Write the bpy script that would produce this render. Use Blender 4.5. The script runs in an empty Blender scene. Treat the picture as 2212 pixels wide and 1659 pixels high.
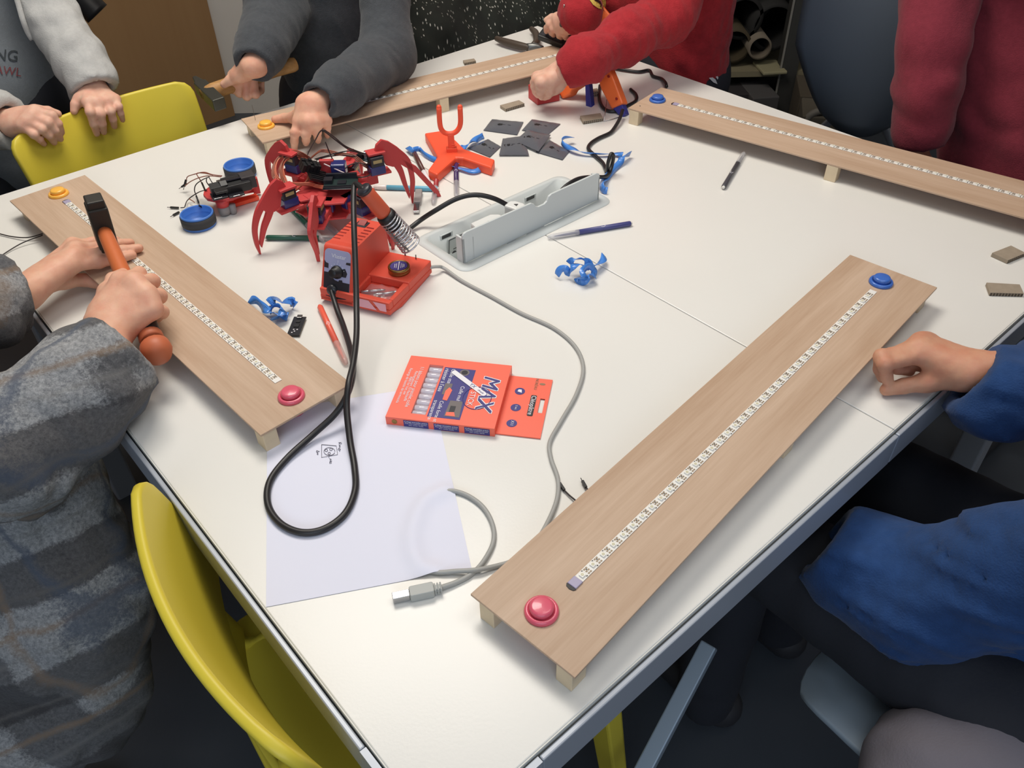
import bpy, bmesh, math, random
import numpy as np
from mathutils import Vector, Matrix
random.seed(7); RNG = np.random.RandomState(11)
scene = bpy.context.scene
COL = scene.collection
PI = math.pi
FLOOR = -0.74            # the table top is z = 0

# ------------------------------------------------------------------ camera
IW, IH, FPX, PITCH, ROLL, CZ = 2212, 1659, 1785.73, 0.7172, -0.022188, 0.71168
_fw = Vector((0, math.cos(PITCH), -math.sin(PITCH))); _rt = Vector((1, 0, 0)); _up = _rt.cross(_fw)
_r2 = _rt*math.cos(ROLL)+_up*math.sin(ROLL); _u2 = _up*math.cos(ROLL)-_rt*math.sin(ROLL)
CAM = Vector((0, 0, CZ))
cd = bpy.data.cameras.new('camera'); cam = bpy.data.objects.new('camera', cd); COL.objects.link(cam)
cd.sensor_width = 36; cd.lens = FPX/IW*36; cd.clip_start = 0.02
mw = Matrix.Identity(4)
for i in range(3):
    mw[i][0], mw[i][1], mw[i][2], mw[i][3] = _r2[i], _u2[i], -_fw[i], CAM[i]
cam.matrix_world = mw
scene.camera = cam

# ------------------------------------------------------------------ light
scene.view_settings.view_transform = 'Standard'; scene.view_settings.look = 'None'
scene.view_settings.gamma = 1; scene.view_settings.use_curve_mapping = False
scene.view_settings.exposure = -0.14
W = bpy.data.worlds.new('world'); scene.world = W; W.use_nodes = True
W.node_tree.nodes['Background'].inputs[0].default_value = (0.80, 0.88, 1.0, 1)
W.node_tree.nodes['Background'].inputs[1].default_value = 0.22
def area(name, loc, target, sx, sy, power, col):
    l = bpy.data.lights.new(name, 'AREA'); l.shape = 'RECTANGLE'; l.size = sx; l.size_y = sy
    l.energy = power; l.color = col
    o = bpy.data.objects.new(name, l); COL.objects.link(o); o.location = loc
    o.rotation_euler = (Vector(target)-Vector(loc)).to_track_quat('-Z', 'Y').to_euler()
    return o
area('ceiling_lamp', (-0.40, 1.65, 1.82), (-0.40, 1.65, 0), 1.0, 0.8, 35, (1.0, 0.94, 0.85))
area('ceiling_lamp', (0.75, 0.75, 1.82), (0.75, 0.75, 0), 1.2, 0.6, 10, (1.0, 0.95, 0.88))
area('ceiling_lamp', (0.1, 0.0, 1.82), (0.1, 0.0, 0), 1.2, 0.6, 4, (0.84, 0.92, 1.0))  # cool fill added over the near tabletop so the window can stay weaker
area('daylight_window', (-0.15, -1.95, 1.25), (0, 1.0, 0.0), 2.4, 0.9, 25, (0.70, 0.83, 1.0))

# ------------------------------------------------------------------ helpers
def ray(px, py):
    return _fw*FPX+_r2*(px-IW/2)-_u2*(py-IH/2)
def at(px, py, h=0.0):
    """the point of the height-h plane above the table seen at a pixel of the photograph"""
    d = ray(px, py); t = (h-CAM.z)/d.z
    return CAM+d*t
def on(px, py, p0, n):
    """the point of a vertical plane (through p0, normal n) seen at a pixel"""
    d = ray(px, py); n = Vector((n[0], n[1], 0)); t = (Vector((p0[0], p0[1], 0))-Vector((CAM.x, CAM.y, 0))).dot(n)/d.dot(n)
    return CAM+d*t
def px_of(p):
    v = Vector(p)-CAM; z = v.dot(_fw)
    return (IW/2+FPX*v.dot(_r2)/z, IH/2-FPX*v.dot(_u2)/z)
# the table: two 1.4 x 0.7 tops side by side
TC = Vector((-0.0657, 0.2631, 0)); TX = Vector((0.7597, 0.6503, 0)).normalized(); TY = Vector((-TX.y, TX.x, 0)); TS = 1.395
def tab(u, v, z=0): return TC+TX*u+TY*v+Vector((0, 0, z))
EDGES = {'L': (TC, -TX), 'R': (TC, -TY), 'BL': (tab(0, TS), TY), 'BR': (tab(TS, 0), TX)}
def edge(px, py, side, d):
    p0, n = EDGES[side]
    return on(px, py, p0+n*d, n)

def lin(c):
    return tuple(((x/255)/12.92 if x/255 <= 0.04045 else ((x/255+0.055)/1.055)**2.4) for x in c)
MATS = {}
def mat(name, col, rough=0.5, metal=0.0, var=0.0, vscale=20.0, bump=0.0, bscale=80.0, spec=0.5, alpha=1.0, trans=0.0, col2=None, sheen=0.0, emit=None, sss=0.0, coat=0.0):
    if name in MATS: return MATS[name]
    m = bpy.data.materials.new(name); m.use_nodes = True; nt = m.node_tree; b = nt.nodes['Principled BSDF']
    c = lin(col); b.inputs['Base Color'].default_value = (*c, 1); b.inputs['Roughness'].default_value = rough
    b.inputs['Metallic'].default_value = metal; b.inputs['Specular IOR Level'].default_value = spec
    b.inputs['Alpha'].default_value = alpha; b.inputs['Transmission Weight'].default_value = trans
    b.inputs['Sheen Weight'].default_value = sheen; b.inputs['Coat Weight'].default_value = coat
    if sss: b.inputs['Subsurface Weight'].default_value = sss; b.inputs['Subsurface Radius'].default_value = (0.006, 0.002, 0.001)
    if emit: b.inputs['Emission Color'].default_value = (*c, 1); b.inputs['Emission Strength'].default_value = emit
    tc = None
    if var or bump:
        tc = nt.nodes.new('ShaderNodeTexCoord')
    if var:
        n = nt.nodes.new('ShaderNodeTexNoise'); n.inputs['Scale'].default_value = vscale; n.inputs['Detail'].default_value = 5
        nt.links.new(tc.outputs['Object'], n.inputs['Vector'])
        mx = nt.nodes.new('ShaderNodeMix'); mx.data_type = 'RGBA'
        c2 = lin(col2) if col2 else tuple(x*(1-var) for x in c)
        c1 = c if col2 else tuple(min(1, x*(1+var)) for x in c)
        mx.inputs['A'].default_value = (*c1, 1); mx.inputs['B'].default_value = (*c2, 1)
        rp = nt.nodes.new('ShaderNodeMapRange'); rp.inputs[1].default_value = 0.5-0.25; rp.inputs[2].default_value = 0.75
        nt.links.new(n.outputs['Fac'], rp.inputs[0]); nt.links.new(rp.outputs[0], mx.inputs['Factor'])
        nt.links.new(mx.outputs['Result'], b.inputs['Base Color'])
    if bump:
        n2 = nt.nodes.new('ShaderNodeTexNoise'); n2.inputs['Scale'].default_value = bscale; n2.inputs['Detail'].default_value = 4
        nt.links.new(tc.outputs['Object'], n2.inputs['Vector'])
        bp = nt.nodes.new('ShaderNodeBump'); bp.inputs['Strength'].default_value = bump; bp.inputs['Distance'].default_value = 0.004
        nt.links.new(n2.outputs['Fac'], bp.inputs['Height']); nt.links.new(bp.outputs['Normal'], b.inputs['Normal'])
    MATS[name] = m
    return m

def rotz(a): return Matrix.Rotation(a, 4, 'Z')
def frame(o, x, y=None, z=None):
    """4x4 frame at o with the given x axis and an up hint z"""
    x = Vector(x).normalized(); z = Vector(z if z is not None else (0, 0, 1))
    if y is not None:
        y = Vector(y); z = x.cross(y).normalized(); y = z.cross(x)
    else:
        y = z.cross(x)
        if y.length < 1e-5: y = Vector((0, 1, 0)).cross(x)
        y.normalize(); z = x.cross(y)
    m = Matrix.Identity(4)
    for i in range(3): m[i][0], m[i][1], m[i][2], m[i][3] = x[i], y[i], z[i], o[i]
    return m
def spline(pts, n=8, closed=False):
    P = [Vector(p) for p in pts]; out = []; k = len(P); rng = range(k if closed else k-1)
    for i in rng:
        a = P[(i-1) % k] if (closed or i > 0) else P[0]*2-P[1]
        b = P[i]; c = P[(i+1) % k]
        d = P[(i+2) % k] if (closed or i+2 < k) else P[-1]*2-P[-2]
        for j in range(n):
            t = j/n
            out.append(0.5*((2*b)+(c-a)*t+(2*a-5*b+4*c-d)*t*t+(3*b-a-3*c+d)*t**3))
    if not closed: out.append(P[-1].copy())
    return out
class MB:
    """collects shapes and links them as one mesh object"""
    def __init__(s): s.v = []; s.f = []; s.mi = []; s.sm = []; s.cur = 0; s.smooth = False; s.M = None
    def add(s, vs, fs, smooth=None):
        o = len(s.v); s.v += [tuple(s.M @ Vector(v)) if s.M is not None else tuple(v) for v in vs]
        for f in fs:
            s.f.append([o+i for i in f]); s.mi.append(s.cur); s.sm.append(s.smooth if smooth is None else smooth)
        return s
    def box(s, c, d, M=None):
        c = Vector(c); vs = []
        for i in (-1, 1):
            for j in (-1, 1):
                for k in (-1, 1):
                    v = Vector((i*d[0]/2, j*d[1]/2, k*d[2]/2)); vs.append(c+(M @ v if M is not None else v))
        return s.add(vs, [(0, 1, 3, 2), (4, 6, 7, 5), (0, 4, 5, 1), (2, 3, 7, 6), (0, 2, 6, 4), (1, 5, 7, 3)], False)
    def fbox(s, M, lo, hi):
        vs = [M @ Vector((x, y, z)) for x in (lo[0], hi[0]) for y in (lo[1], hi[1]) for z in (lo[2], hi[2])]
        return s.add(vs, [(0, 1, 3, 2), (4, 6, 7, 5), (0, 4, 5, 1), (2, 3, 7, 6), (0, 2, 6, 4), (1, 5, 7, 3)], False)
    def prism(s, poly, z0, z1, M=None, smooth=False):
        n = len(poly); M = M or Matrix.Identity(4)
        a = sum(poly[i][0]*poly[(i+1) % n][1]-poly[(i+1) % n][0]*poly[i][1] for i in range(n))
        if a < 0: poly = poly[::-1]
        vs = [M @ Vector((p[0], p[1], z0)) for p in poly]+[M @ Vector((p[0], p[1], z1)) for p in poly]
        s.add(vs, [list(range(n))[::-1], list(range(n, 2*n))], False)
        o = len(s.v)-2*n
        for i in range(n):
            j = (i+1) % n; s.f.append([o+i, o+j, o+n+j, o+n+i]); s.mi.append(s.cur); s.sm.append(smooth)
        return s
    def lathe(s, prof, M=None, n=24, smooth=True, caps=True):
        """profile of (radius, z) pairs turned about the z axis of M"""
        M = M or Matrix.Identity(4); vs = []; fs = []; k = len(prof)
        for i in range(n):
            a = 2*PI*i/n
            for r, z in prof: vs.append(M @ Vector((r*math.cos(a), r*math.sin(a), z)))
        for i in range(n):
            j = (i+1) % n
            for q in range(k-1): fs.append((i*k+q, j*k+q, j*k+q+1, i*k+q+1))
        if caps and prof[0][0] > 1e-6: fs.append([i*k for i in range(n)][::-1])
        if caps and prof[-1][0] > 1e-6: fs.append([i*k+k-1 for i in range(n)])
        return s.add(vs, fs, smooth)
    def cyl(s, a, b, r, r2=None, n=16, smooth=True):
        a = Vector(a); b = Vector(b); r2 = r if r2 is None else r2
        M = frame(a, *axes(b-a)); L = (b-a).length
        e = min(r, r2, L)*0.12
        return s.lathe([(r-e, 0), (r, e), (r2, L-e), (r2-e, L)], M, n, smooth)
    def tube(s, pts, r, n=8, closed=False, rf=None):
        P = [Vector(p) for p in pts]; k = len(P); vs = []; fs = []
        up = None
        for i in range(k):
            a = P[i-1] if (i > 0 or closed) else P[i]; b = P[(i+1) % k] if (i < k-1 or closed) else P[i]
            t = (b-a)
            t = t.normalized() if t.length > 1e-9 else Vector((0, 0, 1))
            if up is None:
                up = t.orthogonal().normalized()
            else:
                up = (up-t*up.dot(t))
                up = up.normalized() if up.length > 1e-6 else t.orthogonal().normalized()
            w = t.cross(up); rr = r*(rf(i/(k-1)) if rf else 1)
            for j in range(n):
                an = 2*PI*j/n; vs.append(P[i]+(up*math.cos(an)+w*math.sin(an))*rr)
        for i in range(k if closed else k-1):
            for j in range(n):
                a, b = i*n+j, i*n+(j+1) % n; c = ((i+1) % k)*n
                fs.append((a, b, c+(j+1) % n, c+j))
        if not closed: fs += [list(range(n))[::-1], list(range((k-1)*n, k*n))]
        return s.add(vs, fs, True)
    def ribbon(s, pts, nrm, w, t=0.0006):
        """a strip of width w along pts; nrm gives the face normal at each point"""
        P = [Vector(p) for p in pts]; k = len(P); vs = []; fs = []
        for i in range(k):
            d = (P[min(i+1, k-1)]-P[max(i-1, 0)]).normalized(); n = Vector(nrm[i] if isinstance(nrm, list) else nrm)
            n = (n-d*n.dot(d)); n = n.normalized() if n.length > 1e-6 else d.orthogonal().normalized()
            sd = d.cross(n)*(w/2)
            vs += [P[i]-sd-n*t/2, P[i]+sd-n*t/2, P[i]+sd+n*t/2, P[i]-sd+n*t/2]
        for i in range(k-1):
            for j in range(4):
                a, b = i*4+j, i*4+(j+1) % 4; fs.append((a, b, b+4, a+4))
        fs += [(3, 2, 1, 0), tuple(range((k-1)*4, k*4))]
        return s.add(vs, fs, True)
    def sphere(s, c, r, n=12, sc=(1, 1, 1), M=None):
        prof = [(max(1e-7, r*math.sin(PI*i/(n//2+2))), -r*math.cos(PI*i/(n//2+2))) for i in range(n//2+3)]
        prof = [(p[0]*sc[0], p[1]*sc[2]) for p in prof]
        return s.lathe(prof, (M if M is not None else Matrix.Translation(Vector(c))), n, True)
    def build(s, name, mats, parent=None, bevel=0.0, seg=2, world=False, sub=0):
        if not isinstance(mats, (list, tuple)): mats = [mats]
        me = bpy.data.meshes.new(name); me.from_pydata(s.v, [], s.f); me.validate()
        for m in mats: me.materials.append(m)
        if len(me.polygons) == len(s.f):
            me.polygons.foreach_set('material_index', s.mi); me.polygons.foreach_set('use_smooth', s.sm)
        o = bpy.data.objects.new(name, me); COL.objects.link(o)
        if parent is not None:
            o.parent = parent
            if world: o.matrix_parent_inverse = world_of(parent).inverted()
        if bevel:
            b = o.modifiers.new('bevel', 'BEVEL'); b.width = bevel; b.segments = seg; b.limit_method = 'ANGLE'; b.angle_limit = 0.7
        if sub:
            q = o.modifiers.new('sub', 'SUBSURF'); q.levels = sub; q.render_levels = sub
        return o
def axes(d):
    """x and y axes so that frame() gets its z along d"""
    d = Vector(d).normalized(); x = d.orthogonal().normalized(); return x, d.cross(x)
def world_of(o):
    m = o.matrix_basis.copy() if hasattr(o, 'matrix_basis') else Matrix.Identity(4)
    if o.parent: m = world_of(o.parent) @ o.matrix_parent_inverse @ m
    return m
def tag(o, label=None, cat=None, group=None, kind=None):
    if label: o['label'] = label
    if cat: o['category'] = cat
    if group: o['group'] = group
    if kind: o['kind'] = kind
    return o
def thing(name, label, cat, loc=(0, 0, 0), rz=0.0, group=None):
    o = bpy.data.objects.new(name, None); COL.objects.link(o); o.empty_display_size = 0.05
    o.location = loc; o.rotation_euler = (0, 0, rz)
    return tag(o, label, cat, group)
def copy_of(o, parent=None):
    c = o.copy(); COL.objects.link(c)
    if parent is not None: c.parent = parent
    return c
def text_geo(body, size, M, align='CENTER', depth=0.0):
    cu = bpy.data.curves.new('t', 'FONT'); cu.body = body; cu.size = size; cu.align_x = align; cu.align_y = 'CENTER'; cu.extrude = depth; cu.resolution_u = 3
    o = bpy.data.objects.new('t', cu); COL.objects.link(o)
    me = bpy.data.meshes.new_from_object(o.evaluated_get(bpy.context.evaluated_depsgraph_get()))
    vs = [M @ v.co for v in me.vertices]; fs = [tuple(p.vertices) for p in me.polygons]
    bpy.data.objects.remove(o); bpy.data.curves.remove(cu); bpy.data.meshes.remove(me)
    return vs, fs
def rrect(x0, y0, x1, y1, r, n=5):
    out = []
    for cx, cy, a0 in ((x1-r, y1-r, 0), (x0+r, y1-r, 90), (x0+r, y0+r, 180), (x1-r, y0+r, 270)):
        for i in range(n+1):
            a = math.radians(a0+90*i/n); out.append((cx+r*math.cos(a), cy+r*math.sin(a)))
    return out
def disc(cx, cy, r, n=20, ry=None):
    return [(cx+r*math.cos(2*PI*i/n), cy+(ry or r)*math.sin(2*PI*i/n)) for i in range(n)]

# implicit surfaces: smooth unions of tapered limbs, meshed with surface nets
def _prim(P, q):
    k = q[0]
    if k == 'c':
        a, b = np.array(q[1]), np.array(q[2]); ba = b-a; L = max(1e-9, ba@ba)
        t = np.clip(((P-a)@ba)/L, 0, 1)
        return np.linalg.norm(P-a-t[..., None]*ba, axis=-1)-(q[3]+(q[4]-q[3])*t)
    if k == 'e':
        R = np.array(q[3]) if len(q) > 3 and q[3] is not None else np.eye(3)
        p = (P-np.array(q[1]))@R; r = np.array(q[2])
        k0 = np.linalg.norm(p/r, axis=-1); k1 = np.linalg.norm(p/(r*r), axis=-1)+1e-9
        return k0*(k0-1)/k1
    if k == 'y':      # capped cylinder a-b
        a, b = np.array(q[1]), np.array(q[2]); ba = b-a; L = np.linalg.norm(ba); u = ba/L
        h = (P-a)@u; r = np.linalg.norm(P-a-h[..., None]*u, axis=-1)-q[3]
        return np.maximum(r, np.abs(h-L/2)-L/2)
    if k == 'b':      # rounded box
        R = np.array(q[3]); p = np.abs((P-np.array(q[1]))@R)-(np.array(q[2])-q[4])
        return np.linalg.norm(np.maximum(p, 0), axis=-1)+np.minimum(p.max(-1), 0)-q[4]
def _noise(P, f, seed, warp=0.6):
    r = np.random.RandomState(seed); out = 0
    w = np.sin(P@(r.randn(3)*f*0.5)+r.rand()*6)*warp
    for i in range(5):
        out = out+np.sin(P@(r.randn(3)*f)+r.rand()*6+w*2.2)
    return out/5
def sdf_mesh(prims, h, subs=(), folds=None, pad=0.0, clip=None):
    """prims: list of (k, prim); subs: prims cut away; folds: (amp, freq, seed)"""
    lo = np.full(3, 1e9); hi = -lo
    for k, q in prims:
        if q[0] == 'c': pts = [np.array(q[1])-q[3], np.array(q[1])+q[3], np.array(q[2])-q[4], np.array(q[2])+q[4]]
        else:
            e = np.linalg.norm(q[2]) if q[0] == 'b' else (max(q[2]) if q[0] == 'e' else q[3]+np.linalg.norm(np.array(q[2])-np.array(q[1])))
            pts = [np.array(q[1])-e, np.array(q[1])+e]
        for p in pts: lo = np.minimum(lo, p); hi = np.maximum(hi, p)
    lo = lo-h*2.5-pad; hi = hi+h*2.5+pad
    n = np.ceil((hi-lo)/h).astype(int)+1
    g = [lo[i]+h*np.arange(n[i]) for i in range(3)]
    P = np.stack(np.meshgrid(*g, indexing='ij'), -1)
    D = None
    for k, q in prims:
        d = _prim(P, q)
        if D is None: D = d
        elif k <= 0: D = np.minimum(D, d)
        else:
            m = np.clip(k-np.abs(D-d), 0, None)/k
            D = np.minimum(D, d)-m*m*k*0.25
    if folds:
        for fo in folds:
            amp, f, sd = fo[:3]
            if len(fo) > 3:      # creases, closer together along an axis
                a = np.array(fo[3]); a = a/np.linalg.norm(a); n_ = _noise(P+a*((P@a)[..., None])*1.4, f, sd, 0.9)
                D = D+amp*(0.45-1.5*np.abs(n_))
            else: D = D+amp*_noise(P, f, sd)
    for q in subs: D = np.maximum(D, -_prim(P, q))
    s = D < 0
    nx, ny, nz = D.shape
    acc = np.zeros((nx-1, ny-1, nz-1, 3)); cnt = np.zeros((nx-1, ny-1, nz-1))
    C = [(i, j, k) for i in (0, 1) for j in (0, 1) for k in (0, 1)]
    def sl(A, c): return A[c[0]:nx-1+c[0], c[1]:ny-1+c[1], c[2]:nz-1+c[2]]
    for a in C:
        for ax in range(3):
            if a[ax]: continue
            b = list(a); b[ax] = 1
            da, db = sl(D, a), sl(D, b); cr = (da < 0) != (db < 0)
            t = np.where(cr, da/np.where(cr, da-db, 1), 0)
            for i in range(3):
                acc[..., i] += np.where(cr, a[i]+(t if i == ax else 0), 0)
            cnt += cr
    act = cnt > 0
    idx = -np.ones(act.shape, int); idx[act] = np.arange(act.sum())
    base = np.stack(np.nonzero(act), -1)
    V = lo+h*(base+acc[act]/cnt[act][:, None])
    F = []
    for ax in range(3):
        o1, o2 = [(1, 2), (2, 0), (0, 1)][ax]
        A = [slice(None)]*3; B = [slice(None)]*3; A[ax] = slice(0, -1); B[ax] = slice(1, None)
        sa, sb = s[tuple(A)], s[tuple(B)]
        e = np.stack(np.nonzero(sa != sb), -1)
        e = e[(e[:, o1] > 0) & (e[:, o2] > 0) & (e[:, o1] < act.shape[o1]) & (e[:, o2] < act.shape[o2])]
        def cell(d1, d2):
            c = e.copy(); c[:, o1] -= d1; c[:, o2] -= d2
            return idx[c[:, 0], c[:, 1], c[:, 2]]
        q = np.stack([cell(1, 1), cell(0, 1), cell(0, 0), cell(1, 0)], -1)
        inside = sa[e[:, 0], e[:, 1], e[:, 2]]
        q[~inside] = q[~inside][:, ::-1]
        F.append(q)
    F = np.concatenate(F)
    return V, F[(F >= 0).all(1)]
def sdf_obj(name, geos, mats, parent, smooth_it=0, slots=None):
    """one mesh from several (verts, faces); placed in world coordinates under parent"""
    vs = []; fs = []; mi = []; o = 0
    for gi, (V, F) in enumerate(geos):
        vs.append(V); fs.append(F+o); mi += [slots[gi] if slots else 0]*len(F); o += len(V)
    vs = np.concatenate(vs); fs = np.concatenate(fs)
    me = bpy.data.meshes.new(name); me.from_pydata(vs.tolist(), [], fs.tolist())
    for m in (mats if isinstance(mats, (list, tuple)) else [mats]): me.materials.append(m)
    me.polygons.foreach_set('use_smooth', [True]*len(me.polygons)); me.polygons.foreach_set('material_index', mi)
    ob = bpy.data.objects.new(name, me); COL.objects.link(ob)
    if parent is not None: ob.parent = parent; ob.matrix_parent_inverse = world_of(parent).inverted()
    if smooth_it:
        q = ob.modifiers.new('smooth', 'SMOOTH'); q.factor = 0.5; q.iterations = smooth_it
    return ob
# ------------------------------------------------------------------ materials
m_white = mat('laminate_white', (232, 230, 224), 0.28, var=0.02, vscale=3, spec=0.4, bump=0.02, bscale=300)
m_edge = mat('edge_band', (222, 220, 212), 0.45)
m_rail = mat('rail_grey', (176, 182, 192), 0.38, metal=0.25)
m_groove = mat('groove', (90, 90, 92), 0.7)
m_wellgrey = mat('well_grey', (206, 211, 210), 0.45)
m_welldark = mat('well_inner', (186, 190, 188), 0.5)
m_slot = mat('slot_dark', (60, 60, 62), 0.6)
m_black = mat('black_plastic', (26, 26, 28), 0.45)
m_blackr = mat('black_rubber', (34, 33, 35), 0.42)
m_metal = mat('steel', (190, 190, 192), 0.22, metal=1.0)
m_yellow = mat('yellow_plastic', (220, 200, 66), 0.42, spec=0.45)
m_floor = mat('floor_vinyl', (70, 75, 82), 0.5, var=0.08, vscale=6)
m_wall = mat('wall_paint', (214, 208, 200), 0.9, var=0.03, vscale=4)
m_ceil = mat('ceiling_paint', (226, 224, 220), 0.9)
m_screw = mat('screw', (120, 120, 118), 0.4, metal=0.8)

def wood(name, col, dark, scale=1.0, rough=0.55, axis=0):
    m = bpy.data.materials.new(name); m.use_nodes = True; nt = m.node_tree; b = nt.nodes['Principled BSDF']; N = nt.nodes.new; L = nt.links.new
    tc = N('ShaderNodeTexCoord'); mp = N('ShaderNodeMapping'); L(tc.outputs['Object'], mp.inputs[0])
    sc = [26*scale]*3; sc[axis] = 2.2*scale; mp.inputs['Scale'].default_value = sc
    n = N('ShaderNodeTexNoise'); n.inputs['Scale'].default_value = 1.0; n.inputs['Detail'].default_value = 6; n.inputs['Roughness'].default_value = 0.62; L(mp.outputs[0], n.inputs['Vector'])
    mp2 = N('ShaderNodeMapping'); L(tc.outputs['Object'], mp2.inputs[0]); s2 = [320*scale]*3; s2[axis] = 14*scale; mp2.inputs['Scale'].default_value = s2
    n2 = N('ShaderNodeTexNoise'); n2.inputs['Scale'].default_value = 1.0; n2.inputs['Detail'].default_value = 3; L(mp2.outputs[0], n2.inputs['Vector'])
    ad = N('ShaderNodeMath'); ad.operation = 'MULTIPLY_ADD'; ad.inputs[1].default_value = 0.35; L(n2.outputs['Fac'], ad.inputs[0]); L(n.outputs['Fac'], ad.inputs[2])
    cr = N('ShaderNodeValToRGB'); cr.color_ramp.elements[0].position = 0.46; cr.color_ramp.elements[1].position = 0.92
    cr.color_ramp.elements[0].color = (*lin(col), 1); cr.color_ramp.elements[1].color = (*lin(dark), 1)
    L(ad.outputs[0], cr.inputs[0]); L(cr.outputs[0], b.inputs['Base Color']); b.inputs['Roughness'].default_value = rough
    b.inputs['Specular IOR Level'].default_value = 0.3
    return m
m_ply = wood('plywood', (206, 180, 156), (182, 152, 126))
m_pine = mat('pine_block', (222, 202, 170), 0.6, var=0.05, vscale=60)
m_plyedge = mat('plywood_edge', (208, 188, 160), 0.7, var=0.1, vscale=200)
m_brown = wood('brown_panel', (160, 126, 88), (148, 112, 76), 0.12, 0.5, axis=2)
m_handle = wood('hammer_handle_wood', (190, 146, 92), (150, 106, 60), 3.0, 0.5)

# ------------------------------------------------------------------ the room
def quad(name, pts, m, label=None):
    b = MB(); b.add(pts, [tuple(range(len(pts)))]); o = b.build(name, m); o['kind'] = 'structure'
    if label: o['label'] = label
    return o
X0, X1, Y0, Y1, ZC = -3.4, 3.4, -2.1, 4.6, 1.92
def slab(name, lo, hi, m, label):
    b = MB(); b.fbox(Matrix.Identity(4), lo, hi); o = b.build(name, m); o['kind'] = 'structure'; o['label'] = label; return o
slab('floor', (X0, Y0, FLOOR-0.05), (X1, Y1, FLOOR), m_floor, 'dark grey vinyl floor under the tables')
slab('ceiling', (X0, Y0, ZC), (X1, Y1, ZC+0.05), m_ceil, 'plain white ceiling of the room')
WC = Vector((-1.19, 3.49, 0))
slab('wall_back', (WC.x, WC.y, FLOOR), (X1, WC.y+0.08, ZC), m_wall, 'pale grey wall behind the person in the dark sweater')
b = MB(); d = Vector((-0.72, -0.70, 0)).normalized(); n = Vector((d.y, -d.x, 0))
A = WC; B = WC+d*3.1
# wood-panelled wall, one panel after the other
root = MB(); root.add([A+Vector((0, 0, FLOOR))-n*0.03, B+Vector((0, 0, FLOOR))-n*0.03, B+Vector((0, 0, ZC))-n*0.03, A+Vector((0, 0, ZC))-n*0.03], [(0, 1, 2, 3)])
wl = root.build('wall_left', m_brown); wl['kind'] = 'structure'; wl['label'] = 'brown wood panelled wall behind the yellow chair'
for i in range(3):
    q = MB(); F = frame(A+d*(0.003+i*1.03)+Vector((0, 0, FLOOR)), d, z=(0, 0, 1))
    s = 1 if (F @ Vector((0, 1, 0))-F @ Vector((0, 0, 0))).dot(n) > 0 else -1
    q.fbox(F, (0, min(-0.028*s, 0), 0.0), (1.024, max(-0.028*s, 0), 2.66)); q.build('panel', m_brown, wl, bevel=0.002)
slab('wall_right', (X1, Y0, FLOOR), (X1+0.06, Y1, ZC), m_wall, 'plain wall at the far right of the room')
slab('wall_side', (X0-0.06, Y0, FLOOR), (X0, 1.3, ZC), m_wall, 'plain wall at the left of the room')

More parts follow.
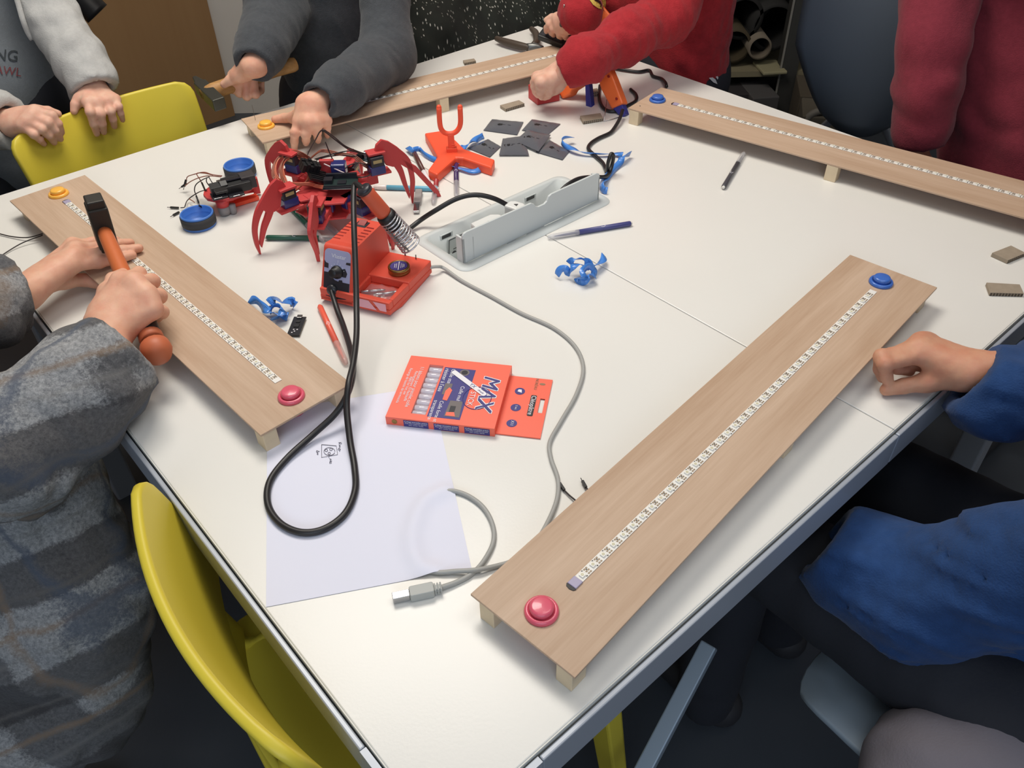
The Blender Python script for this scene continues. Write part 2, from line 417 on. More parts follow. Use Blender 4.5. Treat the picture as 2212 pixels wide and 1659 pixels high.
# ------------------------------------------------------------------ the two tables
UI, UO, VI, VO = (0.540, 0.848), (0.526, 0.862), (0.637, 0.745), (0.620, 0.757)
TFR = Matrix(((TX.x, TY.x, 0, TC.x), (TX.y, TY.y, 0, TC.y), (0, 0, 1, 0), (0, 0, 0, 1)))
def make_table(u0, u1, seam, label):
    t = thing('table', label, 'table', (0, 0, FLOOR)); T = Matrix.Translation((0, 0, -FLOOR)) @ TFR
    b = MB()
    if seam == 'hi': poly = [(u0, 0), (u1, 0), (u1, VI[0]), (UI[0], VI[0]), (UI[0], VI[1]), (u1, VI[1]), (u1, TS), (u0, TS)]
    else: poly = [(u0, 0), (u1, 0), (u1, TS), (u0, TS), (u0, VI[1]), (UI[1], VI[1]), (UI[1], VI[0]), (u0, VI[0])]
    b.prism(poly, -0.022, 0.0, T); b.build('tabletop', m_white, t, bevel=0.0012)
    ou0 = u0-(0.009 if seam == 'hi' else 0); ou1 = u1+(0.009 if seam == 'lo' else 0)
    def rail(lo, hi): q = MB(); q.fbox(T, lo, hi); q.build('rail', m_rail, t, bevel=0.0015)
    C = 0.105
    us = (u0+C, u1) if seam == 'hi' else (u0, u1-C)
    rail((us[0], -0.009, -0.054), (us[1], -0.003, -0.005)); rail((us[0], TS+0.003, -0.054), (us[1], TS+0.009, -0.005))
    if seam == 'hi': rail((u0-0.009, C, -0.054), (u0-0.003, TS-C, -0.005))
    else: rail((u1+0.003, C, -0.054), (u1+0.009, TS-C, -0.005))
    g = MB(); e = 0.0028
    g.fbox(T, (u0-(e if seam == 'hi' else 0), -e, -0.05), (u1+(e if seam == 'lo' else 0), 0.02, -0.0225))
    g.fbox(T, (u0-(e if seam == 'hi' else 0), TS-0.02, -0.05), (u1+(e if seam == 'lo' else 0), TS+e, -0.0225))
    uu = (u0-e, u0+0.02) if seam == 'hi' else (u1-0.02, u1+e)
    g.fbox(T, (uu[0], 0.02, -0.05), (uu[1], TS-0.02, -0.0225)); g.build('frame', m_groove, t)
    eb = MB(); k = 0.0012
    for lo, hi in (((u0-(k if seam == 'hi' else 0), -k, -0.0215), (u1+(k if seam == 'lo' else 0), 0, -0.001)), ((u0-(k if seam == 'hi' else 0), TS, -0.0215), (u1+(k if seam == 'lo' else 0), TS+k, -0.001)), (((u0-k, 0, -0.0215), (u0, TS, -0.001)) if seam == 'hi' else ((u1, 0, -0.0215), (u1+k, TS, -0.001)))):
        eb.fbox(T, lo, hi)
    eb.build('edge_band', m_edge, t)
    for v in (0, TS):
        w = 0.0095; cb = MB(); s = 1 if v == 0 else -1
        uo = u0 if seam == 'hi' else u1; q = 1 if seam == 'hi' else -1
        o1 = (uo-q*w, v-s*w); cr = 0.03
        pts = [(uo+q*(C-0.001), v-s*w)]+[(uo-q*w+q*cr-q*cr*math.sin(a), v-s*w+s*cr-s*cr*math.cos(a)) for a in [PI/2*i/6 for i in range(7)]]+[(uo-q*w, v+s*(C-0.001)), (uo-q*0.003, v+s*(C-0.001))]
        pts += [(uo-q*0.003+q*(cr-0.006)*(1-math.sin(a)), v-s*0.003+s*(cr-0.006)*(1-math.cos(a))) for a in [PI/2-PI/2*i/6 for i in range(7)]]+[(uo+q*(C-0.001), v-s*0.003)]
        cb.prism(pts, -0.0545, -0.0045, T); cb.build('corner_bracket', m_rail, t)
        lg = MB(); lu = uo+q*0.04; lv = v+s*0.04
        lg.prism([(lu+x, lv+y) for x, y in rrect(-0.025, -0.025, 0.025, 0.025, 0.006)], FLOOR, -0.05, T); lo_ = lg.build('leg', m_rail, t)
    for v in (TS*0.5,):
        lg = MB(); lu = u1-0.03 if seam == 'hi' else u0+0.03
        lg.prism([(lu+x, v+y) for x, y in rrect(-0.022, -0.022, 0.022, 0.022, 0.006)], FLOOR, -0.022, T); lg.build('leg', m_rail, t)
    return t
make_table(0.0, TS/2-0.0007, 'hi', 'white table with the paper sheet on it, metal edge rail')
make_table(TS/2+0.0007, TS, 'lo', 'white table half under the two long boards at the right of the seam')

# cable box let into the two tops
t = thing('cable_box', 'pale grey power socket box set into the table seam, lid open', 'socket box', tab(0.694, 0.69), math.atan2(TX.y, TX.x))
def L(u, v, z=0): return Vector((u-0.694, v-0.69, z))
b = MB(); o = rrect(UO[0]-0.694, VO[0]-0.69, UO[1]-0.694, VO[1]-0.69, 0.02); i = rrect(UI[0]-0.694+0.0015, VI[0]-0.69+0.0015, UI[1]-0.694-0.0015, VI[1]-0.69-0.0015, 0.012)
n = len(o); vs = [(p[0], p[1], 0.0004) for p in o]+[(p[0], p[1], 0.003) for p in [(q[0]*0.985, q[1]*0.965) for q in o]]+[(p[0], p[1], 0.003) for p in i]+[(p[0]*0.95, p[1]*0.88, -0.065) for p in i]
fs = []
for r in range(3):
    for k in range(n): fs.append((r*n+k, r*n+(k+1) % n, (r+1)*n+(k+1) % n, (r+1)*n+k))
b.add(vs, fs, True); b.add([vs[3*n+k] for k in range(n)], [tuple(range(n))], False)
b.build('well', m_wellgrey, t)
fl = MB()
# upright lid hinged along the front rim, notched for the cables
x0, x1, yf = UI[0]-0.694+0.002, UI[1]-0.694-0.004, VI[0]-0.69+0.004
top = [(x0, 0.0), (x0, 0.046)]+[(x0+0.008*(1-math.cos(a)), 0.046+0.008*math.sin(a)) for a in (0.5, 1.0, 1.57)]
top += [(x0+0.143, 0.0525), (x0+0.149, 0.049), (x0+0.153, 0.043), (x0+0.159, 0.040), (x0+0.172, 0.040), (x0+0.178, 0.043), (x0+0.182, 0.050), (x0+0.188, 0.0525), (x1-0.008, 0.0525), (x1-0.002, 0.050), (x1, 0.044), (x1, 0.0)]
F = Matrix(((1, 0, 0, 0), (0, 0, -1, yf), (0, 1, 0, 0.002), (0, 0, 0, 1)))
fl.prism(top, -0.004, 0.0, F)
fl.fbox(Matrix.Identity(4), (x0, yf, 0.002), (x0+0.004, yf+0.018, 0.047)); fl.fbox(Matrix.Identity(4), (x1-0.004, yf, 0.002), (x1, yf+0.018, 0.047))
fl.fbox(Matrix.Identity(4), (x0+0.018, yf, 0.002), (x0+0.022, yf+0.012, 0.044))
fl.build('lid', m_wellgrey, t, bevel=0.001)
sl = MB()
for cx in (-0.088, 0.040):
    # socket outline, slits and pin hole on the sloping back wall
    M = frame((cx, 0.0505, -0.034), (1, 0, 0), (0, -0.13, 1))
    so = MB(); so.prism(rrect(-0.024, -0.02, 0.024, 0.022, 0.003), 0.0, 0.0025, M); k = so.build('socket', m_welldark, t)
    de = MB()
    for lo, hi in (((-0.022, 0.019, 0.0026), (0.022, 0.0202, 0.003)), ((0.021, -0.002, 0.0026), (0.0222, 0.02, 0.003)), ((-0.022, -0.012, 0.0026), (-0.0208, 0.02, 0.003)), ((0.006, 0.004, 0.0026), (0.013, 0.0055, 0.003)), ((-0.012, -0.003, 0.0026), (-0.004, -0.0018, 0.003))): de.fbox(M, lo, hi)
    de.prism(disc(-0.01, -0.012, 0.005), 0.0026, 0.003, M); de.prism(disc(0.01, -0.012, 0.003), 0.0026, 0.003, M)
    de.build('socket_slits', m_slot, k)
for cx in (-0.110, 0.052+0.028):
    M = frame((cx, 0.0537, -0.008), (1, 0, 0), (0, -0.13, 1))
    so = MB(); so.prism(rrect(-0.013, -0.005, 0.013, 0.005, 0.002), 0.0, 0.003, M); k = so.build('latch', m_wellgrey, t)
    de = MB(); de.prism(rrect(-0.010, -0.003, 0.009, 0.0035, 0.001), 0.003, 0.0034, M); de.build('latch_slot', m_slot, k)
# plugs pushed into the sockets
m_plug = mat('plug_white', (226, 228, 226), 0.4)
def plug(name, u, v, z, label, sx, sy, sz, tilt):
    p = thing(name, label, 'plug', tab(u, v, z), math.atan2(TX.y, TX.x)+tilt)
    q = MB(); q.prism([(-sx, -sy), (sx*0.55, -sy), (sx, -sy*0.4), (sx, sy*0.5), (sx*0.6, sy), (-sx*0.8, sy)], 0, sz, Matrix.Identity(4)); q.build('plug_body', m_plug, p, bevel=0.003)
    q = MB(); q.prism([(-0.003, -0.003), (0.004, -0.002), (0.0, 0.004)], sz, sz+0.0008, Matrix.Identity(4)); q.build('mark', m_slot, p)
    return p
plug('power_plug', 0.690, 0.685, -0.030, 'white plug standing in the cable box behind the lid notch', 0.013, 0.017, 0.062, 0.3)
plug('power_plug', 0.628, 0.68, -0.030, 'lower white plug in the middle of the cable box, no cord in view', 0.03, 0.02, 0.056, 0.0)

# ------------------------------------------------------------------ LED boards
m_strip = mat('strip_white', (236, 233, 226), 0.4)
m_pad = mat('strip_pads', (150, 132, 110), 0.45, metal=0.2)
m_pad2 = mat('strip_dark', (84, 80, 76), 0.5)
m_led = mat('led_white', (246, 244, 236), 0.25)
m_ledc = mat('led_lens', (214, 208, 180), 0.2)
m_shrink = mat('heat_shrink', (168, 160, 186), 0.4)
BTN = {'pink': mat('button_pink', (226, 96, 118), 0.28, coat=0.3), 'blue': mat('button_blue', (66, 112, 196), 0.3, coat=0.2), 'yellow': mat('button_yellow', (252, 190, 80), 0.3, coat=0.2)}
def led_chip_mesh():
    b = MB(); b.box((0, 0, 0.0009), (0.005, 0.005, 0.0018)); b.cur = 1; b.prism(disc(0, 0, 0.0018, 8), 0.0018, 0.0020)
    o = b.build('led', [m_led, m_ledc]); me = o.data; bpy.data.objects.remove(o); return me
LEDME = led_chip_mesh()
def board(c, ang, btns, strip, label, feet, LEN=0.81, WID=0.131, nails=()):
    t = thing('led_board', label, 'board', (c[0], c[1], 0), ang, 'plywood LED strip boards')
    b = MB(); b.fbox(Matrix.Identity(4), (-LEN/2, -WID/2, 0.029), (LEN/2, WID/2, 0.0322)); b.build('plank', m_ply, t, bevel=0.0006)
    for fx, fy in feet:
        f = MB(); f.fbox(Matrix.Translation((fx, fy, 0)), (-0.0105, -0.0095, 0.0), (0.0105, 0.0095, 0.0288)); f.build('foot_block', m_pine, t, bevel=0.0008)
    s = MB(); x0, x1, sy = strip; z = 0.0325
    s.fbox(Matrix.Identity(4), (x0, sy-0.005, z), (x1, sy+0.005, z+0.0006))
    nn = int((x1-x0)/0.016667)
    for i in range(nn):
        cx = x0+0.0105+i*0.016667+0.0083
        if cx > x1-0.004: break
        s.cur = 1
        for k in (-1, 0, 1):
            s.fbox(Matrix.Identity(4), (cx-0.0026, sy+k*0.003-0.0009, z+0.0006), (cx-0.0002, sy+k*0.003+0.0009, z+0.00075))
            s.fbox(Matrix.Identity(4), (cx+0.0004, sy+k*0.003-0.0009, z+0.0006), (cx+0.0026, sy+k*0.003+0.0009, z+0.00075))
        s.cur = 2
        s.fbox(Matrix.Identity(4), (cx-0.0005, sy+0.001, z+0.0006), (cx+0.0008, sy+0.0022, z+0.0011))
        s.fbox(Matrix.Identity(4), (cx-0.0062, sy-0.0042, z+0.0006), (cx-0.0048, sy-0.0032, z+0.0012))
        s.fbox(Matrix.Identity(4), (cx-0.0052, sy+0.0030, z+0.0006), (cx-0.0038, sy+0.0042, z+0.0009))
        s.cur = 0
    so = s.build('led_strip', [m_strip, m_pad, m_pad2], t)
    for i in range(nn):
        cx = x0+0.0105+i*0.016667
        if cx > x1-0.003: break
        o = bpy.data.objects.new('led', LEDME); COL.objects.link(o); o.parent = so; o.location = (cx, sy, z+0.0006)
    hs = MB(); hs.fbox(Matrix.Identity(4), (x0-0.006, sy-0.0055, z-0.0002), (x0+0.005, sy+0.0055, z+0.0018)); hs.build('heat_shrink', m_shrink, t, bevel=0.0007)
    hs = MB(); hs.prism(disc(x0-0.0065, sy, 0.0035, 8, 0.006), z-0.0001, z+0.0006); hs.build('wire_hole', m_black, t)
    for bx, by, colr in btns:
        q = MB(); M = Matrix.Translation((bx, by, 0.0322))
        q.lathe([(0.0168, 0.0), (0.0168, 0.0022), (0.0158, 0.0042), (0.0142, 0.0052), (0.0128, 0.0046), (0.0126, 0.0040), (1e-7, 0.0040)], M, 32)
        q.lathe([(1e-7, -0.024), (0.0118, -0.024), (0.0118, -0.003), (1e-7, -0.003)], M, 20)
        bo = q.build('push_button', BTN[colr], t)
        q = MB(); q.lathe([(0.0118, 0.0040), (0.0118, 0.0085), (0.0108, 0.0102), (0.0085, 0.0108), (1e-7, 0.0112)], M, 32); q.build('plunger', BTN[colr], bo)
    for nx, ny, hgt in nails:
        q = MB(); M = Matrix.Translation((nx, ny, 0.0322)); q.lathe([(0.0004, 0), (0.0004, hgt), (0.0011, hgt), (0.0011, hgt+0.0004), (1e-7, hgt+0.0004)], M, 8); q.build('nail', m_screw, t)
    return t
R_ = math.radians
FEET = [(-0.385, -0.053), (-0.385, 0.053), (0.385, -0.053), (0.385, 0.053), (0.0, -0.055), (0.0, 0.055)]
board((0.2816, 0.7195), R_(46.455), [(-0.374, 0.001, 'pink'), (0.363, -0.001, 'blue')], (-0.327, 0.337, -0.002), 'plywood board with pink and blue buttons, beside the hand in the blue sleeve', [(-0.393, -0.052), (-0.393, 0.046), (0.385, -0.05), (0.385, 0.05), (0, -0.05), (0, 0.05)])
board((-0.5277, 1.0367), R_(-46.618), [(-0.364, 0.003, 'yellow'), (0.373, -0.002, 'pink')], (-0.326, 0.337, 0.002), 'plywood board with yellow and pink buttons under the orange hammer', [(-0.385, -0.048), (-0.385, 0.05), (0.392, -0.053), (0.388, 0.052), (0, -0.05), (0, 0.05)])
board((-0.1498, 1.7572), R_(30.739), [(-0.375, 0.0, 'yellow'), (0.363, 0.0, 'pink')], (-0.33, 0.336, 0.004), 'plywood board with a yellow button and a nail, far edge of the table', [(-0.388, -0.056), (-0.388, 0.052), (0.385, -0.053), (0.385, 0.053), (-0.014, -0.056), (-0.014, 0.054)], nails=[(-0.383, 0.042, 0.030)])
board((0.6031, 1.4151), R_(-38.823), [(-0.376, 0.0, 'blue'), (0.363, 0.0, 'pink')], (-0.335, 0.337, 0.004), 'plywood board with one blue button in view, next to the maroon sweater', [(-0.391, -0.056), (-0.385, 0.052), (0.385, -0.053), (0.385, 0.053), (0.02, -0.056), (0.02, 0.054)], nails=[(-0.39, -0.045, 0.0008)])
# ------------------------------------------------------------------ things on the table
m_red = mat('station_red', (224, 86, 66), 0.42, spec=0.4)
m_redp = mat('printed_red', (196, 62, 62), 0.5, bump=0.05, bscale=400)
m_orange = mat('printed_orange', (250, 92, 58), 0.45, bump=0.04, bscale=400)
m_panel = mat('panel_lilac', (168, 172, 206), 0.3)
m_pdark = mat('panel_dark', (46, 46, 52), 0.35)
m_paperw = mat('print_white', (238, 236, 240), 0.6)
m_label = mat('label_pink', (240, 176, 190), 0.4)
m_gold = mat('tin_gold', (150, 122, 74), 0.3, metal=0.9)
m_blueprint = mat('print_blue', (72, 62, 140), 0.5)
m_switch = mat('switch_red', (150, 42, 40), 0.35)
m_clear = mat('clear_bag', (190, 176, 182), 0.1, alpha=0.3, spec=0.8)
m_cgrey = mat('cable_grey', (168, 168, 164), 0.5)
m_servo = mat('servo_blue', (44, 48, 110), 0.3, coat=0.3)
m_servod = mat('servo_black', (38, 36, 44), 0.4)
m_pcb = mat('pcb_dark', (36, 52, 50), 0.35)
m_pcbk = mat('pcb_black', (34, 34, 40), 0.35)
m_wbrown = mat('wire_brown', (146, 82, 62), 0.45)
m_worange = mat('wire_orange', (196, 104, 76), 0.45)
m_wblack = mat('wire_black', (48, 40, 40), 0.5)
m_wwhite = mat('wire_white', (222, 200, 200), 0.4)
m_goldlab = mat('servo_label', (176, 156, 106), 0.4)
m_bluecup = mat('cap_blue', (72, 124, 204), 0.4)
m_tyre = mat('tyre_black', (56, 56, 58), 0.75)
m_greyp = mat('caster_grey', (140, 136, 136), 0.5)
m_tape = mat('strip_blue', (72, 138, 222), 0.3, spec=0.6, coat=0.3)
m_card = mat('cardboard', (158, 144, 126), 0.85, var=0.08, vscale=120)
m_flute = mat('cardboard_flute', (84, 74, 62), 0.9)

def chainpts(px): return [at(x, y, h) for x, y, h in px]
def cable(name, label, px, r, m, cat='cable', n=10, extra=None):
    P = chainpts(px); c = P[0]; t = thing(name, label, cat, (c.x, c.y, 0))
    b = MB(); b.tube(spline(P, n), r, 10); b.build('cord', m, t, world=True)
    return t

# -- soldering station
A_ST = R_(-22.5); O_ST = Vector((-0.2800, 1.0119, 0))
t = thing('soldering_station', 'red soldering station with a lilac control panel and tip tray', 'soldering station', O_ST, A_ST)
I4 = Matrix.Identity(4)
b = MB()      # low base with the tray pocket
F = I4
b.prism([(0.0, 0.006), (0.112, 0.006), (0.119, 0.03), (0.121, 0.119), (0.0, 0.119)], 0.0, 0.006, F)
def slabz(b, poly, z0, z1): b.prism(poly, z0, z1)
slabz(b, [(0, 0), (0.116, 0), (0.1235, 0.122), (0, 0.122)], 0.004, 0.013)
slabz(b, [(0, 0), (0.116, 0), (0.1165, 0.010), (0, 0.010)], 0.013, 0.025)
slabz(b, [(0, 0.010), (0.056, 0.010), (0.056, 0.055), (0, 0.055)], 0.013, 0.025)
slabz(b, [(0.110, 0.010), (0.1165, 0.010), (0.1195, 0.055), (0.110, 0.055)], 0.013, 0.025)
slabz(b, [(0, 0.055), (0.1195, 0.055), (0.1235, 0.122), (0, 0.122)], 0.013, 0.0265)
b.build('base', m_red, t, bevel=0.0016)
b = MB()      # tower: side profile in (y, z), leaning front
prof = [(0.0, 0.004), (0.0, 0.012), (0.027, 0.082), (0.032, 0.0845), (0.045, 0.0815), (0.115, 0.0805), (0.121, 0.077), (0.122, 0.004)]
n = len(prof); vs = [(0.0 if z < 0.02 else 0.003, y, z) for y, z in prof]+[(0.053 if z < 0.02 else 0.0505, y, z) for y, z in prof]
b.add(vs, [tuple(range(n))[::-1], tuple(range(n, 2*n))], False)
b.add(vs, [(i, (i+1) % n, n+(i+1) % n, n+i) for i in range(n)], False)
b.build('tower', m_red, t, bevel=0.003, seg=3)
slope = Vector((0, 0.027, 0.070)).normalized()
FP = frame((0.0265, 0.0002, 0.0125), (1, 0, 0), slope)          # z points out of the panel
if (FP.to_3x3() @ Vector((0, 0, 1))).y > 0: raise Exception('panel')
b = MB(); b.prism(rrect(-0.0215, 0.001, 0.0215, 0.072, 0.007), 0.0, 0.0008, FP)
pn = b.build('control_panel', m_panel, t)
b = MB()
b.prism([(-0.0215, 0.008), (-0.017, 0.0015), (0.0, -0.001), (0.017, 0.0015), (0.0215, 0.010), (0.0215, 0.026), (0.010, 0.026), (0.009, 0.029), (0.004, 0.0285), (0.003, 0.026), (-0.003, 0.027), (-0.009, 0.032), (-0.011, 0.037), (-0.0215, 0.037)], 0.0008, 0.0011, FP)
b.prism([(-0.0215, 0.0435), (-0.0145, 0.043), (-0.0145, 0.050), (-0.019, 0.051), (-0.0215, 0.054)], 0.0008, 0.0011, FP)
b.prism([(0.014, 0.0535), (0.0215, 0.053), (0.0215, 0.057), (0.015, 0.0565)], 0.0008, 0.0011, FP)
b.prism([(0.008, 0.034), (0.015, 0.034), (0.017, 0.040), (0.013, 0.047), (0.006, 0.044)], 0.0008, 0.0011, FP)
b.build('panel_print', m_pdark, pn)
b = MB(); v, f = text_geo('Vlastar', 0.0085, FP @ Matrix.Translation((0.002, 0.0625, 0.0011))); b.add(v, f)
v, f = text_geo('2', 0.004, FP @ Matrix.Translation((0.001, 0.0555, 0.0011))); b.add(v, f)
for a in range(-3, 4):
    b.fbox(FP @ Matrix.Translation((0, 0.0395, 0.0009)) @ rotz(a*0.42), (-0.0003, 0.0115, 0), (0.0003, 0.0128, 0.0003))
b.build('panel_lettering', m_paperw, pn)
b = MB(); M = FP @ Matrix.Translation((0.0, 0.0395, 0.0008)); b.lathe([(0.010, 0), (0.0095, 0.003), (0.0072, 0.0035), (0.0066, 0.013), (0.006, 0.0138), (1e-7, 0.0138)], M, 24); b.build('knob', m_black, t)
b = MB(); M = FP @ Matrix.Translation((-0.006, 0.012, 0.0008)); b.lathe([(0.0085, 0), (0.008, 0.004), (0.005, 0.006), (1e-7, 0.006)], M, 20); b.build('cord_socket', m_pdark, t)
b = MB(); b.fbox(Matrix.Translation((0.024, 0.1, 0.0812)), (-0.0095, -0.008, -0.002), (0.0095, 0.008, 0.0006)); sw = b.build('switch', m_pdark, t, bevel=0.0008)
b = MB(); b.prism([(-0.006, -0.0005), (0.007, -0.0005), (0.007, 0.003), (0.0, 0.001)], -0.006, 0.006, Matrix.Translation((0.024, 0.1, 0.0818)) @ Matrix(((0, 0, 1, 0), (1, 0, 0, 0), (0, 1, 0, 0), (0, 0, 0, 1)))); b.build('rocker', m_switch, sw)
for sx in (0.009, 0.041):
    for k in range(6):
        b = MB(); b.fbox(Matrix.Translation((sx, 0.052+k*0.0085, 0.0812)), (-0.006, -0.001, -0.002), (0.006, 0.001, 0.0004)); b.build('vent_slot', m_switch, t)
b = MB(); b.add([(0.060, -0.0004, 0.008), (0.094, -0.0004, 0.008), (0.082, -0.0004, 0.0225), (0.060, -0.0004, 0.0225)], [(0, 1, 2, 3)]); b.add([(0.099, -0.0004, 0.009), (0.110, -0.0004, 0.009), (0.110, -0.0004, 0.0225), (0.089, -0.0004, 0.0225)], [(0, 1, 2, 3)])
b.build('front_label', m_label, t)
# wire stand and spring holder for the iron
SW = Matrix.Translation(O_ST) @ rotz(A_ST)
inv = SW.inverted()
i0 = SW @ Vector((0.106, 0.098, 0.062)); i1 = at(783, 406, 0.165)
ax = (i1-i0); LEN_I = ax.length; axn = ax.normalized()
MI = frame(i0, *axes(ax)); MIl = inv @ MI
b = MB(); pts = []
LC = LEN_I*0.50
for i in range(11*16+1):
    a = 2*PI*i/16; s = i/(11*16); rr = 0.0165-0.003*s
    pts.append(MIl @ Vector((rr*math.cos(a), rr*math.sin(a), LC*s)))
b.tube(pts, 0.00135, 6); b.build('holder_spring', mat('chrome', (214, 214, 218), 0.25, metal=0.75), t)
b = MB(); foot = Vector((0.080, 0.1205, 0.0262)); b.tube(spline([foot, foot+Vector((0.001, -0.002, 0.018)), MIl @ Vector((-0.012, -0.012, 0.006)), MIl @ Vector((-0.014, -0.009, LC*0.6)), MIl @ Vector((-0.012, -0.006, LC))], 8), 0.0012, 6)
b.tube([Vector((0.100, 0.117, 0.026)), Vector((0.1005, 0.117, 0.034))], 0.0009, 6); b.build('holder_wire', m_screw, t)
# the iron rests in the spring: a thing of its own
ir = thing('soldering_iron', 'soldering iron with an orange handle resting in the chrome spring', 'soldering iron', (i0.x, i0.y, i0.z))
MII = Matrix.Translation(-i0) @ MI
b = MB(); b.lathe([(1e-7, 0.004), (0.002, 0.010), (0.003, 0.02), (0.003, LC*0.62)], MII, 12); b.build('tip', m_metal, ir)
b = MB(); b.lathe([(0.006, LC*0.6), (0.0125, LC*0.72), (0.0135, LC*0.85), (0.0145, LC*1.02), (0.0135, LC*1.12), (0.009, LC*1.14)], MII, 20); b.build('collar', m_black, ir)
b = MB(); b.lathe([(0.0105, LC*1.1), (0.0115, LC*1.2), (0.0112, LEN_I*0.9), (0.010, LEN_I*0.955)], MII, 20); b.build('handle', mat('iron_handle', (206, 92, 62), 0.45), ir)
b = MB(); b.lathe([(0.0112, LEN_I*0.94), (0.0112, LEN_I*0.985), (0.0095, LEN_I), (1e-7, LEN_I)], MII, 20); b.build('end_cap', m_pdark, ir)
b = MB(); L0 = MII @ Vector((0, 0, LEN_I*0.97))+i0
cp = [(768, 398, 0.160), (764, 425, 0.150), (765, 500, 0.125), (768, 580, 0.095), (770, 660, 0.068), (770, 725, 0.055), (763, 785, 0.050), (753, 830, 0.046), (749, 880, 0.030), (756, 950, 0.012), (766, 1010, 0.0045), (767, 1060, 0.0045), (745, 1110, 0.0045), (700, 1143, 0.0045), (650, 1150, 0.0045), (605, 1130, 0.0045), (579, 1090, 0.0045), (583, 1040, 0.0045), (620, 990, 0.005), (675, 940, 0.010), (725, 893, 0.022), (752, 848, 0.036), (763, 800, 0.032), (757, 755, 0.020), (742, 705, 0.012), (728, 668, 0.014), (720, 640, 0.020)]
P = [L0]+chainpts(cp)
P = P[:-1]+[SW @ (FP @ Vector((-0.006, 0.012, 0.005)))]
b.tube(spline(P, 10), 0.0041, 12); b.build('cord', m_blackr, ir, world=True)
# tin and the bag of tips standing on the station
p = SW @ Vector((0.092, 0.078, 0.0265)); tn = thing('solder_paste_tin', 'small round gold tin with a blue printed lid on the red station', 'tin', p)
b = MB(); b.lathe([(0.0155, 0), (0.0165, 0.0008), (0.0165, 0.0035), (0.0160, 0.0045), (0.0165, 0.0055), (0.0165, 0.009), (0.0155, 0.0102), (0.0138, 0.0102), (0.0135, 0.0094), (1e-7, 0.0094)], I4, 32); b.build('tin_body', m_gold, tn)
b = MB(); b.prism(disc(0, 0, 0.013, 28), 0.0094, 0.0097); lb = b.build('lid_label', m_blueprint, tn)
b = MB()
for k, (x, w) in enumerate(((-0.006, 0.010), (-0.0035, 0.012), (0.0035, 0.012), (0.006, 0.010), (0.008, 0.007))): b.box((x, 0, 0.0099), (0.0009, w, 0.0003))
b.box((0, 0, 0.0099), (0.0014, 0.022, 0.0003)); b.build('lid_print', m_paperw, lb)
p = SW @ Vector((0.083, 0.031, 0.0135)); bg = thing('tip_bag', 'clear little bag of spare metal soldering tips in the red tray', 'bag', p, A_ST)
for k in range(4):
    a = 0.55+0.08*k; x = -0.018+k*0.011; dv = Vector((math.cos(a), math.sin(a)*0.8, 0))*0.013
    c = Vector((x, (-0.004, 0.002, -0.003, 0.004)[k], 0.003))
    b = MB(); b.cyl(c-dv, c+dv*0.5, 0.0026, n=10); b.cyl(c+dv*0.45, c+dv*1.1, 0.0026, 0.0009, n=10); b.build('soldering_tip', m_metal, bg)
b = MB(); vs = []; fs = []
for i in range(9):
    for j in range(7): vs.append((-0.025+0.05*i/8, -0.018+0.036*j/6, 0.0066+0.0016*math.sin(i*2.1+j*1.3)-0.0035*(abs(i-4)/4)**4-0.0035*(abs(j-3)/3)**4))
for i in range(8):
    for j in range(6): fs.append((i*7+j, (i+1)*7+j, (i+1)*7+j+1, i*7+j+1))
b.add(vs, fs, True); b.build('film', m_clear, bg)
# grey usb cable from behind the station, under the board, round to its plug
cp = [(925, 578, 0.015), (945, 576, 0.012), (960, 580, 0.006), (1000, 608, 0.003), (1060, 640, 0.003), (1125, 676, 0.003), (1195, 708, 0.003), (1242, 748, 0.003), (1260, 795, 0.003), (1246, 850, 0.003), (1212, 910, 0.003), (1188, 955, 0.003), (1190, 990, 0.003), (1205, 1035, 0.003), (1203, 1080, 0.003), (1180, 1135, 0.003), (1150, 1180, 0.003), (1110, 1210, 0.003), (1075, 1222, 0.003), (1030, 1231, 0.006), (985, 1234, 0.0045), (940, 1236, 0.003), (905, 1220, 0.003), (890, 1160, 0.003), (915, 1090, 0.003), (960, 1062, 0.003), (1000, 1066, 0.003), (1040, 1092, 0.003), (1063, 1130, 0.003), (1066, 1170, 0.003), (1045, 1212, 0.003), (1018, 1240, 0.003), (985, 1258, 0.003), (950, 1270, 0.0045)]
P = chainpts(cp); c = at(900, 1283, 0)
us = thing('usb_cable', 'grey usb cable winding across the table to a square plug', 'cable', c)
b = MB(); b.tube(spline(P, 8), 0.0027, 10); b.build('cord', m_cgrey, us, world=True)
q0, q1 = at(950, 1270, 0.006), at(848, 1292, 0.006); F = frame(q0, q1-q0); Lq = (q1-q0).length
b = MB(); b.prism(rrect(0.006, -0.0062, Lq*0.64, 0.0062, 0.002), -0.0055, 0.0055, F)
for k in range(3): b.fbox(F, (-0.002+k*0.003, -0.0048, -0.0042), (-0.0003+k*0.003, 0.0048, 0.0042))
b.fbox(F, (-0.002, -0.003, -0.003), (0.008, 0.003, 0.003)); b.build('plug_body', mat('plug_grey', (178, 180, 176), 0.5), us, bevel=0.001, world=True)
b = MB(); b.fbox(F, (Lq*0.64, -0.0042, -0.0040), (Lq, 0.0042, 0.0040)); b.build('plug_shell', m_metal, us, bevel=0.0006, world=True)

# -- black mains cords
cable('mains_cord', 'black mains cord arching from the socket box to the soldering station', [(845, 527, 0.004), (868, 508, 0.004), (905, 478, 0.012), (940, 455, 0.030), (985, 430, 0.045), (1025, 421, 0.050), (1065, 428, 0.042), (1100, 446, 0.024), (1125, 466, 0.012)], 0.0042, m_blackr)

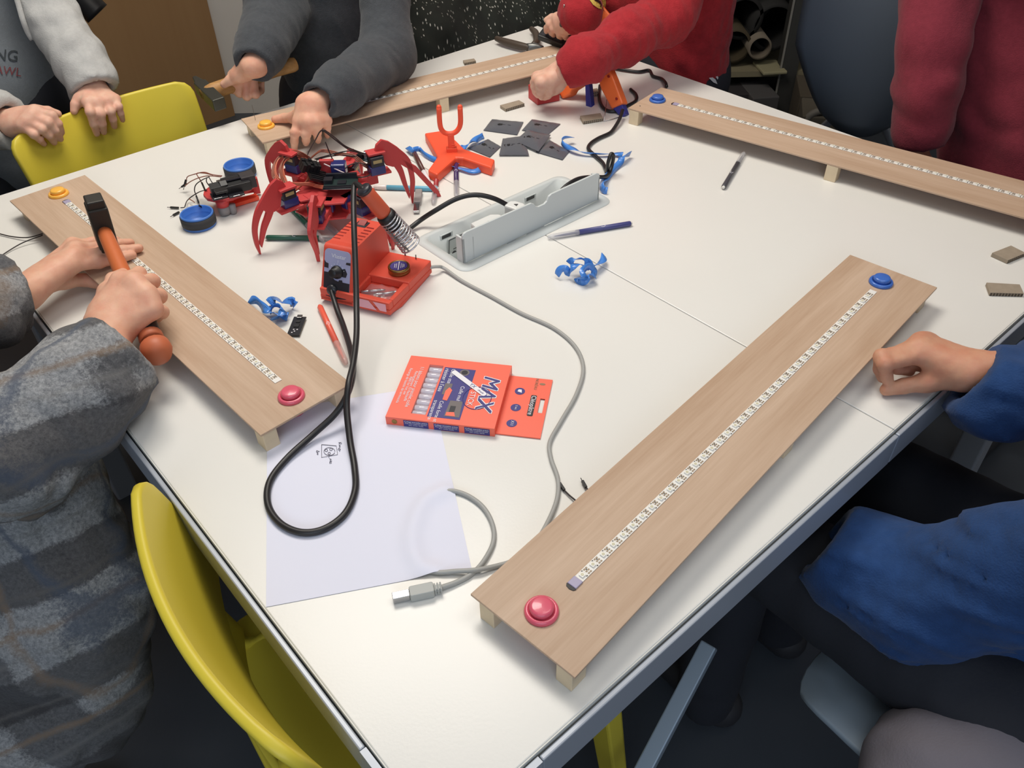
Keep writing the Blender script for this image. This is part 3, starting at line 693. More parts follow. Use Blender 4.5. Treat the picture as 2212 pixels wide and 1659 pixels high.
# -- glue stick box
O, Xp = at(835, 917, 0), at(1069, 943.5, 0); ex = (Xp-O).normalized(); LB = (Xp-O).length; a_b = math.atan2(ex.y, ex.x)
ey = Vector((-ex.y, ex.x, 0)); TB = 0.0135
WB = (at(895, 768.5, TB)-O).dot(ey); tw = (at(1196, 812, 0.002)-O).dot(ex)
gb = thing('glue_stick_box', 'orange cardboard box of hot glue sticks with a hang tab', 'box', O, a_b)
m_box = mat('box_orange', (250, 112, 88), 0.4); m_boxd = mat('box_print_navy', (62, 58, 128), 0.45)
wx0, wx1, wy0, wy1 = LB*0.215, LB*0.352, WB*0.09, WB*0.88
b = MB()
def ringtop(b, z):   # top face with a window
    o = [(0, 0), (LB, 0), (LB, WB), (0, WB)]; i = [(wx0, wy0), (wx1, wy0), (wx1, wy1), (wx0, wy1)]
    b.add([(x, y, z) for x, y in o]+[(x, y, z) for x, y in i], [(0, 1, 5, 4), (1, 2, 6, 5), (2, 3, 7, 6), (3, 0, 4, 7)], False)
ringtop(b, TB)
b.add([(0, 0, 0.0003), (LB, 0, 0.0003), (LB, WB, 0.0003), (0, WB, 0.0003), (0, 0, TB), (LB, 0, TB), (LB, WB, TB), (0, WB, TB)], [(3, 2, 1, 0), (0, 1, 5, 4), (1, 2, 6, 5), (2, 3, 7, 6), (3, 0, 4, 7)], False)
i = [(wx0, wy0), (wx1, wy0), (wx1, wy1), (wx0, wy1)]
b.add([(x, y, TB) for x, y in i]+[(x, y, 0.0006) for x, y in i], [(0, 1, 5, 4), (1, 2, 6, 5), (2, 3, 7, 6), (3, 0, 4, 7), (4, 5, 6, 7)], False)
bx = b.build('box_body', m_box, gb)
b = MB(); hole = [(tw-0.0105, WB*0.40), (tw-0.0045, WB*0.40), (tw-0.0045, WB*0.62), (tw-0.0105, WB*0.62)]; ho = [(LB, 0.004), (tw, 0.004), (tw, WB*0.94), (LB, WB*0.94)]
for z in (0.0022, 0.0006):
    b.add([(x, y, z) for x, y in ho]+[(x, y, z) for x, y in hole], [(0, 1, 5, 4), (1, 2, 6, 5), (2, 3, 7, 6), (3, 0, 4, 7)], False)
b.add([(x, y, 0.0022) for x, y in ho]+[(x, y, 0.0006) for x, y in ho], [(0, 4, 5, 1), (1, 5, 6, 2), (2, 6, 7, 3)], False)
b.build('hang_tab', m_box, gb)
m_gs = mat('glue_stick', (206, 200, 212), 0.15, spec=0.7, coat=0.4)
nst = 9
for k in range(nst):
    y = wy0+(k+0.5)*(wy1-wy0)/nst; b = MB(); b.cyl((wx0+0.0006, y, 0.0068), (wx1-0.0006, y, 0.0068), (wy1-wy0)/nst*0.49, n=12); o = b.build('glue_stick', m_gs, gb)
b = MB(); b.add([(wx0, wy0, TB-0.0004), (wx1, wy0, TB-0.0004), (wx1, wy1, TB-0.0004), (wx0, wy1, TB-0.0004)], [(0, 1, 2, 3)]); b.build('window_film', mat('window_film', (236, 232, 240), 0.08, alpha=0.12, spec=0.6), gb)
# printed matter, read with the tab up: u runs towards the viewer, v towards the tab
def RF(x, yf, z): return Matrix(((0, 1, 0, x), (-1, 0, 0, WB*(1-yf)), (0, 0, 1, z), (0, 0, 0, 1)))
def flat(poly, m, nm, par, z, z2=None):
    b = MB(); b.prism(poly, z, z+0.00025); return b.build(nm, m, par)
px0, px1 = LB*0.37, LB*0.672
pan = flat([(px0, WB*0.07), (px1, WB*0.07), (px1, WB*0.86), (px0, WB*0.86)], m_boxd, 'blue_panel', bx, TB)
def words(nm, items, m, par):
    for body, x, yf, size, al, z in items:
        b = MB(); v, f = text_geo(body, size, RF(x, yf, z), al); b.add(v, f); b.build(nm, m, par)
zt = TB+0.0004
words('box_lettering', [('11 bâtons pour pistolet colle', LB*0.155, 0.5, 0.0068, 'CENTER', zt), ('Rechargement 10 Réchauffé', LB*0.118, 0.5, 0.0052, 'CENTER', zt), ('Refill for hot use', LB*0.088, 0.5, 0.0052, 'CENTER', zt), ('Recarga de bastón de termocola', LB*0.055, 0.5, 0.0052, 'CENTER', zt),
    ('Colle standard', px0+0.010+LB*0.0, 0.2, 0.0075, 'LEFT', zt+0.0002) if 0 else ('Colle standard,', LB*0.46, 0.16, 0.0078, 'LEFT', zt), ('résister à l’eau', LB*0.40, 0.16, 0.0078, 'LEFT', zt), ('Colle multi-use', LB*0.60, 0.42, 0.0072, 'LEFT', zt), ('Colle forte et', LB*0.455, 0.68, 0.0070, 'LEFT', zt), ('transparente', LB*0.40, 0.68, 0.0070, 'LEFT', zt)], m_paperw, bx)
m_p1 = mat('print_grey', (112, 104, 104), 0.5); m_p2 = mat('print_tan', (150, 120, 92), 0.5)
b = MB()
b.prism(disc(LB*0.575, WB*0.80, 0.0065, 18), TB+0.0003, TB+0.00045); b.prism([(LB*0.43, WB*0.42), (LB*0.50, WB*0.42), (LB*0.50, WB*0.60), (LB*0.43, WB*0.60)], TB+0.0003, TB+0.00045)
b.prism([(LB*0.52, WB*0.10), (LB*0.66, WB*0.10), (LB*0.645, WB*0.34), (LB*0.53, WB*0.34)], TB+0.0003, TB+0.00045)
b.build('panel_pictures', m_p1, bx)
b = MB(); b.prism(disc(LB*0.575, WB*0.80, 0.0042, 16), TB+0.0005, TB+0.0006); b.prism([(LB*0.55, WB*0.12), (LB*0.60, WB*0.12), (LB*0.60, WB*0.26), (LB*0.55, WB*0.26)], TB+0.0005, TB+0.0006); b.build('picture_detail', m_pdark, bx)
b = MB(); b.prism([(LB*0.455, WB*0.34), (LB*0.50, WB*0.33), (LB*0.515, WB*0.50), (LB*0.48, WB*0.54), (LB*0.455, WB*0.48)], TB+0.0005, TB+0.0006); b.prism([(LB*0.53, WB*0.11), (LB*0.62, WB*0.11), (LB*0.60, WB*0.17), (LB*0.53, WB*0.16)], TB+0.0005, TB+0.00062); b.build('picture_orange', m_box, bx)
# the emblem: MAX STICK over a thin ring, a white stick across
b = MB(); ring = [Vector((LB*0.765+0.018*math.cos(a), WB*0.42+0.021*math.sin(a), TB+0.0004)) for a in [2*PI*i/40 for i in range(40)]]
b.tube(ring, 0.0005, 4, closed=True); b.build('emblem_ring', m_boxd, bx)
def ital(M, k=-0.25): return M @ Matrix(((1, -k, 0, 0), (0, 1, 0, 0), (0, 0, 1, 0), (0, 0, 0, 1)))
def word_outlined(body, x, yf, size, mi, mo, par, z, off):
    cu = MB()
    for dx in (-0.0004, 0, 0.0004):
        v, f = text_geo(body, size, Matrix.Translation((dx, dx*0.6, dx*0.02)) @ ital(RF(x, yf, z+0.0003))); cu.add(v, f)
    bo = MB()
    for dx in (-off, 0, off):
        for dy in (-off, 0, off):
            v, f = text_geo(body, size, RF(x, yf, z)); M = Matrix.Translation((dx, dy, 0)); v, f = text_geo(body, size, M @ ital(RF(x, yf, z+0.00002*(dx+dy)/off))); bo.add(v, f)
    bo.build('emblem_outline', mo, par); cu.build('emblem_lettering', mi, par)
word_outlined('MAX', LB*0.845, 0.50, 0.030, m_boxd, m_paperw, bx, zt, 0.0013)
words('emblem_lettering', [('STICK', LB*0.715, 0.60, 0.010, 'CENTER', zt+0.0004)], m_paperw, bx)
s0, s1 = Vector((LB*0.46, WB*0.80, 0)), Vector((LB*0.835, WB*0.47, 0)); F = frame(s0+Vector((0, 0, TB+0.0008)), s1-s0); ls = (s1-s0).length
b = MB(); b.prism(rrect(0, -0.0036, ls, 0.0036, 0.003), 0, 0.0004, F); st = b.build('stick_print', m_paperw, bx)
b = MB(); v, f = text_geo('YX', 0.0075, F @ Matrix.Translation((ls*0.62, 0, 0.0006)) @ rotz(0.0)); b.add(v, f); v, f = text_geo('cléopât', 0.0036, F @ Matrix.Translation((ls*0.86, 0, 0.0006))); b.add(v, f); b.build('stick_lettering', m_boxd, st)
ZT = 0.0023
pl = flat(rrect(tw-0.023, WB*0.335, tw-0.0155, WB*0.66, 0.002), m_pdark, 'name_plate', bx, ZT)
words('name_lettering', [('Cléopâtre', tw-0.0193, 0.5, 0.0088, 'CENTER', ZT+0.0005)], m_paperw, bx)
cx = LB+(tw-LB)*0.30
for yf, tx in ((0.30, ''), (0.56, '5 sec'), (0.80, 'X11')):
    ds = flat(disc(cx, WB*(1-yf), 0.0066, 24), m_boxd, 'badge', bx, ZT)
    if tx: words('badge_lettering', [(tx, cx+0.0005, yf, 0.0055 if tx == 'X11' else 0.0038, 'CENTER', ZT+0.0005)], m_paperw, bx)
    else: flat([(cx-0.003, WB*(1-yf)-0.001), (cx+0.003, WB*(1-yf)-0.003), (cx+0.002, WB*(1-yf)+0.003), (cx-0.002, WB*(1-yf)+0.003)], m_paperw, 'badge_figure', bx, ZT+0.0003)
words('tab_lettering', [('NORÉAU', tw-0.020, 0.16, 0.0055, 'CENTER', ZT+0.0003)], m_p2, bx)
b = MB(); b.prism(disc(tw-0.012, WB*0.85, 0.004, 10, 0.002), ZT, ZT+0.0002); b.build('tab_print', m_p2, bx)
# side panels facing the viewer
FS = Matrix(((1, 0, 0, 0), (0, 0, -1, -0.0002), (0, 1, 0, 0), (0, 0, 0, 1)))
for k, s in enumerate((0.165, 0.445, 0.725)):
    b = MB(); b.prism([(LB*s, 0.001), (LB*(s+0.23), 0.001), (LB*(s+0.23), TB-0.0022), (LB*s, TB-0.0022)], 0, 0.0002, FS); sp = b.build('side_panel', m_boxd, bx)
    b = MB()
    for j, (tx, sz) in enumerate((('Collage immédiat précis', 0.0030), ('Pour tous matériaux poreux', 0.0024), ('bois, carton, textile', 0.0024))):
        v, f = text_geo(tx, sz, FS @ Matrix.Translation((LB*(s+0.115), TB-0.0042-0.0027*j, 0.0004))); b.add(v, f)
    b.build('side_lettering', m_paperw, bx)
b = MB(); b.prism(disc(LB*0.08, TB*0.5, 0.0035, 16), 0, 0.0002, FS); b.build('side_mark', m_gold, bx)

# -- paper sheet
pa, pb = at(575, 1312, 0), at(1017, 1228, 0); ex2 = (pb-pa).normalized(); ey2 = Vector((-ex2.y, ex2.x, 0))
under = chainpts([(940, 1236, 0), (905, 1220, 0), (890, 1160, 0), (915, 1090, 0), (960, 1062, 0)]); under = spline(under, 6)
ps = MB(); NX, NY = 42, 56; vs = []; fs = []
def paper_z(p):
    d = min((Vector((p.x, p.y, 0))-q).length for q in under)
    return 0.0007+0.0062*math.exp(-(d/0.011)**2)
for i in range(NX+1):
    for j in range(NY+1):
        p = pa+ex2*(0.21*i/NX)+ey2*(0.297*j/NY); vs.append(p-pa+Vector((0, 0, paper_z(p))))
k = len(vs); vs += [v-Vector((0, 0, 0.0003)) for v in vs]
for i in range(NX):
    for j in range(NY):
        q = (i*(NY+1)+j, (i+1)*(NY+1)+j, (i+1)*(NY+1)+j+1, i*(NY+1)+j+1); fs.append(q); fs.append(tuple(x+k for x in q[::-1]))
ps.add(vs, fs, True)
pr = thing('paper_sheet', 'white paper sheet with a small pencil sketch under the black cord', 'paper', pa)
ps.build('sheet', mat('paper_white', (230, 231, 246), 0.75), pr)
def zp(x, y): return at(500+x/7.373, 780+y/7.373, 0.0012)
strokes = [[(1435, 1330), (1670, 1350), (1690, 1490), (1435, 1535), (1435, 1330)], [(1560+88*math.cos(a), 1440+62*math.sin(a)) for a in [0.3+2*PI*i/20*0.95 for i in range(21)]]]
for cx, cy, r in ((1510, 1422, 22), (1585, 1405, 22), (1556, 1470, 20)): strokes.append([(cx+r*math.cos(a), cy+r*0.9*math.sin(a)) for a in [2*PI*i/10 for i in range(11)]])
strokes += [[(1556, 1490), (1553, 1540)], [(1560, 1555), (1590, 1565), (1570, 1580)], [(1568, 1590), (1600, 1592)], [(1562, 1605), (1590, 1608), (1592, 1625), (1566, 1630), (1562, 1612)],
    [(1705, 1300), (1745, 1295), (1755, 1315), (1735, 1322), (1720, 1305), (1712, 1330)], [(1712, 1340), (1735, 1345)], [(1712, 1355), (1732, 1358), (1730, 1375), (1710, 1378)], [(1735, 1400), (1705, 1390), (1695, 1410), (1715, 1418), (1735, 1405), (1720, 1440)],
    [(1385, 1435), (1355, 1425), (1350, 1445), (1375, 1450), (1385, 1440), (1405, 1438)], [(1360, 1465), (1375, 1462), (1382, 1475), (1362, 1480), (1380, 1492)]]
b = MB()
for s in strokes: b.tube([zp(*q) for q in s], 0.00035, 4)
b.build('pencil_sketch', mat('pencil', (120, 118, 130), 0.8), pr, world=True)
# -- markers
def marker(p0, p1, body, split, label, h=0.0048, r=0.0046, capcol=(214, 212, 214), capalpha=0.45, tail=None, name='felt_tip_pen', mark=True, cat='pen'):
    """p0 end of the body, p1 end of the cap, split: fraction where the cap begins"""
    a, e = at(*p0, h), at(*p1, h); L = (e-a).length; c = (a+e)/2
    t = thing(name, label, cat, (a.x, a.y, 0), math.atan2((e-a).y, (e-a).x)); M = Matrix.Translation((0, 0, h)) @ Matrix(((0, 0, 1, 0), (1, 0, 0, 0), (0, 1, 0, 0), (0, 0, 0, 1)))
    mb = mat('pen_%d_%d_%d' % body, body, 0.35)
    b = MB(); b.lathe([(r*0.75, 0.003), (r*0.95, 0.005), (r*0.95, L*split+0.004)], M, 14); b.build('barrel', mb, t)
    b = MB(); tc = tail or (226, 222, 214); b.lathe([(1e-7, 0.0), (r*0.6, 0.0008), (r*0.72, 0.0042)], M, 14); b.build('end_plug', mat('plug_%d_%d_%d' % tc, tc, 0.4), t)
    b = MB(); b.lathe([(r*0.5, L*split), (r*0.42, L*0.8), (r*0.2, L*0.9), (1e-7, L*0.93)], M, 10); b.build('nib', mb, t)
    b = MB(); b.lathe([(r*1.02, L*split-0.001), (r*1.06, L*split+0.002), (r*1.0, L*0.93), (r*0.7, L*0.985), (1e-7, L)], M, 14)
    b.build('cap', mat('cap_%d_%d_%d_%d' % (*capcol, int(capalpha*100)), capcol, 0.2, alpha=capalpha, spec=0.6), t)
    if mark:
        q = MB(); x = L*split*0.55; z = h+r*0.97
        q.tube([Vector((x+0.004*math.cos(u), 0.0022*math.sin(u), z-0.0006*abs(math.sin(u)))) for u in [0.5+4.6*i/12 for i in range(13)]], 0.0004, 4); q.build('print', m_paperw, t)
    return t
marker((572, 513), (748, 515), (42, 92, 74), 0.68, 'dark green felt pen lying crosswise in front of the spider robot')
marker((616, 436), (700, 521), (40, 98, 78), 0.60, 'dark green felt pen lying diagonally under the spider robot')
marker((646, 430), (738, 512), (150, 96, 70), 0.5, 'brown felt pen lying half hidden under the spider robot', mark=False)
marker((949, 408), (806, 404), (110, 184, 214), 0.80, 'light blue felt pen with a white cap beside the spider leg', capcol=(236, 230, 226), capalpha=1.0, mark=False)
marker((893, 326), (928, 397), (92, 52, 48), 0.66, 'dark brown felt pen with a white cap left of the orange stand', capcol=(236, 232, 236), capalpha=1.0, mark=False, tail=(92, 52, 48))
marker((948, 352), (936, 440), (184, 58, 58), 0.62, 'red felt pen with a clear cap poking out under the orange stand', mark=False)
marker((985, 348), (986, 426), (70, 48, 100), 0.60, 'dark purple felt pen with a clear cap in front of the orange stand', tail=(70, 48, 100))
marker((1366, 482), (1182, 513), (72, 74, 128), 0.64, 'navy blue felt pen lying in front of the cable box')
marker((690, 660), (748, 787), (240, 102, 80), 0.66, 'coral red felt pen beside the cord in front of the soldering station', capcol=(236, 196, 188), tail=(240, 102, 80))
marker((1562, 406), (1608, 329), (78, 78, 84), 0.68, 'dark grey felt pen alone on the white table near the long board')

# -- usb stick plug by the pens
a, e = at(905, 412, 0.005), at(899, 458, 0.005); F = frame(a, e-a); Lq = (e-a).length
t = thing('usb_plug', 'small grey usb plug lying by the light blue pen', 'plug', (a.x, a.y, 0))
b = MB(); b.prism(rrect(0, -0.0062, Lq*0.62, 0.0062, 0.003), -0.0042, 0.0042, F); b.build('plug_body', mat('usb_grey', (158, 152, 150), 0.45), t, bevel=0.001, world=True)
b = MB(); b.fbox(F, (Lq*0.62, -0.005, -0.0022), (Lq, 0.005, 0.0022)); b.build('plug_shell', m_metal, t, bevel=0.0004, world=True)

# -- hexapod robot
RC = Vector((-0.290, 1.246, 0))
sp = thing('spider_robot', 'red six legged spider robot with loose brown wires', 'robot', RC)
PH = 0.062
def plate(z, s, nm):
    out = []
    for k in range(6):
        a = R_(221-60*k+0) if 0 else R_(40+60*k); out += [(s*0.072*math.cos(a-0.22), s*0.058*math.sin(a-0.22)), (s*0.072*math.cos(a+0.22), s*0.058*math.sin(a+0.22)), (s*0.05*math.cos(a+0.52), s*0.036*math.sin(a+0.52))]
    b = MB(); b.prism(out, z, z+0.003); return b.build(nm, m_redp, sp, bevel=0.0006)
plate(PH-0.028, 0.95, 'lower_plate'); plate(PH, 1.0, 'upper_plate')
def leg_parts(az, elev=0.0, reach=0.0, fork=False):
    F = rotz(az) @ Matrix(((1, 0, 0, 0), (0, 0, -1, 0), (0, 1, 0, 0), (0, 0, 0, 1)))     # (r, z, side)
    b = MB(); e = elev; g = reach
    top = [(0.078, 0.100+e), (0.084, 0.116+e), (0.094, 0.123+e), (0.106, 0.117+e), (0.120, 0.104+e), (0.130, 0.088+e), (0.121, 0.074+e), (0.108, 0.072+e), (0.096, 0.078+e), (0.092, 0.092+e)]
    b.prism(top, -0.003, 0.003, F)
    oc = spline([(0.120, 0.104+e, 0), (0.139, 0.080+e*0.7, 0), (0.1505+g*.5, 0.046, 0), (0.1525+g, 0.020, 0), (0.149+g, 0.0, 0)], 5); ic = spline([(0.114, 0.092+e, 0), (0.131, 0.072+e*0.7, 0), (0.1425+g*.5, 0.044, 0), (0.146+g, 0.020, 0), (0.147+g, 0.0, 0)], 5)
    b.prism([(p.x, p.y) for p in oc]+[(p.x, p.y) for p in ic[::-1]], -0.0028, 0.0028, F)
    oc = spline([(0.119, 0.080+e, 0), (0.125, 0.066+e*0.6, 0), (0.135+g*.5, 0.044, 0), (0.145+g, 0.018, 0)], 5); ic = spline([(0.110, 0.072+e, 0), (0.117, 0.058+e*0.6, 0), (0.129+g*.5, 0.036, 0), (0.143+g, 0.010, 0)], 5)
    b.prism([(p.x, p.y) for p in oc]+[(p.x, p.y) for p in ic[::-1]], -0.0028, 0.0028, F)
    if fork:
        b.prism([(0.120, 0.088+e), (0.150, 0.066), (0.186, 0.012), (0.190, 0.0), (0.184, 0.0), (0.146, 0.056), (0.116, 0.078+e)], -0.0028, 0.0028, F)
    lg = b.build('leg', m_redp, sp, bevel=0.0006)
    b = MB(); b.fbox(F, (0.066, 0.102+e, -0.011), (0.096, 0.106+e, 0.011)); b.build('bracket', m_redp, sp, bevel=0.001); b = MB(); b.fbox(F, (0.060, 0.066+e, -0.011), (0.102, 0.070+e, 0.011)); b.build('bracket', m_redp, sp, bevel=0.001)
    b = MB(); b.fbox(F, (0.067, 0.084+e, -0.006), (0.090, 0.101+e, 0.0155)); sv = b.build('servo', m_servod, sp, bevel=0.0008)
    b = MB(); b.fbox(F, (0.065, 0.0705+e, -0.0062), (0.091, 0.085+e, 0.0158)); b.build('servo_case', m_servo, sv, bevel=0.001)
    b = MB(); b.fbox(F, (0.071, 0.091+e, 0.0155), (0.086, 0.0965+e, 0.0159)); b.fbox(F, (0.071, 0.091+e, -0.0064), (0.086, 0.0965+e, -0.006)); b.build('servo_label', m_goldlab, sv)
    b = MB(); b.fbox(F, (0.030, PH-0.026, -0.009), (0.050, PH+0.014+e, 0.009)); b.fbox(F, (0.046, PH-0.006, -0.009), (0.078, 0.068+e, 0.009)); hp = b.build('hip', m_redp, sp, bevel=0.0015)
    b = MB(); b.fbox(F, (0.033, PH-0.018, -0.0115), (0.047, PH+0.003, 0.0115)); b.build('hip_servo', m_servo, hp, bevel=0.001)
for az, e, g, fk in ((R_(221), -0.010, 0.0, False), (R_(264), -0.022, -0.024, False), (R_(318), -0.022, -0.01, False), (R_(26), 0.004, -0.012, True), (R_(78), -0.034, -0.02, False), (R_(150), 0.004, -0.02, False)):
    leg_parts(az, e, g, fk)
def spx(pts): return [at(x, y, h)-RC for x, y, h in pts]
# electronics on the body
b = MB(); M = Matrix.Translation((0.018, -0.014, PH+0.016)) @ rotz(0.02)
b.fbox(M, (-0.026, -0.020, 0), (0.028, 0.020, 0.0016)); pcb = b.build('driver_board', m_pcb, sp)
b = MB(); b.fbox(M, (-0.024, 0.014, 0.0016), (0.026, 0.019, 0.010)); b.fbox(M, (-0.025, -0.0195, 0.0016), (0.024, -0.0165, 0.0036)); b.fbox(M, (-0.025, -0.0145, 0.0016), (0.024, -0.0125, 0.0036)); b.fbox(M, (-0.004, -0.006, 0.0016), (0.010, 0.006, 0.0032)); b.fbox(M, (-0.026, -0.004, 0.0016), (-0.012, 0.010, 0.008)); b.build('headers', m_pcbk, pcb)
b = MB(); b.fbox(M, (-0.022, -0.0218, 0.001), (0.020, -0.0206, 0.0016)); b.fbox(M, (0.008, -0.010, 0.0017), (0.018, -0.0092, 0.002)); b.build('solder_pins', m_metal, pcb)
b = MB(); M2 = Matrix.Translation((-0.034, 0.010, PH+0.034)) @ Matrix.Rotation(0.5, 4, 'Y') @ rotz(0.5)
for i in range(5):
    for j in range(3): b.fbox(M2 @ Matrix.Translation((-0.012+i*0.006, -0.008+j*0.007, RNG.rand()*0.004)), (-0.0026, -0.003, -0.006), (0.0026, 0.003, 0.008))
b.build('connector_block', m_black, sp)
b = MB(); M3 = Matrix.Translation((-0.020, 0.004, PH+0.020)) @ Matrix.Rotation(0.6, 4, 'Y') @ rotz(0.5)
for i in range(8): b.fbox(M3 @ Matrix.Translation((0, -0.012+i*0.0034, 0)), (-0.018, -0.0013, -0.002), (0.016, 0.0013, 0.003+0.001*(i % 3)))
b.build('wire_header', m_black, sp)
b = MB(); b.fbox(Matrix.Translation((0.012, 0.022, PH+0.014)), (-0.012, -0.010, 0), (0.012, 0.010, 0.022)); b.build('battery', m_servo, sp, bevel=0.002)
b = MB(); b.fbox(Matrix.Translation((-0.008, 0.028, PH+0.004)), (-0.012, -0.004, 0), (0.012, 0.004, 0.034)); b.build('mast', m_redp, sp, bevel=0.001)
b = MB(); b.fbox(Matrix.Translation((0.0, -0.02, PH-0.040)), (-0.02, -0.012, 0), (0.03, 0.012, 0.012)); b.build('battery_holder', mat('holder_pink', (196, 150, 158), 0.3), sp, bevel=0.002)
WH = PH+0.030
wires = [
    ([(667, 345, WH), (644, 329, WH+.012), (621, 331, WH+.012), (598, 343, WH+.008), (590, 363, WH), (591, 381, WH-.006), (603, 390, WH-.01), (630, 397, WH-.012), (656, 398, WH-.014), (680, 400, WH-.02)], m_wbrown),
    ([(665, 348, WH), (640, 333, WH+.012), (618, 336, WH+.010), (600, 347, WH+.006), (594, 366, WH), (598, 384, WH-.006), (612, 393, WH-.01), (640, 398, WH-.012), (668, 397, WH-.014), (685, 402, WH-.02), (712, 406, WH-.02), (740, 400, WH-.02), (760, 394, WH-.015)], m_worange),
    ([(663, 350, WH), (640, 338, WH+.010), (620, 345, WH+.008), (610, 360, WH), (612, 378, WH-.006), (618, 395, WH-.01), (620, 412, WH-.02), (632, 415, WH-.025), (648, 404, WH-.02), (662, 390, WH-.012), (670, 372, WH-.006), (672, 366, WH-.004)], m_worange),
    ([(661, 348, WH), (640, 334, WH+.014), (616, 342, WH+.010), (606, 360, WH+.002), (608, 380, WH-.004), (614, 396, WH-.008), (617, 415, WH-.02), (626, 430, WH-.035), (640, 438, WH-.045)], m_wbrown),
    ([(668, 343, WH), (648, 331, WH+.016), (630, 328, WH+.016), (606, 338, WH+.010), (594, 356, WH+.002), (592, 372, WH-.004), (597, 385, WH-.008)], m_wbrown),
    ([(672, 341, WH), (690, 327, WH+.012), (704, 326, WH+.012), (730, 332, WH+.010), (760, 336, WH+.008), (775, 345, WH+.004), (786, 355, WH), (798, 362, WH-.01)], m_wbrown),
    ([(650, 354, WH), (662, 362, WH), (674, 368, WH-.006), (676, 374, WH-.01), (668, 388, WH-.014), (656, 397, WH-.018)], m_worange),
    ([(663, 338, WH), (668, 326, WH+.02), (682, 301, WH+.060), (690, 286, WH+.080), (697, 281, WH+.086), (704, 283, WH+.084), (722, 296, WH+.066), (745, 315, WH+.038), (770, 326, WH+.018), (787, 332, WH+.010)], m_wblack),
    ([(697, 283, WH+.084), (705, 287, WH+.078), (728, 305, WH+.054), (752, 322, WH+.030), (775, 330, WH+.016), (788, 336, WH+.010)], m_wblack),
    ([(680, 344, WH), (700, 338, WH+.006), (730, 330, WH+.012), (755, 326, WH+.014), (775, 329, WH+.012)], m_wblack),
    ([(683, 346, WH), (705, 339, WH+.004), (735, 335, WH+.008), (760, 337, WH+.008), (786, 337, WH+.008)], m_wblack),
    ([(703, 307, WH+.045), (712, 330, WH+.02), (722, 352, WH), (726, 360, WH-.006)], m_wblack),
    ([(700, 354, WH+.004), (720, 363, WH), (745, 374, WH-.006), (764, 379, WH-.010)], m_wwhite),
    ([(746, 364, WH), (756, 356, WH+.004), (775, 352, WH+.004), (790, 356, WH), (798, 364, WH-.008)], m_wblack),
    ([(764, 380, WH-.012), (780, 383, WH-.008), (795, 380, WH-.010), (806, 372, WH-.014)], m_wblack),
    ([(700, 367, WH-.01), (714, 362, WH-.006), (722, 358, WH-.004)], m_worange),
]
for P, m in wires:
    b = MB(); S = spline(spx(P), 6); b.tube(S, 0.0011, 6)
    if m is not m_wblack and m is not m_wwhite:
        for k in (-1, 1): b.tube([q+Vector((0.0016*k, 0.0008*k, 0.0015*k)) for q in S], 0.0011, 6)
    b.build('wire', m, sp)
p = at(795, 344, WH+.004)-RC
b = MB(); b.fbox(Matrix.Translation(p) @ rotz(-0.6), (-0.009, -0.008, -0.0008), (0.009, 0.008, 0.0008)); md = b.build('sensor_board', m_pcb, sp)
b = MB(); b.fbox(Matrix.Translation(p+Vector((-0.002, 0.002, 0.0008))), (-0.004, -0.003, 0), (0.004, 0.003, 0.012)); b.build('sensor', m_metal, md, bevel=0.0006)
b = MB(); b.fbox(Matrix.Translation(p+Vector((-0.010, 0.004, 0.003))) @ rotz(-0.5), (-0.008, -0.004, -0.002), (0.003, 0.004, 0.004)); b.build('sensor_plug', m_black, md)

# -- small wheeled robot, its two caps beside it
def cap(px, py, h, label):
    c = at(px, py, h); t = thing('blue_cap', label, 'cap', (c.x, c.y, 0), 0, 'blue caps with black bands'); r = 0.0275
    b = MB(); b.lathe([(1e-7, 0.0), (r-0.001, 0.0), (r, 0.0008), (r, 0.004), (r-0.0006, 0.0045), (r-0.0006, 0.020), (r, 0.0205), (r, 0.0225), (r-0.0008, 0.0235), (r-0.0022, 0.0235), (r-0.003, 0.0225), (r-0.003, 0.012), (r-0.0045, 0.011), (r-0.0045, 0.004), (1e-7, 0.004)], I4, 40); b.build('cup', m_bluecup, t)
    b = MB(); b.lathe([(r-0.0005, 0.0045), (r+0.0012, 0.005), (r+0.0012, 0.0195), (r-0.0005, 0.020)], I4, 40, caps=False); b.build('band', m_tyre, t)
    return t
cap(515, 354, 0.0235, 'blue cap with a black band behind the small red robot')
cap(424, 459, 0.0235, 'blue cap with a black band in front of the small red robot')
wc = at(500, 415, 0.03); wr = thing('wheeled_robot', 'small red robot chassis loaded with black electronics', 'robot', (wc.x, wc.y, 0))
def wl_(px): return [(at(x, y, 0.032)-wc).to_2d() for x, y in px]
b = MB(); b.prism([(p.x, p.y) for p in wl_([(439, 421), (447, 429), (462, 432), (482, 432), (502, 428), (522, 418), (540, 407), (553, 397), (552, 389), (540, 392), (470, 396), (452, 404), (441, 412)])], 0.027, 0.033); b.build('chassis', m_redp, wr, bevel=0.001)
b = MB(); q = [at(x, y, 0.004)-wc for x, y in ((470, 450), (556, 424))]; d = (q[1]-q[0]).to_3d(); d.z = 0; F = frame((q[0].x, q[0].y, 0), d); b.fbox(F, (0, -0.010, 0.001), (d.length, 0.006, 0.008)); b.build('skid', m_orange, wr, bevel=0.001)
p = at(480, 437, 0.024)-wc
b = MB(); b.lathe([(0.011, 0.018), (0.011, 0.029)], Matrix.Translation((p.x, p.y, 0)), 18); b.build('caster_mount', m_redp, wr)
b = MB(); b.lathe([(0.004, 0.0), (0.0095, 0.003), (0.0105, 0.008), (0.010, 0.0185)], Matrix.Translation((p.x, p.y, 0)), 18); b.lathe([(0.004, 0.0), (0.006, 0.003), (0.006, 0.0185)], Matrix.Translation((p.x+0.014, p.y+0.003, 0)), 12); b.build('caster', m_greyp, wr)
p = at(549, 400, 0.02)-wc
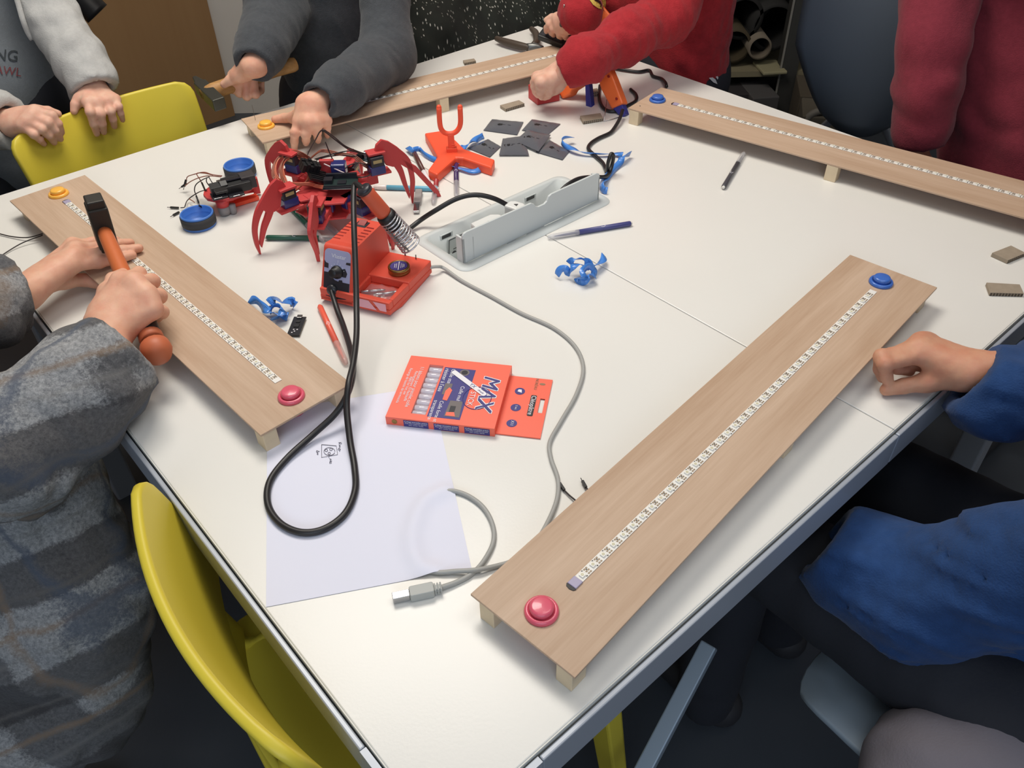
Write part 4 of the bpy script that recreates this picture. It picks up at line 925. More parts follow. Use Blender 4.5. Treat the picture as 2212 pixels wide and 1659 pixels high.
b = MB(); b.fbox(Matrix.Translation((p.x, p.y, 0)) @ rotz(0.35), (-0.004, -0.004, 0.004), (0.008, 0.004, 0.034)); b.fbox(Matrix.Translation((p.x-0.025, p.y-0.006, 0)) @ rotz(0.35), (-0.022, -0.003, 0.006), (0.022, 0.004, 0.026)); b.build('end_bracket', m_redp, wr, bevel=0.001)
ang = math.atan2((at(553, 400, .03)-at(450, 425, .03)).y, (at(553, 400, .03)-at(450, 425, .03)).x)
def el(nm, px, py, z, sx, sy, sz, m, tilt=0.0, ra=0.0):
    p = at(px, py, z)-wc; b = MB(); b.fbox(Matrix.Translation((p.x, p.y, z)) @ rotz(ang+ra) @ Matrix.Rotation(tilt, 4, 'X'), (-sx, -sy, 0), (sx, sy, sz)); return b.build(nm, m, wr, bevel=0.0006)
el('motor_board', 474, 424, 0.034, 0.013, 0.011, 0.003, m_pcbk, 0.1); el('driver_chip', 470, 418, 0.036, 0.010, 0.008, 0.018, m_black, 0.2); el('relay', 478, 414, 0.05, 0.010, 0.008, 0.004, m_black)
el('motor_board', 510, 420, 0.034, 0.013, 0.010, 0.003, m_pcbk); el('battery_box', 512, 406, 0.036, 0.022, 0.016, 0.016, m_black, 0.1); el('motor_case', 538, 401, 0.034, 0.012, 0.012, 0.022, mat('case_dark', (58, 54, 56), 0.5)); el('upper_board', 500, 388, 0.050, 0.024, 0.012, 0.003, m_pcbk, -0.3); el('capacitor', 484, 404, 0.046, 0.006, 0.006, 0.010, m_black, 0.4)
el('pins', 471, 427, 0.0375, 0.007, 0.003, 0.0008, m_metal); el('pins', 511, 422, 0.0375, 0.006, 0.002, 0.0008, m_metal)
def wpx(P): return [at(x, y, h)-Vector((wc.x, wc.y, 0)) for x, y, h in P]
for P, m in (([(480, 380, .05), (458, 377, .055), (440, 372, .055), (418, 377, .045), (405, 382, .03), (402, 392, .018)], m_wbrown), ([(478, 382, .05), (450, 380, .05), (430, 384, .045), (412, 392, .03), (400, 401, .016)], m_wbrown), ([(460, 378, .052), (440, 374, .05), (425, 375, .05), (432, 388, .04), (437, 398, .025)], m_wbrown),
        ([(452, 382, .05), (438, 388, .04), (424, 398, .03), (420, 410, .02), (423, 420, .012), (427, 428, .006)], m_wblack), ([(447, 383, .05), (446, 392, .045), (452, 402, .036)], m_wblack), ([(452, 384, .05), (458, 394, .045), (463, 399, .036)], m_wblack),
        ([(447, 410, .036), (432, 414, .024), (415, 424, .012), (404, 434, .006), (400, 444, .02), (398, 448, .006), (390, 449, .004)], m_wblack), ([(409, 430, .008), (416, 434, .012), (420, 437, .024)], m_wbrown)):
    b = MB(); b.tube(spline(wpx(P), 6), 0.0009, 6); b.build('wire', m, wr)
for P in (([(402, 388, .022), (398, 403, .012)]), ([(403, 396, .016), (392, 404, .010)]), ([(436, 395, .03), (443, 411, .034)]), ([(424, 424, .008), (429, 437, .004)]), ([(386, 449, .003), (368, 448, .003)]), ([(387, 458, .003), (374, 465, .003)]), ([(430, 444, .024), (448, 454, .010)])):
    P = wpx(P); b = MB(); F = frame(P[0], P[1]-P[0]); Lq = (P[1]-P[0]).length; b.fbox(F, (0, -0.0014, -0.0014), (Lq, 0.0014, 0.0014)); b.fbox(F, (Lq, -0.0004, -0.0004), (Lq+0.006, 0.0004, 0.0004)); b.build('jumper_end', m_black, wr)

# -- orange printed stand with a fork
oc = at(972, 325, 0.018); ob = thing('fork_stand', 'orange printed three legged stand carrying an upright fork', 'stand', (oc.x, oc.y, 0))
def o2(px, h=0.018): return [(lambda v: (v.x-oc.x, v.y-oc.y))(at(x, y, h)) for x, y in px]
b = MB(); b.prism(o2([(917, 287), (957, 281), (985, 303), (1003, 321), (1069, 344), (1062, 362), (1000, 341), (985, 340), (972, 352), (944, 377), (924, 367), (945, 338), (940, 328)]), 0.0, 0.018); b.build('base', m_orange, ob, bevel=0.003)
p0 = at(976, 326, 0.018)-Vector((oc.x, oc.y, 0)); zt_ = 0.052
b = MB(); b.fbox(Matrix.Translation((p0.x, p0.y, 0)) @ rotz(0.1), (-0.010, -0.007, 0.016), (0.010, 0.007, 0.026)); b.fbox(Matrix.Translation((p0.x, p0.y, 0)) @ rotz(0.1), (-0.006, -0.005, 0.02), (0.006, 0.005, zt_))
for k in range(4): b.fbox(Matrix.Translation((p0.x, p0.y, 0.020+k*0.004)) @ rotz(0.1), (0.0, -0.0062, 0), (0.008, -0.004, 0.002))
b.build('post', m_orange, ob, bevel=0.0015)
W0 = Vector((oc.x, oc.y, 0)); up = Vector((0, 0, 1)); cen = Vector((p0.x, p0.y, 0)); ux = Vector((0.995, 0.1, 0))
U = [cen-ux*0.018+up*(zt_+0.052), cen-ux*0.0185+up*(zt_+0.020), cen-ux*0.015+up*(zt_+0.007), cen-ux*0.007+up*(zt_+0.001), cen+ux*0.005+up*(zt_+0.001), cen+ux*0.014+up*(zt_+0.007), cen+ux*0.0195+up*(zt_+0.020), cen+ux*0.0205+up*(zt_+0.050)]
b = MB(); b.tube(spline(U, 6), 0.0048, 10); b.sphere(U[0], 0.0048, 10); b.sphere(U[-1], 0.0048, 10); b.build('fork', m_orange, ob)

# -- antistatic bags
m_bag = mat('antistatic_film', (100, 102, 110), 0.22, alpha=0.84, spec=0.7, coat=0.2)
bags = [([(1063, 257), (1131, 263), (1117, 291), (1044, 281)], 0.0, 'antistatic bag at the far left of the heap of grey bags'), ([(1149, 257), (1211, 267), (1184, 290), (1127, 281)], 0.0, 'antistatic bag at the far right of the heap of grey bags'),
    ([(1139, 280), (1190, 291), (1163, 327), (1112, 304)], 0.004, 'antistatic bag lying on top in the middle of the grey heap'), ([(1086, 299), (1130, 293), (1143, 335), (1078, 335)], 0.0015, 'antistatic bag in the near middle of the heap, under another bag'),
    ([(1054, 300), (1082, 316), (1058, 339), (1009, 319)], 0.0, 'antistatic bag at the near left of the heap beside the orange stand'), ([(1187, 302), (1231, 326), (1215, 345), (1157, 328)], 0.0, 'antistatic bag at the near right of the heap beside the blue strip')]
for pts, z, lab in bags:
    Q = [at(x, y, z+0.002) for x, y in pts]; c = sum(Q, Vector())/4; t = thing('antistatic_bag', lab, 'bag', (c.x, c.y, 0), 0, 'grey antistatic bags')
    b = MB(); n = 8; vs = []; fs = []
    for s in (0, 1):
        for i in range(n+1):
            for j in range(n+1):
                u, v = i/n, j/n; p = Q[0]*(1-u)*(1-v)+Q[1]*u*(1-v)+Q[2]*u*v+Q[3]*(1-u)*v
                bul = (16*u*(1-u)*v*(1-v))**0.6*0.0038; k = 0.0007*math.sin(i*1.9+j*2.7+c.x*90)
                vs.append((p.x-c.x, p.y-c.y, z+0.0012+(bul+abs(k) if s else 0)+0.0002*s))
    w = n+1
    for i in range(n):
        for j in range(n):
            q = (i*w+j, (i+1)*w+j, (i+1)*w+j+1, i*w+j+1); fs.append(q[::-1]); fs.append(tuple(x+w*w for x in q))
    b.add(vs, fs, True); b.build('film', m_bag, t)
    e = (Q[1]-Q[0]).normalized(); F = frame((0.0, 0.0, z+0.0015), (e.x, e.y, 0)); mm = MB(); mm.fbox(F, (-0.018, -0.006, 0), (0.018, 0.006, 0.0030)); mm.fbox(F, (-0.012, -0.004, 0.003), (-0.002, 0.004, 0.0041)); mm.build('module', m_black, t)
    mm = MB(); F2 = frame((0, 0, z+0.0058), (e.x, e.y, 0))
    for k in range(3): mm.fbox(F2, (-0.014+k*0.011, -0.0006, 0), (-0.008+k*0.011, 0.0006, 0.0002))
    mm.build('bag_print', m_pdark, t)

# -- blue plastic strips
def strip(label, runs, w=0.011):
    P = chainpts(runs[0]); t = thing('plastic_strip', label, 'strip', (P[0].x, P[0].y, 0))
    for k, r in enumerate(runs):
        S = spline(chainpts(r), 6); b = MB(); N = []
        for i in range(len(S)):
            u = i/len(S); a = 1.1*math.sin(u*7+k*2)+0.3; d = (S[min(i+1, len(S)-1)]-S[max(0, i-1)]).normalized(); sd = d.cross(Vector((0, 0, 1))); N.append((Vector((0, 0, 1))*math.cos(a)+sd*math.sin(a)))
        b.ribbon(S, N, w*(0.9+0.2*(k % 2)), 0.0006); b.build('band', m_tape, t, world=True)
    return t
strip('shiny blue plastic strip looping round the orange stand', [[(880, 318, .008), (890, 324, .012), (905, 322, .010), (918, 334, .007), (938, 344, .006), (975, 352, .006), (1005, 350, .006), (1030, 358, .007), (1036, 366, .006), (1020, 370, .006), (990, 362, .006), (965, 358, .007)], [(995, 322, .007), (1010, 312, .010), (1025, 303, .007), (1044, 293, .007)]])
strip('shiny blue plastic strip at the right of the grey bags', [[(1238, 297, .012), (1218, 298, .016), (1214, 308, .010), (1226, 318, .007), (1240, 322, .010), (1262, 330, .007), (1300, 333, .006), (1330, 332, .006), (1345, 334, .008)], [(1362, 332, .008), (1345, 338, .014), (1340, 350, .008), (1325, 366, .006), (1308, 386, .006), (1300, 398, .014), (1304, 410, .008), (1312, 412, .007)]])
strip('crumpled blue plastic strip in front of the cable box', [[(1203, 595, .006), (1210, 582, .016), (1222, 580, .018), (1228, 590, .010), (1236, 578, .022), (1250, 570, .024), (1268, 576, .018), (1290, 572, .012), (1303, 562, .010), (1304, 550, .012)], [(1230, 570, .020), (1240, 560, .028), (1258, 560, .026), (1270, 568, .020), (1278, 580, .012)], [(1250, 604, .006), (1262, 600, .016), (1258, 586, .024), (1272, 575, .022), (1282, 582, .014), (1284, 596, .006)], [(1248, 600, .007), (1255, 608, .006), (1266, 604, .010), (1270, 594, .016), (1286, 596, .010)]], 0.012)
strip('crumpled blue plastic strip beside the board with the pink button', [[(537, 650, .008), (552, 648, .014), (566, 660, .012), (578, 672, .014), (592, 676, .010), (606, 680, .008), (622, 684, .006)], [(582, 656, .018), (595, 646, .022), (612, 655, .018), (630, 652, .012), (638, 660, .008)], [(590, 692, .006), (600, 682, .014), (612, 672, .016), (604, 662, .018), (590, 664, .014), (580, 672, .008)]], 0.014)

# -- small black circuit board
c = at(641, 704, 0.004); ex_ = (at(648, 683, .004)-at(632, 724, .004)); F0 = math.atan2(ex_.y, ex_.x)
t = thing('mini_circuit_board', 'tiny black circuit board beside the crumpled blue strip', 'circuit board', (c.x, c.y, 0), F0)
b = MB(); b.fbox(I4, (-0.0215, -0.009, 0.0028), (0.0215, 0.009, 0.0044)); b.build('pcb', m_pcbk, t)
b = MB(); b.fbox(I4, (0.016, -0.0038, 0.0044), (0.0235, 0.0038, 0.0070)); b.build('usb_socket', m_metal, t, bevel=0.0005)
b = MB(); b.fbox(I4 @ rotz(0), (-0.004, -0.0036, 0.0044), (0.0034, 0.0036, 0.0054)); b.fbox(I4, (0.007, -0.003, 0.0044), (0.011, 0.003, 0.0054)); b.build('chip', m_black, t)
b = MB()
for sy in (-1, 1):
    for k in range(12): b.fbox(I4, (-0.019+k*0.0033, sy*0.0078-0.0008, 0.0001), (-0.0178+k*0.0033, sy*0.0078+0.0008, 0.0029))
b.build('pins', m_gold, t)
b = MB()
for k, (x, y) in enumerate(((-0.010, 0.002), (-0.010, -0.003), (-0.014, 0.0), (-0.017, 0.003))): b.fbox(I4, (x, y-0.001, 0.0044), (x+0.0016, y+0.001, 0.0049))
b.build('leds', m_paperw, t)

# -- cardboard offcuts
def offcut(px, th, label):
    Q = [at(x, y, th) for x, y in px]; c = sum(Q, Vector())/len(Q); t = thing('cardboard_piece', label, 'cardboard', (c.x, c.y, 0), 0, 'cut pieces of corrugated cardboard')
    P = [(q.x-c.x, q.y-c.y) for q in Q]; b = MB(); b.prism(P, 0.0003, th); b.build('board', m_card, t, bevel=0.0005)
    # flutes show on the edge between the two last corners
    f = MB(); a, e = Vector((*P[-1], 0)), Vector((*P[-2], 0)); F = frame(a, e-a); L_ = (e-a).length; n = int(L_/0.0042); s = -1
    ctr = Vector((0, 0, 0)); s = -1 if (F.inverted() @ ctr).y > 0 else 1
    for k in range(n):
        x = (k+0.5)*L_/n
        for zz in ((th*0.28, th*0.70) if th > 0.005 else (th*0.5,)):
            f.fbox(F, (x-0.0012, min(0, s*0.0005), zz-0.0008), (x+0.0012, max(0, s*0.0005), zz+0.0009))
    f.build('flutes', m_flute, t)
offcut([(1080, 227), (1121, 216), (1133, 223), (1092, 235)], 0.007, 'cardboard offcut nearest the red box in the hand')
offcut([(1253, 250), (1297, 244), (1303, 255), (1260, 262)], 0.007, 'cardboard offcut in front of the orange glue gun')
offcut([(1000, 130), (1024, 126), (1028, 131), (1003, 136)], 0.006, 'cardboard offcut on the table behind the far board')
offcut([(2143, 546), (2184, 530), (2216, 546), (2178, 562)], 0.007, 'cardboard offcut nearer the long board, one corner bent down')
offcut([(2131, 610), (2203, 614), (2212, 634), (2139, 632)], 0.006, 'flat cardboard offcut in front of the bent one')
offcut([(1268, 194), (1290, 190), (1293, 196), (1272, 200)], 0.012, 'cardboard offcut behind the blue trigger of the glue gun')

# -- loose jumper wires
def jumper(label, px, plugs):
    P = chainpts(px); t = thing('jumper_wire', label, 'wire', (P[0].x, P[0].y, 0)); b = MB(); b.tube(spline(P, 6), 0.0010, 6); b.build('wire', m_wblack, t, world=True)
    for a, e in plugs:
        a, e = at(*a), at(*e); F = frame(a, e-a); q = MB(); L_ = (e-a).length; q.fbox(F, (0, -0.0015, -0.0015), (L_, 0.0015, 0.0015)); q.fbox(F, (L_, -0.0004, -0.0004), (L_+0.005, 0.0004, 0.0004)); q.build('connector', m_black, t, world=True)
jumper('black jumper wire running under the near board beside the grey cable', [(1219, 1059, .003), (1230, 1070, .003), (1242, 1080, .004), (1262, 1098, .008)], [((1219, 1059, .003), (1209, 1044, .003))])
jumper('black jumper wire end poking out from under the near board', [(1266, 1053, .004), (1275, 1064, .006), (1288, 1078, .010)], [((1266, 1053, .004), (1258, 1039, .004))])
jumper('thin black wire from the board towards the white table edge, upper one', [(92, 505, .010), (60, 513, .006), (25, 511, .003), (-8, 503, .003)], [])
jumper('thin black wire from the board towards the white table edge, lower one', [(92, 508, .010), (50, 524, .006), (20, 541, .003), (-8, 560, .003)], [])

# -- glue guns, standing on nozzle and grip
m_gun = mat('gun_orange', (244, 116, 58), 0.4); m_gunb = mat('gun_blue', (56, 58, 138), 0.4)
def gun(nozzle, grip, label):
    """nozzle, grip: the two points that touch the table"""
    n0, g0 = Vector(nozzle), Vector(grip); e = (g0-n0); e.z = 0; Lg = e.length; e.normalize(); up = Vector((0, 0.42, 0.907)); s = Lg/0.165; ph = R_(39.5)
    X = -e*math.cos(ph)-up*math.sin(ph); Y = -e*math.sin(ph)+up*math.cos(ph); Z = X.cross(Y)
    M = Matrix.Identity(4)
    for i in range(3): M[i][0], M[i][1], M[i][2] = X[i]*s, Y[i]*s, Z[i]*s
    o = M @ Vector((0.088, -0.0185, 0.02)); t = thing('glue_gun', label, 'glue gun', (n0.x, n0.y, 0.0))
    for i in range(3): M[i][3] = -o[i]+(0.0012 if i == 2 else 0)
    b = MB(); b.prism([(-0.074, 0.016), (-0.07, -0.014), (-0.02, -0.02), (0.03, -0.017), (0.058, -0.015), (0.070, -0.019), (0.098, -0.016), (0.098, 0.008), (0.07, 0.013), (0.0, 0.019), (-0.05, 0.024)], 0.004, 0.036, M)
    b.prism([(-0.070, -0.002), (-0.064, -0.05), (-0.054, -0.104), (-0.018, -0.098), (-0.018, -0.05), (-0.030, -0.012)], 0.006, 0.034, M); b.build('body', m_gun, t, bevel=0.0035, seg=3)
    b = MB(); b.prism([(0.000, -0.012), (0.016, -0.016), (0.052, -0.064), (0.052, -0.080), (0.042, -0.080)], 0.011, 0.029, M); b.build('trigger', m_gunb, t, bevel=0.0015)
    b = MB(); b.prism([(-0.050, -0.100), (-0.044, -0.124), (-0.030, -0.128), (-0.020, -0.098)], 0.010, 0.030, M); b.build('cord_grip', m_gunb, t, bevel=0.0015)
    b = MB(); b.lathe([(0.007, 0.0), (0.006, 0.006), (0.002, 0.012), (1e-7, 0.012)], M @ Matrix.Translation((0.098, -0.004, 0.02)) @ Matrix(((0, 0, 1, 0), (1, 0, 0, 0), (0, 1, 0, 0), (0, 0, 0, 1))), 12); b.build('nozzle', m_metal, t)
    b = MB()
    for x, y in ((-0.056, -0.040), (-0.046, -0.088), (0.05, 0.0), (-0.06, 0.01)): b.prism(disc(x, y, 0.003, 10), 0.0030, 0.0064, M)
    b.build('screw_holes', m_switch, t)
    return t
def gcord(g, px):
    b = MB(); b.tube(spline(chainpts(px), 10), 0.0036, 10); b.build('cord', m_blackr, g, world=True)
gun1 = gun(at(1228, 213, 0), at(1352, 250, 0), 'orange glue gun with a blue trigger standing under the red sleeve')
gun2 = gun(at(1365, 122, 0), at(1240, 112, 0), 'second orange glue gun, mostly hidden behind the red sleeve')
gcord(gun1, [(1345, 238, .018), (1338, 258, .012), (1326, 278, .006), (1316, 288, .0045), (1292, 299, .0045), (1276, 310, .0045), (1271, 322, .0045), (1285, 336, .0045), (1302, 352, .0045), (1310, 368, .008), (1314, 350, .030), (1320, 333, .042), (1325, 338, .036), (1322, 356, .018), (1316, 374, .008), (1306, 382, .012), (1280, 382, .026), (1250, 386, .036), (1225, 400, .036), (1205, 420, .026), (1192, 438, .010)])
gcord(gun1, [(1362, 193, .004), (1374, 205, .004), (1373, 218, .004), (1352, 230, .004), (1330, 240, .004), (1310, 238, .004), (1298, 225, .004), (1294, 205, .004), (1296, 185, .004)])
gcord(gun2, [(1325, 147, .0045), (1352, 152, .0045), (1380, 155, .0045), (1402, 152, .0045), (1410, 164, .0045), (1428, 170, .0045), (1437, 178, .008), (1440, 187, .006)])
b = MB(); b.tube(chainpts([(1311, 215, .020), (1308, 238, .010), (1305, 262, .0012), (1322, 258, .0012), (1345, 250, .0012)]), 0.0008, 6); b.build('wire_prop', m_metal, gun1, world=True)

# -- pliers behind the far board
pc = at(1150, 96, 0.012); pr2 = thing('pliers', 'dark handled pliers lying open behind the far board', 'pliers', (pc.x, pc.y, 0))
m_grip = mat('plier_grip', (74, 62, 52), 0.5)
for run in ([(1144, 103, .014), (1120, 98, .014), (1090, 90, .014), (1072, 83, .014)], [(1152, 98, .014), (1160, 88, .014), (1157, 72, .014), (1148, 62, .014)]):
    b = MB(); b.tube(spline(chainpts(run), 6), 0.0085, 10, rf=lambda u: 0.75+0.35*math.sin(PI*min(1, u*0.9+0.1))); b.build('handle', m_grip, pr2, world=True)
b = MB(); b.tube(chainpts([(1140, 104, .014), (1158, 100, .014), (1172, 104, .014)]), 0.011, 10, rf=lambda u: 1-0.5*u); b.build('jaw', m_screw, pr2, world=True)
# ------------------------------------------------------------------ people
def skin(name, col):
    m = mat(name, col, 0.52, var=0.0, sss=0.25, spec=0.35); nt = m.node_tree; N = nt.nodes.new; L = nt.links.new; b = nt.nodes['Principled BSDF']
    tc = N('ShaderNodeTexCoord'); n = N('ShaderNodeTexNoise'); n.inputs['Scale'].default_value = 55; n.inputs['Detail'].default_value = 4; L(tc.outputs['Object'], n.inputs['Vector'])
    cr = N('ShaderNodeValToRGB'); c = lin(col); cr.color_ramp.elements[0].position = 0.3; cr.color_ramp.elements[1].position = 0.75
    cr.color_ramp.elements[0].color = (c[0]*0.95, c[1]*0.80, c[2]*0.78, 1); cr.color_ramp.elements[1].color = (min(1, c[0]*1.05), c[1]*1.08, c[2]*1.06, 1)
    L(n.outputs['Fac'], cr.inputs[0]); L(cr.outputs[0], b.inputs['Base Color'])
    n2 = N('ShaderNodeTexNoise'); n2.inputs['Scale'].default_value = 420; L(tc.outputs['Object'], n2.inputs['Vector'])
    bp = N('ShaderNodeBump'); bp.inputs['Strength'].default_value = 0.08; bp.inputs['Distance'].default_value = 0.002; L(n2.outputs['Fac'], bp.inputs['Height']); L(bp.outputs['Normal'], b.inputs['Normal'])
    return m
m_skin1 = skin('skin_fair', (226, 178, 152)); m_skin2 = skin('skin_tan', (206, 154, 126)); m_skin3 = skin('skin_pale', (228, 186, 164))
m_nail = mat('nail', (238, 190, 172), 0.3, coat=0.3)
def P3(q):
    """(px,py,h) on a height plane, or (px,py,'w',p0,n) on a vertical plane, or a plain Vector"""
    if isinstance(q, Vector): return np.array(q)
    if q[2] == 'w': return np.array(on(q[0], q[1], q[3], q[4]))
    return np.array(at(*q))
def hand_prims(H, s=1.0):
    W = P3(H['wrist']); out = []
    mc = [P3(f[0]) for f in H['fingers']]; N = None
    c = (mc[0]+mc[3])/2
    cx = mc[3]-mc[0]; cx = cx/np.linalg.norm(cx); fw = c-W; fw = fw/np.linalg.norm(fw)
    side = [W-cx*0.013*s, W-cx*0.005*s, W+cx*0.005*s, W+cx*0.013*s]
    for i, m in enumerate(mc):
        out.append((0.014*s if out else 0, ('c', side[i], m, 0.0175*s, (0.0120, 0.0124, 0.0118, 0.0106)[i]*s)))
    for i in range(3): out.append((0.010*s, ('c', mc[i], mc[i+1], 0.0105*s, 0.0105*s)))
    T = [P3(q) for q in H['thumb']]
    out.append((0.016*s, ('c', T[0], T[1], 0.0155*s, 0.0122*s)))
    if len(T) > 2:
        out.append((0.008*s, ('c', T[1], T[2], 0.0112*s, 0.0098*s))); out.append((0.003*s, ('c', T[2], T[3], 0.0100*s, 0.0078*s)))
    FA = P3(H['arm']); out.append((0.014*s, ('c', W, FA, 0.0215*s, 0.0245*s)))
    for i, f in enumerate(H['fingers']):
        p = [P3(q) for q in f]; r = (1.0, 1.03, 0.97, 0.85)[i]*s
        R = [0.0102*r, 0.0090*r, 0.0081*r, 0.0066*r]
        for k in range(len(p)-1): out.append((0.0055*s if k == 0 else 0.0025*s, ('c', p[k], p[k+1], R[k], R[k+1])))
        out.append((0.004*s, ('e', p[1], (0.0098*r,)*3)))
    return out
DEBUG = False
def hand_geo(H, s=1.0, vox=0.0022):
    if DEBUG:
        for f in H['fingers']+[H['thumb']]:
            p = [P3(q) for q in f]; print('   bones', H.get('n'), [round(float(np.linalg.norm(p[i+1]-p[i])), 3) for i in range(len(p)-1)])
        print('   palm', [round(float(np.linalg.norm(P3(H['wrist'])-P3(f[0]))), 3) for f in H['fingers']], 'width', round(float(np.linalg.norm(P3(H['fingers'][0][0])-P3(H['fingers'][3][0]))), 3))
    return sdf_mesh(hand_prims(H, s), vox, folds=[(0.00035, 260, 3)])
def mv(a, b, t): return np.array(a)+(np.array(b)-np.array(a))*t
def sleeve(pts, radii, cuff=0.035, k=0.05):
    """prims of a sleeve from the cuff inwards, and the prims that open its end"""
    P = [np.array(p) for p in pts]; d = P[0]-P[1]; d = d/np.linalg.norm(d); out = []
    for i in range(len(P)-1): out.append((k, ('c', P[i], P[i+1], radii[i], radii[i+1])))
    r = radii[0]
    subs = [('y', P[0], P[0]+d*0.09, r*1.9), ('y', P[0]-d*0.03, P[0]+d*0.02, r*0.70)]
    return out, subs, (P[0], d, r)
def head_at(root, c, face, skinm, hairm, s=1.0):
    """head with face, ears and hair: outside the picture, but the people are whole"""
    c = np.array(c, float); f = np.array(face, float); f = f/np.linalg.norm(f); z = np.array([0, 0, 1.0]); z = z-f*(z@f); z /= np.linalg.norm(z); x = np.cross(f, z); R = np.stack([x, f, z], 1)
    def q(a, b, d): return c+s*(x*a+f*b+z*d)
    pr = [(0, ('e', c, (0.072*s, 0.090*s, 0.098*s), R)), (0.03, ('e', q(0, 0.035, -0.06), (0.05*s, 0.05*s, 0.05*s), R)), (0.012, ('c', q(0, 0.088, 0.01), q(0, 0.105, -0.022), 0.008*s, 0.013*s)), (0.008, ('e', q(0, 0.082, -0.055), (0.024*s, 0.012*s, 0.009*s), R))]
    for k in (-1, 1): pr += [(0.008, ('e', q(0.074*k, -0.005, -0.01), (0.010*s, 0.020*s, 0.032*s), R)), (0.01, ('e', q(0.03*k, 0.082, 0.022), (0.02*s, 0.012*s, 0.008*s), R))]
    subs = [('e', q(0.031*k, 0.094, 0.005), (0.015*s, 0.010*s, 0.008*s), R) for k in (-1, 1)]
    V, F = sdf_mesh(pr, 0.0065*s, subs)
    b = MB()
    for k in (-1, 1): b.sphere(Vector(q(0.031*k, 0.080, 0.004)), 0.0125*s, 10)
    b.build('eyes', mat('eye_white', (230, 228, 224), 0.2), root, world=True)
    b = MB()
    for k in (-1, 1): b.sphere(Vector(q(0.031*k, 0.0895, 0.003)), 0.0056*s, 8)
    b.build('pupils', mat('pupil', (40, 30, 26), 0.2), root, world=True)
    hp = [(0, ('e', q(0, -0.012, 0.022), (0.084*s, 0.098*s, 0.100*s), R)), (0.03, ('e', q(0, -0.045, -0.03), (0.076*s, 0.062*s, 0.08*s), R))]
    hs = [('e', q(0, 0.075, -0.035), (0.075*s, 0.075*s, 0.085*s), R), ('e', c, (0.070*s, 0.088*s, 0.096*s), R)]
    sdf_obj('hair', [sdf_mesh(hp, 0.008*s, hs, folds=[(0.004, 120, 5)])], hairm, root)
    return V, F
m_hair = mat('hair_brown', (70, 48, 34), 0.6, var=0.3, vscale=90); m_hair2 = mat('hair_dark', (38, 30, 28), 0.55, var=0.3, vscale=90)
def person(label, loc, hands, core, skinm, garments, hands_s=1.0, head=None, hair=None, hand_vox=0.0022):
    root = thing('person', label, 'person', (loc[0], loc[1], FLOOR))
    for h in hands:
        if 'sl' in h: h['arm'] = Vector(mv(h['sl'][0][1][1], h['sl'][0][1][2], 0.6))
    geos = [hand_geo(h, h.get('s', hands_s), hand_vox) for h in hands]
    if head: geos.append(head_at(root, head[0], head[1], skinm, hair or m_hair, head[2]))
    if core: geos.append(sdf_mesh(core, 0.013))
    sdf_obj('body', geos, skinm, root, 1)
    for nm, prims, vox, subs, folds, m in garments:
        if nm == 'shoes':
            for q in prims: sdf_obj('shoe', [sdf_mesh([q], vox, subs, folds)], m, root, 1)
            continue
        sdf_obj(nm, [sdf_mesh(prims, vox, subs, folds)], m, root, 1)
    return root
def legs(hip_c, side, fwd, r=0.075, spread=0.09, foot=True, bend=0.0):
    """prims of two trouser legs down to the floor, and of the shoes"""
    hip_c = np.array(hip_c); side = np.array(side); fwd = np.array(fwd); t = []; sh = []
    for k in (-1, 1):
        h = hip_c+side*spread*k; kn = np.array([h[0], h[1], (h[2]+FLOOR)/2])+fwd*(0.03+bend)+side*0.01*k; an = np.array([h[0], h[1], FLOOR+0.07])+side*0.02*k
        t += [(0.05, ('c', h, kn, r*1.25, r*0.95)), (0.03, ('c', kn, an, r*0.95, r*0.72))]
        sh += [(0.0, ('c', an+np.array([0, 0, -0.03]), an+fwd*0.13+np.array([0, 0, -0.04]), 0.040, 0.032))]
    t.append((0.06, ('e', hip_c+np.array([0, 0, 0.03]), (0.16, 0.13, 0.14))))
    return t, sh
m_shoe = mat('shoe_dark', (44, 44, 48), 0.6)
m_trdark = mat('trousers_dark', (34, 36, 44), 0.85, bump=0.1, bscale=300)
CHN = Vector((0.7306, -0.6828, 0)).normalized(); CH0 = Vector((-0.948, 1.496, 0))      # backrest plane of the far yellow chair
def cw(x, y, d): return (x, y, 'w', CH0+CHN*d, (CHN.x, CHN.y))

# --- the person in the plaid shirt with the orange hammer (left)
hL = dict(n='plaid flat', wrist=(52, 634, .052), arm=(-70, 662, .075), fingers=[
    [(150, 574, .060), (213, 566, .049), (254, 559, .043), (286, 551, .040)], [(160, 556, .064), (222, 547, .052), (266, 541, .045), (300, 536, .041)],
    [(166, 541, .062), (222, 532, .051), (258, 527, .045), (282, 524, .041)], [(158, 530, .056), (200, 524, .048), (228, 521, .044), (252, 518, .041)]],
    thumb=[(92, 610, .045), (140, 606, .034), (182, 605, .022), (213, 614, .014)], s=1.0)
hR = dict(n='plaid fist', wrist=(232, 712, .082), arm=(165, 800, .085), fingers=[
    [(262, 608, .112), (300, 592, .092), (298, 604, .070), (278, 612, .068)], [(292, 614, .114), (328, 608, .088), (322, 622, .066), (300, 628, .064)],
    [(316, 638, .106), (344, 640, .080), (334, 654, .060), (312, 656, .060)], [(330, 668, .094), (350, 674, .070), (340, 684, .054), (320, 682, .056)]],
    thumb=[(222, 676, .088), (234, 632, .094), (246, 604, .094), (266, 592, .090)], s=1.05)
wl, wr = P3((40, 640, .053)), P3((226, 722, .082))
elL, shL = np.array([-0.93, 0.93, 0.02]), np.array([-1.08, 0.84, 0.34]); elR, shR = P3((25, 975, .03)), np.array([-0.93, 0.50, 0.34])
